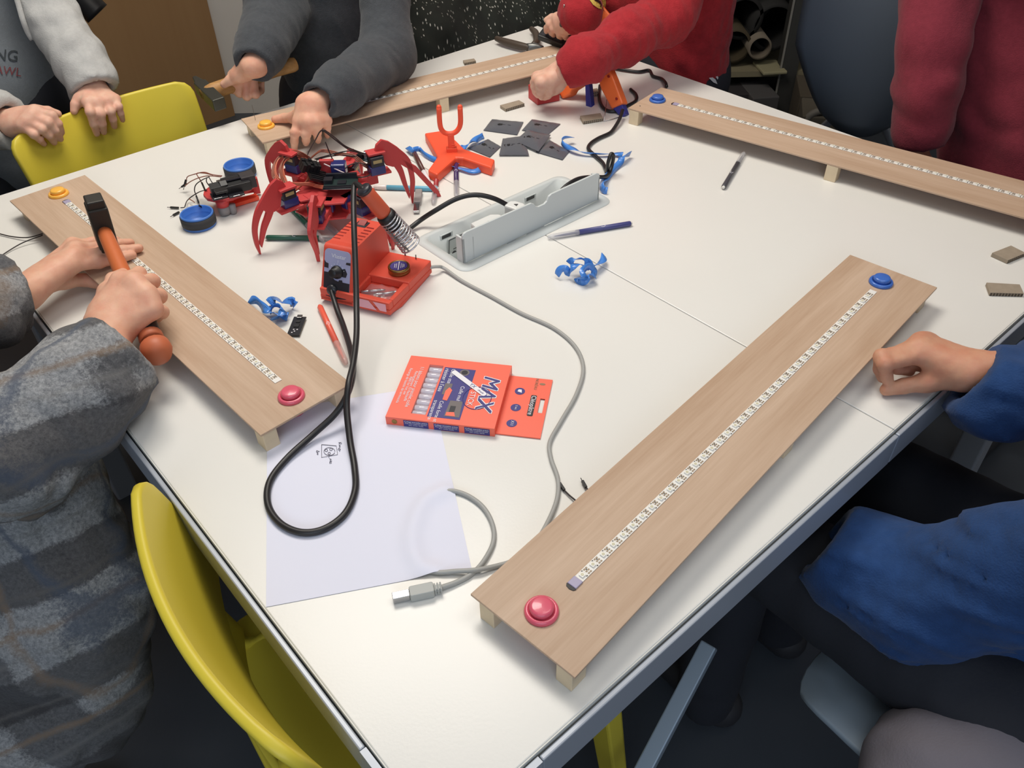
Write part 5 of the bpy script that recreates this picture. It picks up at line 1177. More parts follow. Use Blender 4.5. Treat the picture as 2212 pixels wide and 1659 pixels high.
s1, c1, _ = sleeve([P3((268, 752, .084)), P3((215, 800, .075)), P3((130, 880, .055)), elR, (elR+shR)/2+np.array([-.02, 0, 0]), shR], [0.048, 0.053, 0.057, 0.066, 0.080, 0.092])
s2, c2, _ = sleeve([P3((30, 635, .058)), P3((-40, 655, .07)), elL, shL], [0.043, 0.050, 0.065, 0.085])
pel, che = np.array([-0.86, 0.60, -0.22]), np.array([-0.97, 0.66, 0.28])
torso = [(0, ('c', pel+np.array([.05, -.06, 0]), che+np.array([.03, -.08, 0]), 0.125, 0.12)), (0.1, ('c', pel+np.array([-.05, .1, 0]), che+np.array([-.05, .1, 0]), 0.125, 0.12)), (0.1, ('c', shL, shR, 0.085, 0.085)),
    (0.08, ('c', P3((80, 1060, -.10)), P3((150, 1290, -.26)), 0.085, 0.095)), (0.06, ('c', P3((150, 1290, -.26)), P3((185, 1500, -.40)), 0.095, 0.090)), (0.06, ('c', P3((20, 1300, -.28)), P3((60, 1560, -.42)), 0.09, 0.09))]
def plaid():
    m = bpy.data.materials.new('plaid_fleece'); m.use_nodes = True; nt = m.node_tree; N = nt.nodes.new; L = nt.links.new; b = nt.nodes['Principled BSDF']
    tc = N('ShaderNodeTexCoord'); mp = N('ShaderNodeMapping'); mp.inputs['Rotation'].default_value = (0.55, 0.30, 0.70); L(tc.outputs['Object'], mp.inputs[0])
    wn = N('ShaderNodeTexNoise'); wn.inputs['Scale'].default_value = 9; L(mp.outputs[0], wn.inputs['Vector'])
    wmx = N('ShaderNodeMix'); wmx.data_type = 'RGBA'; wmx.blend_type = 'LINEAR_LIGHT'; wmx.inputs['Factor'].default_value = 0.018; L(mp.outputs[0], wmx.inputs['A']); L(wn.outputs['Color'], wmx.inputs['B'])
    sp = N('ShaderNodeSeparateXYZ'); L(wmx.outputs['Result'], sp.inputs[0])
    sn = N('ShaderNodeTexNoise'); sn.inputs['Scale'].default_value = 210; sn.inputs['Detail'].default_value = 6; sn.inputs['Roughness'].default_value = 0.8; L(tc.outputs['Object'], sn.inputs['Vector'])
    def band(axis, period, off, w):
        a = N('ShaderNodeMath'); a.operation = 'MULTIPLY_ADD'; a.inputs[1].default_value = 1/period; a.inputs[2].default_value = off+50; L(sp.outputs[axis], a.inputs[0])
        f = N('ShaderNodeMath'); f.operation = 'FRACT'; L(a.outputs[0], f.inputs[0])
        s = N('ShaderNodeMath'); s.operation = 'SUBTRACT'; s.inputs[1].default_value = 0.5; L(f.outputs[0], s.inputs[0]); ab = N('ShaderNodeMath'); ab.operation = 'ABSOLUTE'; L(s.outputs[0], ab.inputs[0])
        j = N('ShaderNodeMath'); j.operation = 'MULTIPLY_ADD'; j.inputs[1].default_value = 0.10; L(sn.outputs['Fac'], j.inputs[0]); L(ab.outputs[0], j.inputs[2])
        mr = N('ShaderNodeMapRange'); mr.inputs[1].default_value = w/2+0.05-0.02; mr.inputs[2].default_value = w/2+0.05+0.02; mr.inputs[3].default_value = 1; mr.inputs[4].default_value = 0; L(j.outputs[0], mr.inputs[0]); return mr.outputs[0]
    def mixc(fac, A, col, k):
        mu = N('ShaderNodeMath'); mu.operation = 'MULTIPLY'; mu.inputs[1].default_value = k; L(fac, mu.inputs[0])
        mx = N('ShaderNodeMix'); mx.data_type = 'RGBA'; L(mu.outputs[0], mx.inputs['Factor']); L(A, mx.inputs['A']); mx.inputs['B'].default_value = (*lin(col), 1); return mx.outputs['Result']
    cr = N('ShaderNodeValToRGB'); cr.color_ramp.elements[0].position = 0.34; cr.color_ramp.elements[1].position = 0.66
    cr.color_ramp.elements[0].color = (*lin((122, 124, 128)), 1); cr.color_ramp.elements[1].color = (*lin((206, 206, 206)), 1); L(sn.outputs['Fac'], cr.inputs[0])
    c = cr.outputs[0]
    c = mixc(band('Z', 0.150, 0.0, 0.42), c, (52, 46, 46), 0.72); c = mixc(band('X', 0.150, 0.3, 0.34), c, (48, 46, 50), 0.68)
    c = mixc(band('Z', 0.150, 0.42, 0.05), c, (164, 138, 112), 0.62); c = mixc(band('X', 0.150, 0.02, 0.05), c, (164, 138, 112), 0.55); c = mixc(band('Z', 0.150, 0.62, 0.03), c, (150, 148, 144), 0.5)
    c = mixc(band('X', 0.150, 0.72, 0.06), c, (86, 98, 118), 0.7); c = mixc(band('Z', 0.150, 0.12, 0.025), c, (120, 116, 112), 0.7)
    L(c, b.inputs['Base Color']); b.inputs['Roughness'].default_value = 0.95; b.inputs['Specular IOR Level'].default_value = 0.1; b.inputs['Sheen Weight'].default_value = 0.25
    bp = N('ShaderNodeBump'); bp.inputs['Strength'].default_value = 0.9; bp.inputs['Distance'].default_value = 0.004; L(sn.outputs['Fac'], bp.inputs['Height']); L(bp.outputs['Normal'], b.inputs['Normal'])
    return m
m_plaid = plaid()
hipc = np.array([-0.88, 0.60, -0.10]); sd = np.array([0.60, -0.80, 0]); fw_ = np.array([0.80, 0.60, 0])
tr, sh = legs(hipc, sd, fw_)
inner = [(0, ('c', np.array([-0.87, 0.66, -0.2]), np.array([-0.90, 0.70, 0.30]), 0.16, 0.15))]
hL['sl'], hR['sl'] = s2, s1
core = [(0, ('c', pel, che, 0.09, 0.09)), (0.05, ('c', che, che+np.array([0, 0, .26]), 0.06, 0.05)), (0.03, ('c', shR, elR, 0.04, 0.035)), (0.03, ('c', elR, wr, 0.033, 0.022)), (0.03, ('c', shL, elL, 0.04, 0.035)), (0.03, ('c', elL, wl, 0.033, 0.022)), (.05, ('c', shL, shR, .05, .05))]
person('person in a grey plaid fleece shirt hammering at the left board', hipc, [hL, hR], core, m_skin1, [
    ('plaid_shirt', torso+s1+s2, 0.0075, c1+c2, [(0.006, 45, 21), (0.008, 30, 22, (0.55, 0.45, 0.3))], m_plaid),
    ('dark_shirt', inner, 0.012, (), [(0.005, 40, 4)], mat('shirt_black', (26, 26, 28), 0.9, bump=0.15, bscale=200)),
    ('trousers', tr, 0.014, (), [(0.005, 35, 8)], m_trdark), ('shoes', sh, 0.012, (), None, m_shoe)], head=((-0.93, 0.72, 0.60), (0.8, 0.45, -0.5), 1.0), hair=m_hair)
# the hammer in that fist
def hammer(label, head_p, butt_p, face_dir, handle_m, kind, L_head=0.10):
    a, e = Vector(head_p), Vector(butt_p); t = thing('hammer', label, 'hammer', (a.x, a.y, a.z)); d = (e-a); Lh = d.length; F = frame((0, 0, 0), d, None, Vector(face_dir))
    # x runs down the handle, z along the head
    return t, F, Lh
hp_, bp_ = at(221, 490, .098), at(336, 752, .062)
t, F, Lh = hammer('hammer with an orange handle held over the left board', hp_, bp_, Vector((0.05, 0.02, 1)), None, 0)
b = MB(); b.fbox(F, (-0.015, -0.0135, -0.030), (0.015, 0.0135, 0.038)); b.fbox(F, (-0.012, -0.012, 0.036), (0.012, 0.012, 0.050)); b.prism([(-0.012, -0.029), (0.012, -0.029), (0.002, -0.050), (-0.003, -0.050)], -0.0115, 0.0115, F @ Matrix(((1, 0, 0, 0), (0, 0, 1, 0), (0, 1, 0, 0), (0, 0, 0, 1)))); b.build('head', mat('hammer_black', (52, 50, 46), 0.5, metal=0.4), t, bevel=0.002)
MX = F @ Matrix(((0, 0, 1, 0), (1, 0, 0, 0), (0, 1, 0, 0), (0, 0, 0, 1)))
b = MB(); b.lathe([(0.0095, 0.012), (0.0105, 0.03), (0.0115, Lh*0.45), (0.0125, Lh*0.80)], MX, 18); b.build('handle', mat('hammer_orange', (206, 110, 62), 0.45), t)
b = MB(); b.lathe([(0.0125, Lh*0.70), (0.0145, Lh*0.74), (0.0150, Lh*0.93), (0.0140, Lh*0.95)], MX, 18); b.build('grip', m_black, t)
b = MB(); b.lathe([(0.0140, Lh*0.90), (0.0155, Lh*0.915), (0.0155, Lh*0.935), (0.014, Lh*0.95)], MX, 18); b.build('grip_ring', mat('hammer_orange2', (196, 110, 74), 0.5), t)
b = MB(); b.lathe([(0.013, Lh*0.965), (0.0185, Lh*0.985), (0.0195, Lh*1.02), (0.016, Lh*1.055), (0.008, Lh*1.07), (1e-7, Lh*1.072)], MX, 18); b.build('end_knob', mat('hammer_orange3', (198, 108, 72), 0.5), t)

# --- the person in the dark grey sweater with the wooden hammer
hA = dict(n='wood hammer', wrist=(552, 140, .112), arm=(572, 92, .2), fingers=[
    [(506, 165, .080), (504, 192, .048), (516, 199, .028), (529, 188, .038)], [(519, 160, .082), (518, 200, .042), (532, 204, .024), (546, 190, .036)],
    [(532, 156, .082), (533, 207, .040), (548, 203, .024), (553, 180, .046)], [(546, 153, .080), (552, 204, .042), (564, 196, .030), (566, 176, .048)]],
    thumb=[(541, 147, .100), (515, 163, .090), (497, 173, .080), (484, 182, .072)], s=1.0)
hB = dict(n='dark left', wrist=(672, 226, .088), arm=(715, 196, .125), fingers=[
    [(646, 262, .066), (637, 287, .050), (636, 306, .028), (636, 321, .010)], [(665, 264, .068), (661, 290, .048), (661, 302, .030), (661, 309, .018)],
    [(683, 263, .066), (684, 285, .046), (686, 297, .030), (687, 304, .020)], [(704, 260, .060), (706, 276, .044), (707, 287, .030), (707, 294, .020)]],
    thumb=[(654, 242, .070), (636, 254, .052), (615, 255, .044), (594, 258, .041)], s=0.95)
def E2(x, y, d): return np.array(edge(x, y, 'BL', d))
shR2, shL2 = np.array([-0.56, 1.92, 0.50]), np.array([-0.27, 2.16, 0.50])
elR2 = E2(600, 24, 0.12); elL2 = P3((838, 122, .080))
pel2, che2 = E2(745, 210, 0.22), np.array([-0.42, 2.07, 0.34])
s1, c1, _ = sleeve([P3((547, 143, .113)), mv(P3((550, 137, .118)), elR2, .3), mv(P3((550, 137, .118)), elR2, .65), elR2, shR2], [0.038, 0.043, 0.048, 0.054, 0.068])
s2, c2, _ = sleeve([P3((686, 220, .094)), mv(P3((686, 220, .094)), elL2, .3), mv(P3((686, 220, .094)), elL2, .65), elL2, shL2], [0.036, 0.040, 0.044, 0.050, 0.068])
ax2 = np.array([0.76, 0.65, 0])
torso2 = [(0, ('c', pel2-ax2*.05, che2-ax2*.07, 0.085, 0.11)), (0.08, ('c', pel2+ax2*.05, che2+ax2*.07, 0.085, 0.11)), (0.08, ('c', shL2, shR2, 0.08, 0.08)), (0.06, ('c', pel2+ax2*0.02+np.array([0, 0, -.02]), pel2+ax2*0.02+np.array([0, 0, -.12]), 0.09, 0.07))]
tr, sh = legs(pel2+np.array([0, 0, -.02]), ax2, np.array([0.65, -0.76, 0]), 0.065, 0.075)
hA['sl'], hB['sl'] = s1, s2
core = [(0, ('c', pel2, che2, 0.07, 0.07)), (0.05, ('c', che2, che2+np.array([0, 0, .30]), 0.06, 0.045)), (.04, ('c', shL2, shR2, .045, .045)), (0.03, ('c', shR2, elR2, 0.04, 0.035)), (0.03, ('c', elR2, P3((553, 132, .117)), 0.033, 0.020)), (0.03, ('c', shL2, elL2, 0.04, 0.035)), (0.03, ('c', elL2, P3((680, 222, .09)), 0.033, 0.022))]
m_swd = mat('sweater_charcoal', (70, 73, 77), 0.95, var=0.12, vscale=120, bump=0.35, bscale=420, spec=0.15, sheen=0.15)
person('person in a charcoal sweater holding a wooden hammer at the far board', pel2, [hA, hB], core, m_skin1, [
    ('sweater', torso2+s1+s2, 0.0062, c1+c2, [(0.003, 38, 31), (0.003, 45, 32, (0.2, 0.8, 0.1))], m_swd), ('trousers', tr, 0.014, (), [(0.004, 35, 8)], m_trdark), ('shoes', sh, 0.012, (), None, m_shoe)],
    head=((-0.39, 1.99, 0.76), (0.4, -0.75, -0.55), 0.95), hair=m_hair2)
hp_, bp_ = at(448, 200, .055), at(638, 138, .065)
hd = at(398, 178, .060)-at(484, 214, .047)
t, F, Lh = hammer('hammer with a plain wooden handle held above the far board', hp_, bp_, hd, None, 0)
hl = hd.length/2
b = MB(); b.fbox(F, (-0.013, -0.0125, -hl), (0.013, 0.0125, hl*0.55)); b.prism([(-0.011, hl*0.5), (0.011, hl*0.5), (0.004, hl), (-0.004, hl)], -0.0115, 0.0115, F @ Matrix(((1, 0, 0, 0), (0, 0, 1, 0), (0, 1, 0, 0), (0, 0, 0, 1)))); b.build('head', mat('hammer_iron', (66, 66, 60), 0.45, metal=0.5), t, bevel=0.002)
MX = F @ Matrix(((0, 0, 1, 0), (1, 0, 0, 0), (0, 1, 0, 0), (0, 0, 0, 1)))
b = MB(); b.lathe([(0.011, -0.013), (0.0155, 0.012), (0.0165, Lh*0.25), (0.0145, Lh*0.5), (0.0135, Lh*0.75), (0.0155, Lh*0.96), (0.0135, Lh), (1e-7, Lh+0.001)], MX, 18); b.build('handle', m_handle, t)

# --- the person with pale grey sleeves behind the yellow chair
hC = dict(n='grey left', wrist=cw(205, 200, -0.035), arm=cw(190, 150, -0.085), fingers=[
    [cw(190, 221, 0.003), cw(195, 242, 0.022), cw(202, 268, 0.019), cw(209, 289, 0.011)], [cw(211, 222, 0.006), cw(217, 246, 0.024), cw(221, 268, 0.021), cw(224, 285, 0.011)],
    [cw(231, 219, 0.006), cw(239, 240, 0.024), cw(244, 258, 0.021), cw(247, 273, 0.011)], [cw(248, 215, 0.003), cw(256, 230, 0.022), cw(261, 245, 0.020), cw(265, 259, 0.011)]],
    thumb=[cw(190, 206, -0.028), cw(172, 215, -0.026), cw(163, 226, -0.022), cw(160, 240, -0.019)], s=0.95)
hD = dict(n='grey right', wrist=cw(34, 266, -0.030), arm=cw(-10, 262, -0.085), fingers=[
    [cw(76, 240, -0.006), cw(112, 250, 0.016), cw(126, 267, 0.020), cw(133, 286, 0.011)], [cw(70, 251, 0.000), cw(103, 265, 0.022), cw(119, 282, 0.021), cw(130, 300, 0.011)],
    [cw(60, 262, 0.002), cw(90, 279, 0.023), cw(106, 293, 0.021), cw(117, 308, 0.011)], [cw(48, 272, 0.000), cw(73, 291, 0.021), cw(86, 302, 0.019), cw(95, 311, 0.011)]],
    thumb=[cw(48, 250, -0.030), cw(78, 240, -0.028), cw(104, 240, -0.026), cw(125, 246, -0.022)], s=0.95)
shL3, shR3 = np.array([-1.02, 1.98, 0.46]), np.array([-1.30, 1.72, 0.46])
wl3 = P3(cw(203, 190, -0.042)); wr3 = P3(cw(20, 262, -0.045))
elL3 = np.array(edge(112, 36, 'BL', 0.30)); elR3 = np.array([-1.22, 1.58, 0.10])
s1, c1, _ = sleeve([P3(cw(207, 196, -0.036)), P3(cw(192, 165, -0.06)), mv(P3(cw(192, 165, -0.06)), elL3, .5), elL3, shL3], [0.043, 0.040, 0.041, 0.043, 0.062])
s2, c2, _ = sleeve([P3(cw(24, 262, -0.038)), P3(cw(-5, 258, -0.07)), elR3, shR3], [0.040, 0.044, 0.055, 0.07])
pel3, che3 = np.array(edge(10, 200, 'BL', 0.48)), np.array([-1.16, 1.88, 0.32])
ax3 = np.array([0.73, 0.68, 0])
torso3 = [(0, ('c', pel3-ax3*.07, che3-ax3*.07, 0.115, 0.115)), (0.08, ('c', pel3+ax3*.0+np.array([0, 0, -.06]), che3+ax3*.05, 0.105, 0.105)), (0.08, ('c', shL3*.9+shR3*.1, shR3, 0.075, 0.075)), (0.05, ('c', pel3+np.array([0, 0, -.12]), pel3+np.array([0, 0, .0]), 0.13, 0.12))]
tr, sh = legs(pel3+np.array([0, 0, -.08]), ax3, np.array([0.65, -0.76, 0]), 0.065, 0.075)
hC['sl'], hD['sl'] = s1, s2
core = [(0, ('c', pel3, che3, 0.07, 0.07)), (0.05, ('c', che3, che3+np.array([0, 0, .30]), 0.06, 0.045)), (.04, ('c', shL3, shR3, .045, .045)), (0.03, ('c', shR3, elR3, 0.04, 0.033)), (0.03, ('c', elR3, wr3, 0.03, 0.022)), (0.03, ('c', shL3, elL3, 0.04, 0.033)), (0.03, ('c', elL3, wl3, 0.03, 0.022))]
m_mel = mat('sleeve_grey', (184, 184, 182), 0.95, var=0.06, vscale=140, bump=0.2, bscale=420, spec=0.1)
m_tee = mat('shirt_bluegrey', (118, 124, 130), 0.95, var=0.06, vscale=140, bump=0.2, bscale=420, spec=0.1)
pp = person('person in a printed grey top with both hands on the yellow chair', pel3, [hC, hD], core, m_skin3, [
    ('sleeve', s1, 0.0065, c1, [(0.003, 62, 41), (0.0055, 55, 42, elL3-wl3)], m_mel), ('sleeve', s2, 0.0065, c2, [(0.003, 62, 43), (0.0055, 55, 44, elR3-wr3)], m_mel),
    ('shirt', torso3, 0.009, (), [(0.006, 34, 45)], m_tee), ('trousers', tr, 0.014, (), [(0.004, 35, 8)], m_trdark), ('shoes', sh, 0.012, (), None, m_shoe)],
    head=((-1.13, 1.82, 0.72), (0.5, -0.8, -0.4), 0.95), hair=m_hair)
# print on the chest and the drawstring
def wrapped(root, nm, label_pts, m, off=0.004):
    pass
dg = bpy.context.evaluated_depsgraph_get()
def cast_text(name, body, size, px, py, garment, m, root, dx=(1, 0), rot=0.0, jitter=False, outline=False):
    """lettering laid on a garment: each vertex is dropped on the cloth along the line of sight"""
    v, f = text_geo(body, size, Matrix.Rotation(rot, 4, 'Z')); b = MB(); vs = []
    inv = world_of(garment).inverted()
    me = garment.data; from mathutils.bvhtree import BVHTree
    W_ = world_of(garment); bv = BVHTree.FromPolygons([W_ @ q.co for q in me.vertices], [tuple(p.vertices) for p in me.polygons])
    last = None
    for p in v:
        d = ray(px+p.x, py-p.y).normalized(); hit = bv.ray_cast(CAM, d)
        if hit[0] is None: q = last
        else: q = hit[0]-d*0.0025; last = q
        vs.append(q)
    if any(q is None for q in vs): return None
    b.add(vs, f, False); return b.build(name, m, root, world=True)
shirt = [c for c in bpy.data.objects if c.parent == pp and c.name.startswith('shirt')][0]
cast_text('chest_lettering', 'NG', 34, 14, 120, shirt, mat('print_charcoal', (60, 66, 70), 0.9), pp, rot=-0.1)
cast_text('chest_lettering', 'AWL', 26, 18, 154, shirt, mat('print_dull_red', (122, 62, 66), 0.9), pp, rot=-0.12)
b = MB(); P = [Vector(edge(x, y, 'BL', d)) for x, y, d in ((28, -30, .30), (40, 10, .29), (50, 45, .28), (60, 70, .28), (70, 86, .28))]; b.ribbon(spline(P, 5), Vector((0.5, -0.8, 0.3)), 0.010, 0.0015); b.build('drawstring', m_mel, pp, world=True)

# --- the person in the red sweater with the shield badge
hE = dict(n='red left', wrist=(1211, 158, .078), arm=(1262, 138, .110), fingers=[
    [(1186, 182, .066), (1188, 197, .052), (1184, 206, .040), (1177, 211, .032)], [(1170, 178, .074), (1168, 193, .058), (1167, 204, .044), (1170, 210, .034)],
    [(1162, 173, .070), (1157, 187, .056), (1157, 198, .042), (1162, 206, .032)], [(1160, 167, .064), (1153, 178, .050), (1152, 187, .038), (1154, 196, .028)]],
    thumb=[(1206, 172, .066), (1206, 186, .056), (1199, 195, .050), (1191, 201, .044)], s=0.95)
hF = dict(n='red right', wrist=(1236, 48, .105), arm=(1262, 30, .145), fingers=[
    [(1208, 46, .098), (1188, 52, .088), (1181, 60, .076), (1180, 68, .064)], [(1210, 54, .092), (1196, 62, .080), (1192, 70, .066), (1196, 76, .056)],
    [(1216, 60, .086), (1208, 70, .074), (1208, 77, .062), (1213, 82, .052)], [(1224, 64, .082), (1220, 74, .070), (1222, 81, .058), (1228, 84, .050)]],
    thumb=[(1226, 44, .105), (1206, 38, .104), (1192, 38, .100), (1181, 43, .094)], s=0.9)
shL4, shR4 = np.array([0.52, 2.02, 0.46]), np.array([0.26, 2.26, 0.50])
elL4 = np.array(edge(1440, 34, 'BR', -0.05)); elR4 = np.array(edge(1262, -8, 'BR', 0.10))
pel4, che4 = np.array(edge(1440, 130, 'BR', 0.20)), np.array([0.39, 2.12, 0.32])
s1, c1, _ = sleeve([P3((1214, 158, .088)), P3((1262, 130, .112)), mv(P3((1262, 130, .112)), elL4, .5), elL4, shL4], [0.031, 0.036, 0.044, 0.052, 0.074])
s2, c2, _ = sleeve([P3((1238, 46, .106)), P3((1254, 26, .13)), elR4, shR4], [0.033, 0.038, 0.045, 0.07])
ax4 = np.array([0.65, -0.76, 0])
torso4 = [(0, ('c', pel4-ax4*.09, che4-ax4*.08, 0.115, 0.115)), (0.08, ('c', pel4+ax4*.06, che4+ax4*.07, 0.105, 0.11)), (0.08, ('c', shL4, shR4, 0.08, 0.08))]
tr, sh = legs(pel4+np.array([0, 0, -.05]), ax4, np.array([-0.76, -0.65, 0]), 0.07, 0.085)
hE['sl'], hF['sl'] = s1, s2
core = [(0, ('c', pel4, che4, 0.07, 0.07)), (0.05, ('c', che4, che4+np.array([0, 0, .30]), 0.06, 0.045)), (.04, ('c', shL4, shR4, .045, .045)), (0.03, ('c', shR4, elR4, 0.04, 0.033)), (0.03, ('c', elR4, P3((1240, 45, .107)), 0.03, 0.022)), (0.03, ('c', shL4, elL4, 0.04, 0.033)), (0.03, ('c', elL4, P3((1218, 157, .086)), 0.03, 0.022))]
m_swr = mat('sweater_red', (166, 46, 52), 0.95, var=0.1, vscale=120, bump=0.3, bscale=420, spec=0.1, sheen=0.1)
pr4 = person('person in a red sweater with a yellow shield badge leaning over the table', pel4, [hE, hF], core, m_skin3, [
    ('sweater', torso4+s1+s2, 0.0062, c1+c2, [(0.003, 40, 51), (0.005, 40, 52, (0.7, 0.6, 0.2))], m_swr), ('trousers', tr, 0.014, (), [(0.004, 35, 8)], m_trdark), ('shoes', sh, 0.012, (), None, m_shoe)],
    head=((0.36, 2.08, 0.76), (-0.65, -0.6, -0.5), 0.95), hair=m_hair2)
def cast_poly(name, polys, garment, m, root, off=0.003):
    from mathutils.bvhtree import BVHTree
    W_ = world_of(garment); me = garment.data; bv = BVHTree.FromPolygons([W_ @ q.co for q in me.vertices], [tuple(p.vertices) for p in me.polygons])
    b = MB()
    for P in polys:
        bm = bmesh.new(); bm.faces.new([bm.verts.new((x, y, 0)) for x, y in P]); bmesh.ops.triangulate(bm, faces=bm.faces[:])
        for _ in range(2): bmesh.ops.subdivide_edges(bm, edges=bm.edges[:], cuts=1, use_grid_fill=True)
        bm.verts.index_update(); vs = []
        for v in bm.verts:
            d = ray(v.co.x, v.co.y).normalized(); h = bv.ray_cast(CAM, d); vs.append(h[0]-d*off if h[0] else None)
        ok = [f for f in bm.faces if all(vs[v.index] is not None for v in f.verts)]
        b.add([v if v is not None else Vector((0, 0, 0)) for v in vs], [[v.index for v in f.verts] for f in ok], False); bm.free()
    return b.build(name, m, root, world=True)
sw4 = [c for c in bpy.data.objects if c.parent == pr4 and c.name.startswith('sweater')][0]
bd = cast_poly('shield_badge', [[(1270, -14), (1308, -14), (1309, 8), (1306, 22), (1293, 18), (1281, 10), (1274, 0)]], sw4, mat('badge_yellow', (206, 178, 84), 0.8), pr4)
cast_poly('badge_figure', [[(1283, -8), (1290, -2), (1297, 2), (1299, 6), (1296, 8), (1291, 4), (1286, 2), (1280, -4)], [(1296, 4), (1300, 8), (1299, 16), (1297, 15), (1298, 9), (1294, 7)], [(1298, 0), (1303, -4), (1301, 2)]], sw4, m_black, bd, 0.0042)
cast_poly('trouser_stripe', [[(1521, 152), (1526, 146), (1534, 163), (1546, 172), (1550, 182), (1541, 178), (1529, 166)], [(1531, 138), (1535, 132), (1541, 146), (1552, 168), (1550, 172), (1539, 154)]], [c for c in bpy.data.objects if c.parent == pr4 and c.name.startswith('trousers')][0], mat('stripe_white', (196, 196, 200), 0.8), pr4)
t = thing('red_box', 'small red printed box in the hand of the red sweater', 'box', at(1161, 228, 0), 0)
c0 = at(1161, 228, 0); d = at(1209, 218, 0)-c0; F = frame((0, 0, 0.0003), d); b = MB(); b.fbox(F, (0, 0.0, 0), (d.length, 0.045, 0.030)); b.fbox(F, (0.004, 0.004, 0.030), (d.length-0.004, 0.041, 0.033)); b.build('shell', m_redp, t, bevel=0.0015)
ph = at(1198, 78, 0.05); t = thing('black_case', 'black flat case held in the shaded hand of the red sweater', 'case', ph)
F = frame((0, 0, 0), at(1222, 84, .045)-at(1174, 66, .055), None, (0.1, -0.5, 0.8)); b = MB(); b.fbox(F, (-0.034, -0.022, -0.008), (0.034, 0.022, 0.008)); b.build('shell', m_black, t, bevel=0.003)
b = MB(); b.fbox(F, (-0.028, -0.017, 0.0081), (0.028, 0.017, 0.0086)); b.build('face', m_pdark, t)
t = thing('screwdriver', 'thin steel screwdriver shaft pointing up from the shaded hand', 'screwdriver', at(1216, 40, .12))
b = MB(); b.cyl((0, 0, 0), at(1219, 10, .155)-at(1216, 40, .12), 0.0018, n=8); b.build('shaft', m_metal, t); b = MB(); b.cyl((0, 0, 0), (at(1214, 54, .10)-at(1216, 40, .12)), 0.006, n=10); b.build('handle', m_black, t)

# --- the person in the maroon sweater (right, beyond the long board)
hG = dict(n='maroon', wrist=Vector(edge(1975, 318, 'BR', 0.10)), arm=Vector(edge(1985, 270, 'BR', 0.11)), fingers=[
    [Vector(edge(1965, 350, 'BR', 0.085)), Vector(edge(1966, 378, 'BR', 0.085)), Vector(edge(1970, 396, 'BR', 0.09)), Vector(edge(1974, 408, 'BR', 0.10))], [Vector(edge(1978, 353, 'BR', 0.10)), Vector(edge(1980, 384, 'BR', 0.10)), Vector(edge(1982, 402, 'BR', 0.105)), Vector(edge(1984, 414, 'BR', 0.11))],
    [Vector(edge(1991, 352, 'BR', 0.115)), Vector(edge(1993, 380, 'BR', 0.115)), Vector(edge(1994, 398, 'BR', 0.12)), Vector(edge(1994, 408, 'BR', 0.125))], [Vector(edge(2002, 348, 'BR', 0.13)), Vector(edge(2004, 370, 'BR', 0.13)), Vector(edge(2004, 384, 'BR', 0.135)), Vector(edge(2003, 392, 'BR', 0.14))]],
    thumb=[Vector(edge(1966, 326, 'BR', 0.09)), Vector(edge(1953, 345, 'BR', 0.075)), Vector(edge(1950, 362, 'BR', 0.075)), Vector(edge(1953, 376, 'BR', 0.08))], s=0.9)
def E5(x, y, d): return np.array(edge(x, y, 'BR', d))
sh5, sh5b = E5(2050, -170, 0.20), np.array([1.02, 1.34, 0.55])
el5 = E5(2016, 90, 0.10)
s1, c1, _ = sleeve([E5(1990, 316, 0.09), E5(1992, 268, 0.09), E5(2006, 180, 0.09), el5, sh5], [0.044, 0.054, 0.060, 0.062, 0.080])
pel5, che5 = E5(2215, 330, 0.30), E5(2190, -60, 0.32)
torso5 = [(0, ('c', pel5, che5, 0.15, 0.14)), (0.08, ('c', pel5+np.array([.10, -.12, -.05]), che5+np.array([.09, -.11, 0]), 0.14, 0.13)), (0.08, ('c', sh5, sh5b, 0.09, 0.09)), (0.07, ('c', sh5b, np.array([1.12, 1.14, 0.2]), 0.075, 0.065)), (0.05, ('c', pel5+np.array([0, 0, -.02]), pel5+np.array([0, 0, -.16]), 0.14, 0.13))]
tr, sh = legs(pel5+np.array([.05, -.05, -.12]), ax4, np.array([-0.76, -0.65, 0]), 0.075, 0.085)
hG['sl'] = s1
core = [(0, ('c', pel5, che5, 0.08, 0.08)), (0.05, ('c', che5, che5+np.array([.03, -.05, .34]), 0.06, 0.045)), (.04, ('c', sh5, sh5b, .045, .045)), (0.03, ('c', sh5, el5, 0.04, 0.033)), (0.03, ('c', el5, E5(1980, 312, .10), 0.03, 0.022)), (0.03, ('c', sh5b, np.array([1.12, 1.14, .2]), 0.04, 0.033)), (0.03, ('c', np.array([1.12, 1.14, .2]), np.array([1.02, 1.06, .0]), 0.033, 0.022))]
m_swm = mat('sweater_maroon', (128, 50, 62), 0.95, var=0.1, vscale=120, bump=0.3, bscale=420, spec=0.1, sheen=0.1)
person('person in a maroon sweater standing by the long board, arm hanging', pel5, [hG], core, m_skin2, [
    ('sweater', torso5+[(0.015, q) for k, q in s1], 0.0085, c1, [(0.005, 32, 61), (0.007, 26, 62, (0.5, -0.4, 0.7))], m_swm), ('trousers', tr, 0.014, (), [(0.004, 35, 8)], m_trdark), ('shoes', sh, 0.012, (), None, m_shoe)],
    head=((0.98, 1.42, 0.80), (-0.75, -0.4, -0.5), 0.95), hair=m_hair)

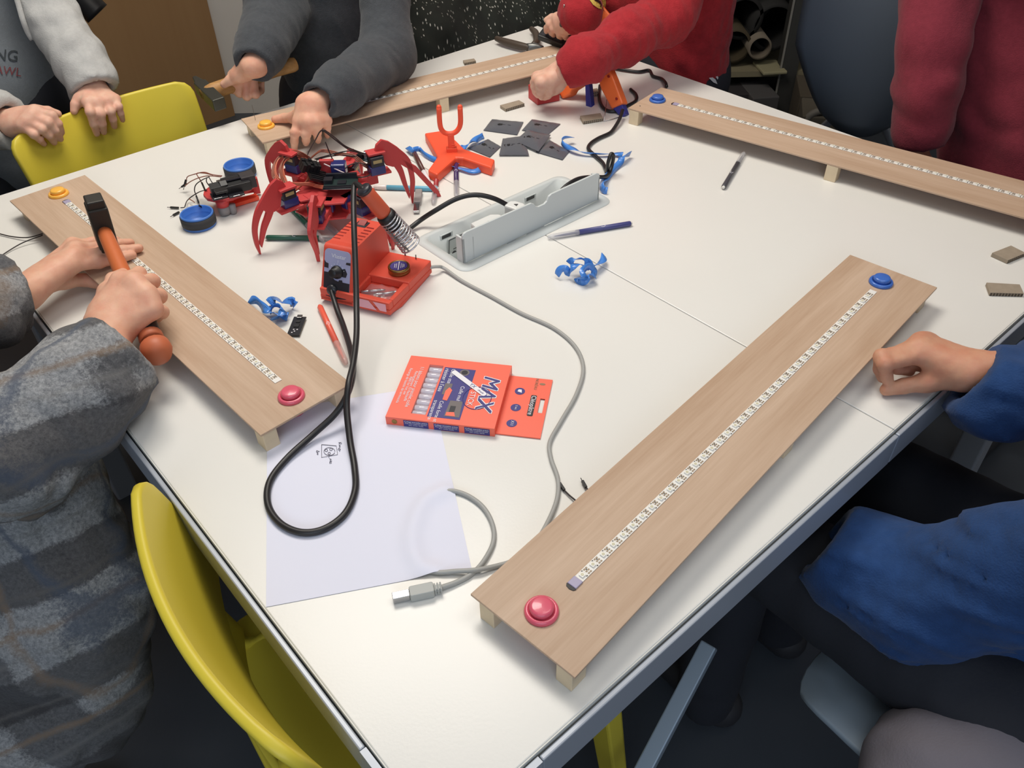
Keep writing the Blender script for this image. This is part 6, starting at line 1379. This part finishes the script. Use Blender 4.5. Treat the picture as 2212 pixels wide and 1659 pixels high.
# --- the person in the blue sweater (right front)
hH = dict(n='blue', wrist=(2096, 800, .046), arm=(2170, 800, .055), fingers=[
    [(1992, 766, .052), (1912, 786, .050), (1914, 812, .028), (1922, 832, .016)], [(1986, 752, .054), (1905, 771, .052), (1901, 797, .030), (1906, 816, .016)],
    [(1990, 741, .050), (1922, 768, .040), (1938, 796, .022), (1966, 802, .014)], [(2002, 738, .044), (1950, 762, .032), (1966, 788, .020), (1992, 796, .014)]],
    thumb=[(2060, 814, .036), (2004, 826, .022), (1952, 834, .014), (1914, 842, .010)], s=1.0)
shR6, shL6 = np.array([0.98, 0.66, 0.42]), np.array([0.76, 0.34, 0.42])
elR6 = np.array([0.82, 0.82, 0.0]); elL6 = P3((1985, 1290, -.12))
s1, c1, _ = sleeve([P3((2100, 815, .042)), P3((2150, 850, .03)), mv(P3((2150, 850, .03)), elR6, .5), elR6, shR6], [0.041, 0.050, 0.058, 0.064, 0.08])
s2, c2, _ = sleeve([P3((1782, 1172, -.12)), P3((1840, 1215, -.13)), elL6, shL6], [0.046, 0.055, 0.068, 0.085])
pel6, che6 = np.array([0.74, 0.53, -0.16]), np.array([0.84, 0.50, 0.22])
torso6 = [(0, ('c', pel6+np.array([.06, .08, 0]), che6+np.array([.06, .09, 0]), 0.125, 0.12)), (0.08, ('c', pel6+np.array([-.05, -.04, 0]), che6+np.array([-.05, -.05, 0]), 0.125, 0.12)), (0.08, ('c', shL6, shR6, 0.08, 0.08)), (0.06, ('c', pel6+np.array([-.05, 0, -.02]), pel6+np.array([-.04, -.02, -.12]), 0.14, 0.13))]
fw6 = np.array([-0.65, 0.76, 0]); sd6 = np.array([0.76, 0.65, 0])
hl6 = np.array([0.66, 0.42, -0.28])
tr6 = [(0, ('e', np.array(tab(0.75, -0.36, -0.22)), (0.16, 0.15, 0.11)))]
for u in (0.605, 0.83):
    h = np.array(tab(u, -0.33, -0.200)); kn = np.array(tab(u, 0.11, -0.215)); an = np.array(tab(u, 0.10, FLOOR+0.07))
    tr6 += [(0.05, ('c', h, kn, 0.088, 0.066)), (0.03, ('c', kn, an, 0.064, 0.050))]
core = [(0, ('c', pel6, che6, 0.08, 0.08)), (0.05, ('c', che6, che6+np.array([-.02, .03, .34]), 0.06, 0.045)), (.04, ('c', shL6, shR6, .045, .045)), (0.03, ('c', shR6, elR6, 0.04, 0.033)), (0.03, ('c', elR6, P3((2110, 803, .047)), 0.03, 0.022)), (0.03, ('c', shL6, elL6, 0.04, 0.033)), (0.03, ('c', elL6, P3((1860, 1222, -.13)), 0.033, 0.022))]
h2 = dict(n='blue left', wrist=(1667, 1070, -.12), arm=(1725, 1102, -.12), fingers=[[(1617, 1030, -.105), (1595, 1008, -.11), (1589, 996, -.125), (1595, 992, -.14)], [(1611, 1042, -.115), (1587, 1022, -.12), (1583, 1010, -.135), (1589, 1006, -.15)], [(1611, 1054, -.125), (1589, 1038, -.13), (1585, 1028, -.145), (1591, 1024, -.16)], [(1617, 1064, -.135), (1599, 1052, -.14), (1595, 1043, -.15), (1601, 1040, -.165)]], thumb=[(1653, 1048, -.108), (1633, 1020, -.10), (1617, 1002, -.10), (1607, 992, -.105)], s=0.9)
m_swb = mat('sweater_blue', (42, 70, 116), 0.95, var=0.14, vscale=60, bump=0.3, bscale=420, spec=0.1, sheen=0.12)
m_trg = mat('trousers_grey', (108, 104, 112), 0.9, bump=0.2, bscale=350)
sh6 = [(0.0, ('c', np.array(tab(u, 0.08, FLOOR+.04)), np.array(tab(u, 0.20, FLOOR+.035)), 0.04, 0.032)) for u in (0.63, 0.83)]
person('person in a blue sweater seated at the right with a hand on the table', np.array([0.74, 0.50, 0]), [hH, h2], core, m_skin2, [
    ('sweater', torso6+s1+s2, 0.008, c1+c2, [(0.004, 36, 71), (0.010, 28, 72, (0.3, 0.5, 0.8))], m_swb), ('trousers', tr6, 0.012, (), [(0.004, 35, 8)], m_trdark), ('shoes', sh6, 0.012, (), None, m_shoe)],
    head=((0.80, 0.56, 0.72), (-0.6, 0.6, -0.5), 0.95), hair=m_hair2)

# grey cloth bundle on the seat edge behind the blue sweater
jk = thing('jacket', 'grey cotton jacket bundled on the seat behind the blue sweater', 'jacket', tuple(P3((2120, 1640, -.28))[:2])+(-0.33,))
sdf_obj('cloth', [sdf_mesh([(0, ('c', P3((2190, 1590, -.26)), P3((2010, 1680, -.27)), 0.085, 0.07)), (0.08, ('c', P3((2230, 1680, -.24)), P3((2100, 1760, -.26)), 0.10, 0.09))], 0.009, (), [(0.004, 40, 91), (0.006, 34, 92, (0.4, 0.8, 0.2))])], m_trg, jk, 1)
# ------------------------------------------------------------------ chairs
def shell_chair(name, label, loc, rz, m, bent=0.035, seat_h=0.45, legs_=True, metal=None, skip=None):
    """moulded chair: x to the sitter's right, y to the front"""
    t = thing(name, label, 'chair', (loc[0], loc[1], FLOOR), rz); TOP = 0.79
    # seat
    b = MB(); nx, ny = 16, 16; vs = []; fs = []
    for i in range(nx+1):
        for j in range(ny+1):
            u, v = i/nx*2-1, j/ny*2-1; e = 6
            k = (abs(u)**e+abs(v)**e)**(1/e); k = max(k, 1e-6); mxx = max(abs(u), abs(v)); s = mxx/k if k > 1e-6 else 1
            x, y = u*s*0.215, v*s*0.205
            z = seat_h-0.010*(1-u*u)*(1-v*v)*1.2-(0.030*max(0, v-0.55)**2/0.2)+0.012*max(0, -v-0.5)
            vs.append((x, y-0.028, z))
    for i in range(nx):
        for j in range(ny): fs.append((i*(ny+1)+j, (i+1)*(ny+1)+j, (i+1)*(ny+1)+j+1, i*(ny+1)+j+1))
    b.add(vs, fs, True); o = b.build('seat', m, t); q = o.modifiers.new('solid', 'SOLIDIFY'); q.thickness = 0.011; q.offset = -1; bv = o.modifiers.new('bevel', 'BEVEL'); bv.width = 0.003; bv.segments = 2; bv.limit_method = 'ANGLE'
    # backrest
    b = MB(); nx, ny = 20, 12; vs = []; fs = []; z0, z1, r = 0.605, TOP, 0.03; hw = 0.198
    tz = [0, .04, .1, .18, .3, .42, .54, .66, .78, .86, .92, .97, 1.0]
    for j, tt in enumerate(tz):
        z = z0+(z1-z0)*tt; w = hw-0.010*(1-tt)
        for dz in ((z-z0), (z1-z)):
            if dz < r: w = min(w, hw-0.010*(1-tt)-(r-math.sqrt(max(0, r*r-(r-dz)**2))))
        for i in range(nx+1):
            u = i/nx*2-1; x = u*w
            y = -0.214-0.018*tt-0.023*tt*tt+bent*(x/hw)**2
            vs.append((x, y, z))
    for j in range(len(tz)-1):
        for i in range(nx): a = j*(nx+1)+i; fs.append((a, a+1, a+nx+2, a+nx+1))
    b.add(vs, fs, True); o = b.build('backrest', m, t); q = o.modifiers.new('solid', 'SOLIDIFY'); q.thickness = 0.012; q.offset = 0; bv = o.modifiers.new('bevel', 'BEVEL'); bv.width = 0.004; bv.segments = 2; bv.limit_method = 'ANGLE'
    lm = metal or m
    for sx in (-1, 1):
        P = spline([Vector((sx*0.165, -0.10, seat_h-0.02)), Vector((sx*0.178, -0.18, seat_h-0.005)), Vector((sx*0.172, -0.215, 0.52)), Vector((sx*0.150, -0.212, 0.60)), Vector((sx*0.140, -0.222, 0.68))], 6)
        b = MB(); b.ribbon(P, [Vector((sx*0.35, 1, 0.1))]*len(P), 0.040, 0.012); o = b.build('upright', lm, t); 
        for sy, yy in ((1, 0.165), (-1, -0.165)):
            if skip == (sx, sy): continue
            b = MB(); a = Vector((sx*0.165, yy, seat_h-0.02)); e = Vector((sx*0.195, yy+sy*0.045, 0.0)); F = frame(a, *axes(e-a)); n = 6
            d = (e-a).normalized(); sdv = Vector((1, 0, 0)); fwv = Vector((0, 1, 0)); vs = []
            for k in range(n+1):
                p = a+(e-a)*(k/n); w = (0.024 if not metal else 0.011)*(1-0.22*k/n)
                for x, y in ((-1, -.6), (1, -.6), (1, .6), (-1, .6)): vs.append(p+sdv*x*w+fwv*y*w)
            fs = [(3, 2, 1, 0), tuple(range(n*4, n*4+4))]
            for k in range(n):
                for q in range(4): fs.append((k*4+q, k*4+(q+1) % 4, k*4+4+(q+1) % 4, k*4+4+q))
            b.add(vs, fs, False); b.build('leg', lm, t, bevel=0.004)
    b = MB(); P = [Vector((0.168*u, -0.222+bent*0.9*u*u, 0.512)) for u in (-1, -.75, -.5, -.25, 0, .25, .5, .75, 1)]; b.ribbon(spline(P, 3), Vector((0, 1, 0.25)), 0.052, 0.010); b.build('cross_band', lm, t, bevel=0.003)
    b = MB(); b.fbox(I4, (-0.16, -0.175, seat_h-0.045), (0.16, -0.150, seat_h-0.015)); b.build('rear_rail', lm, t, bevel=0.005)
    return t
def place_chair(label, a, e, m=None, **k):
    """a, e: the two upper corners of the backrest, seen from the front as left and right end"""
    a, e = Vector(a), Vector(e); mid = (a+e)/2; x = (e-a).to_2d().normalized(); y = Vector((-x.y, x.x)); back = Vector((0, -0.245))
    o = Vector((mid.x, mid.y))-y*(-0.245+0.018)
    return shell_chair('chair', label, (o.x, o.y), math.atan2(x.y, x.x), m or m_yellow, **k)
# far one: faces the table; near one likewise
place_chair('yellow plastic chair under the two hands at the far left', at(405, 168, .05), at(8, 302, .05))
place_chair('yellow plastic chair at the near left, pushed under the table', at(276, 1026, .05), at(612, 1656, .05))
m_bluech = mat('chair_bluegrey', (112, 124, 138), 0.55)
sx = Vector((0.66, -0.75, 0)); c5 = at(1740, 1560, -.29)
# blue-grey chair under the person in blue
fr = frame((0, 0, 0), (-0.65, 0.76, 0))
chair_blue = shell_chair('chair', 'blue grey plastic chair under the person in the blue sweater', tuple(tab(0.700, -0.232))[:2], math.atan2(TX.y, TX.x)-0.06, mat('chair_greyblue', (150, 164, 176), 0.5), metal=m_rail, skip=(-1, 1))
# blue-grey chair behind the maroon sweater
pA, pB = at(1785, 40, .12), at(1975, 40, .12)
t = thing('chair', 'blue grey moulded chair back beside the maroon sweater', 'chair', (1.02, 2.10, FLOOR), 0.0)
cc = Vector(on(1890, 150, (1.0, 2.05), (-0.35, -0.93))); nrm = Vector((-0.35, -0.93, 0)).normalized(); sdx = Vector((0.93, -0.35, 0))
b = MB(); vs = []; fs = []; nx, ny = 18, 14
z0, z1 = -0.265, 0.245; cz = cc.copy()
for j in range(ny+1):
    tt = j/ny; z = z0+(z1-z0)*tt; w = 0.205*(min(1, 0.30+1.25*tt**0.7))*(1-0.10*max(0, tt-0.75)/0.25)
    w = w if tt > 0.02 else 0.06
    for i in range(nx+1):
        u = i/nx*2-1; p = Vector((cc.x, cc.y, z))+sdx*u*w+nrm*(0.055*(1-u*u)+0.10*(1-tt)**1.6*-0.9-0.03*tt); vs.append(p)
for j in range(ny):
    for i in range(nx): a = j*(nx+1)+i; fs.append((a, a+1, a+nx+2, a+nx+1))
b.add(vs, fs, True); o = b.build('backrest', m_bluech, t, world=True); q = o.modifiers.new('solid', 'SOLIDIFY'); q.thickness = 0.012; q.offset = 0
b = MB(); b.tube(spline([Vector((cc.x, cc.y, z1+0.004))+sdx*u*0.19+nrm*(0.055*(1-u*u)-0.03) for u in (-1, -.6, -.2, .2, .6, 1)], 5), 0.008, 8); b.build('top_rim', m_rail, t, world=True)
for k in (-1, 1):
    b = MB(); b.tube(spline([Vector((cc.x, cc.y, -0.24))+sdx*k*0.06-nrm*0.10, Vector((cc.x, cc.y, -0.40))+sdx*k*0.14-nrm*0.14, Vector((cc.x, cc.y, FLOOR+0.012))+sdx*k*0.2-nrm*0.18], 6), 0.011, 8); b.build('leg', m_rail, t, world=True)
# slanted metal leg under the near right table edge
la, le = at(1533, 1392, -.30), at(1390, 1665, -.40); dv = (le-la); le2 = la+dv*((FLOOR-la.z)/dv.z)
b = MB(); F = frame(la, le2-la); b.fbox(F, (0, -0.011, -0.011), ((le2-la).length, 0.011, 0.011)); b.build('leg', mat('leg_bluegrey', (150, 164, 178), 0.45, metal=0.2), chair_blue, bevel=0.002, world=True)
# ------------------------------------------------------------------ behind the table
m_tweed = bpy.data.materials.new('tweed_black'); m_tweed.use_nodes = True
nt = m_tweed.node_tree; N = nt.nodes.new; Lk = nt.links.new; bb = nt.nodes['Principled BSDF']
tc = N('ShaderNodeTexCoord'); mp = N('ShaderNodeMapping'); mp.inputs['Scale'].default_value = (120, 120, 34); mp.inputs['Rotation'].default_value = (0.0, 0.35, 0.0); Lk(tc.outputs['Object'], mp.inputs[0])
vn = N('ShaderNodeTexVoronoi'); vn.inputs['Scale'].default_value = 1.0; Lk(mp.outputs[0], vn.inputs['Vector'])
n1 = N('ShaderNodeTexNoise'); n1.inputs['Scale'].default_value = 14; Lk(tc.outputs['Object'], n1.inputs['Vector'])
cr = N('ShaderNodeValToRGB'); cr.color_ramp.elements[0].position = 0.13; cr.color_ramp.elements[0].color = (*lin((214, 212, 200)), 1); cr.color_ramp.elements[1].position = 0.26; cr.color_ramp.elements[1].color = (*lin((40, 44, 38)), 1); Lk(vn.outputs['Distance'], cr.inputs[0])
mx = N('ShaderNodeMix'); mx.data_type = 'RGBA'; rp = N('ShaderNodeMapRange'); rp.inputs[1].default_value = 0.36; rp.inputs[2].default_value = 0.50; Lk(n1.outputs['Fac'], rp.inputs[0]); Lk(rp.outputs[0], mx.inputs['Factor']); mx.inputs['A'].default_value = (*lin((34, 36, 32)), 1); Lk(cr.outputs[0], mx.inputs['B'])
Lk(mx.outputs['Result'], bb.inputs['Base Color']); bb.inputs['Roughness'].default_value = 0.9
def EB(x, y, d): return np.array(edge(x, y, 'BL', d))
tw = [(0, ('c', EB(880, 60, .26), EB(1110, 40, .30), 0.13, 0.13)), (0.1, ('c', EB(880, 140, .26), EB(1120, 130, .30), 0.15, 0.15)), (0.08, ('c', EB(905, 190, .24), EB(1150, 120, .26), 0.13, 0.13)), (0.08, ('c', EB(900, 300, .26), EB(1130, 280, .28), 0.15, 0.15)), (0.08, ('c', EB(1170, 40, .32), EB(1185, 120, .30), 0.08, 0.08))]
gz0 = lambda: sdf_mesh(tw, 0.011, (), [(0.016, 22, 81), (0.006, 60, 82)])
tw += [(0.1, ('c', np.append(EB(900, 300, .28)[:2], FLOOR+0.14), np.append(EB(1130, 280, .30)[:2], FLOOR+0.14), 0.13, 0.13)), (0.1, ('c', np.append(EB(900, 300, .27)[:2], -0.3), np.append(EB(1130, 280, .29)[:2], -0.5), 0.14, 0.14))]
gz = None
ct = thing('hanging_coat', 'black fabric flecked with white hanging down behind the far board', 'coat', tuple(EB(1000, 150, .26)[:2])+(FLOOR,))
sdf_obj('cloth', [gz0()], m_tweed, ct, 1)
# shelf rack with clutter; its colours are darkened to paint in the dim corner
YS = 3.02
m_rack = mat('rack_metal', (70, 70, 68), 0.5, metal=0.3); m_dark = mat('cupboard_dark', (30, 29, 28), 0.8); m_cream = mat('shelf_cream', (128, 120, 96), 0.7); m_cardd = mat('cardboard_brown', (70, 60, 42), 0.85)
def SY(x, y, yy=YS): return on(x, y, (0, yy), (0, 1))
rk = thing('shelf_rack', 'dark metal shelf rack full of clutter beyond the table', 'shelf', (1.35, YS+0.2, FLOOR)); 
xa, xb = 0.55, 2.5; px_ = SY(1712, 110).x
for xx, nm in ((px_, 'post'), (xa, 'post'), (xb, 'post')):
    b = MB(); b.fbox(Matrix.Translation((xx, YS, 0)), (-0.030, -0.006, FLOOR), (0.030, 0.0, 1.0)); b.fbox(Matrix.Translation((xx, YS, 0)), (-0.030, 0.0, FLOOR), (-0.024, 0.05, 1.0)); b.build(nm, m_rack, rk, world=True)
    b = MB(); b.fbox(Matrix.Translation((xx, YS, 0)), (-0.036, -0.009, FLOOR), (-0.029, -0.006, 1.0)); b.build('post_edge', mat('post_light', (132, 130, 124), 0.5), rk, world=True)
zs = SY(1600, 155).z
for z in (zs, zs-0.36, zs+0.42):
    b = MB(); b.fbox(I4, (xa, YS+0.0, z-0.02), (xb, YS+0.45, z)); b.build('shelf', m_cream if z == zs else m_dark, rk, world=True)
b = MB(); b.fbox(I4, (xa, YS+0.44, FLOOR), (xb, YS+0.46, 1.0)); b.build('back_panel', m_dark, rk, world=True)
def tube_roll(px, py, r, L_, m, lab, y0=YS+0.02):
    c = SY(px, py, y0); t = thing('cardboard_tube', lab, 'tube', (c.x, c.y, c.z-r)); b = MB(); M = Matrix.Translation((0, 0, r)) @ Matrix(((1, 0, 0, 0), (0, 0, 1, 0), (0, -1, 0, 0), (0, 0, 0, 1)))
    b.lathe([(r*0.84, 0.0), (r, 0.0), (r, L_), (r*0.84, L_), (r*0.84, 0.0)], M, 28, True, caps=False); b.build('wall', m, t)
tr_ = SY(1642, 103, YS+0.02); rr = (SY(1642, 103).z-zs)
tube_roll(1642, 104, 0.042, 0.3, mat('tube_pale', (116, 106, 92), 0.8), 'pale rimmed cardboard tube on the rack, its round end in view')
tube_roll(1586, 100, 0.062, 0.3, m_cardd, 'brown cardboard tube left of the pale rimmed one', YS+0.04)
tube_roll(1672, 60, 0.085, 0.3, m_dark, 'dark tube above the pale rimmed tube on the rack', YS+0.06)
tube_roll(1604, 40, 0.075, 0.3, m_dark, 'dark tube above the brown tube on the rack', YS+0.06)
def blob(nm, lab, cat, px, py, sx, sy, sz, m, y=YS-0.25, rz=0.0, base=None):
    c = SY(px, py, y); z = FLOOR if base is None else base; t = thing(nm, lab, cat, (c.x, c.y, z), rz); b = MB()
    zz = max(0.02, c.z-z); b.fbox(I4, (-sx, -sy, 0), (sx, sy, sz if base is not None else zz)); b.build('body', m, t, bevel=0.004); return t
blob('paper_stack', 'cream sheet hanging over the rack shelf beside the grey post', 'paper', 1660, 160, 0.045, 0.06, 0.012, mat('paper_cream', (150, 144, 114), 0.8), YS+0.02, 0.1, zs)
blob('storage_box', 'grey box in the dark under the rack shelf', 'box', 1640, 192, 0.05, 0.08, 0.1, mat('box_grey', (80, 78, 78), 0.8), YS-0.02, 0.1)
blob('storage_box', 'dark box left of the grey box under the rack shelf', 'box', 1590, 185, 0.06, 0.08, 0.1, mat('box_dark', (48, 44, 46), 0.8), YS+0.02, 0.05)
blob('storage_box', 'brown carton between the grey post and the blue chair', 'box', 1762, 185, 0.06, 0.1, 0.1, mat('carton', (84, 76, 64), 0.85), YS-0.12, -0.2)
blob('storage_box', 'low beige carton on the floor behind the blue chair', 'box', 1800, 235, 0.10, 0.08, 0.1, mat('carton_b', (98, 92, 80), 0.85), YS-0.35, -0.25)
hs = [on(x, y, (0, 2.62), (0, 1)) for x, y in ((1740, 262), (1752, 248), (1772, 240), (1800, 241), (1822, 250), (1840, 280))]
t = thing('hose', 'pale grey curved hose on the floor behind the long board', 'hose', (hs[0].x, hs[0].y, hs[0].z)); b = MB(); b.tube(spline(hs, 6), 0.012, 10); b.build('tube', mat('hose_pale', (122, 118, 110), 0.6), t, world=True)
# black padded roll at the upper left
ca, ce = on(150, -30, (0, 2.75), (0, 1)), on(205, 24, (0, 2.75), (0, 1)); t = thing('padded_arm', 'black padded bar with a hanging strap behind the grey sleeve', 'bar', (ce.x, ce.y, ce.z)); b = MB(); b.tube([ca, ca+(ce-ca)*.5, ce, ce+(ce-ca).normalized()*0.01], 0.042, 16); b.build('pad', m_black, t, world=True)
cm = on(38, -96, (0, 2.75), (0, 1)); cwl = WC+Vector((-0.72, -0.70, 0)).normalized()*1.15+Vector((0, 0, cm.z+0.1))
b = MB(); b.tube([ca, cm, cwl], 0.016, 10); b.build('support', m_black, t, world=True)
sa, se = cm, on(116, 108, (0, 2.75), (0, 1)); b = MB(); b.ribbon([sa, (sa+se)/2, se], Vector((0.2, -1, 0)), 0.026, 0.004); b.build('strap', m_black, t, world=True)
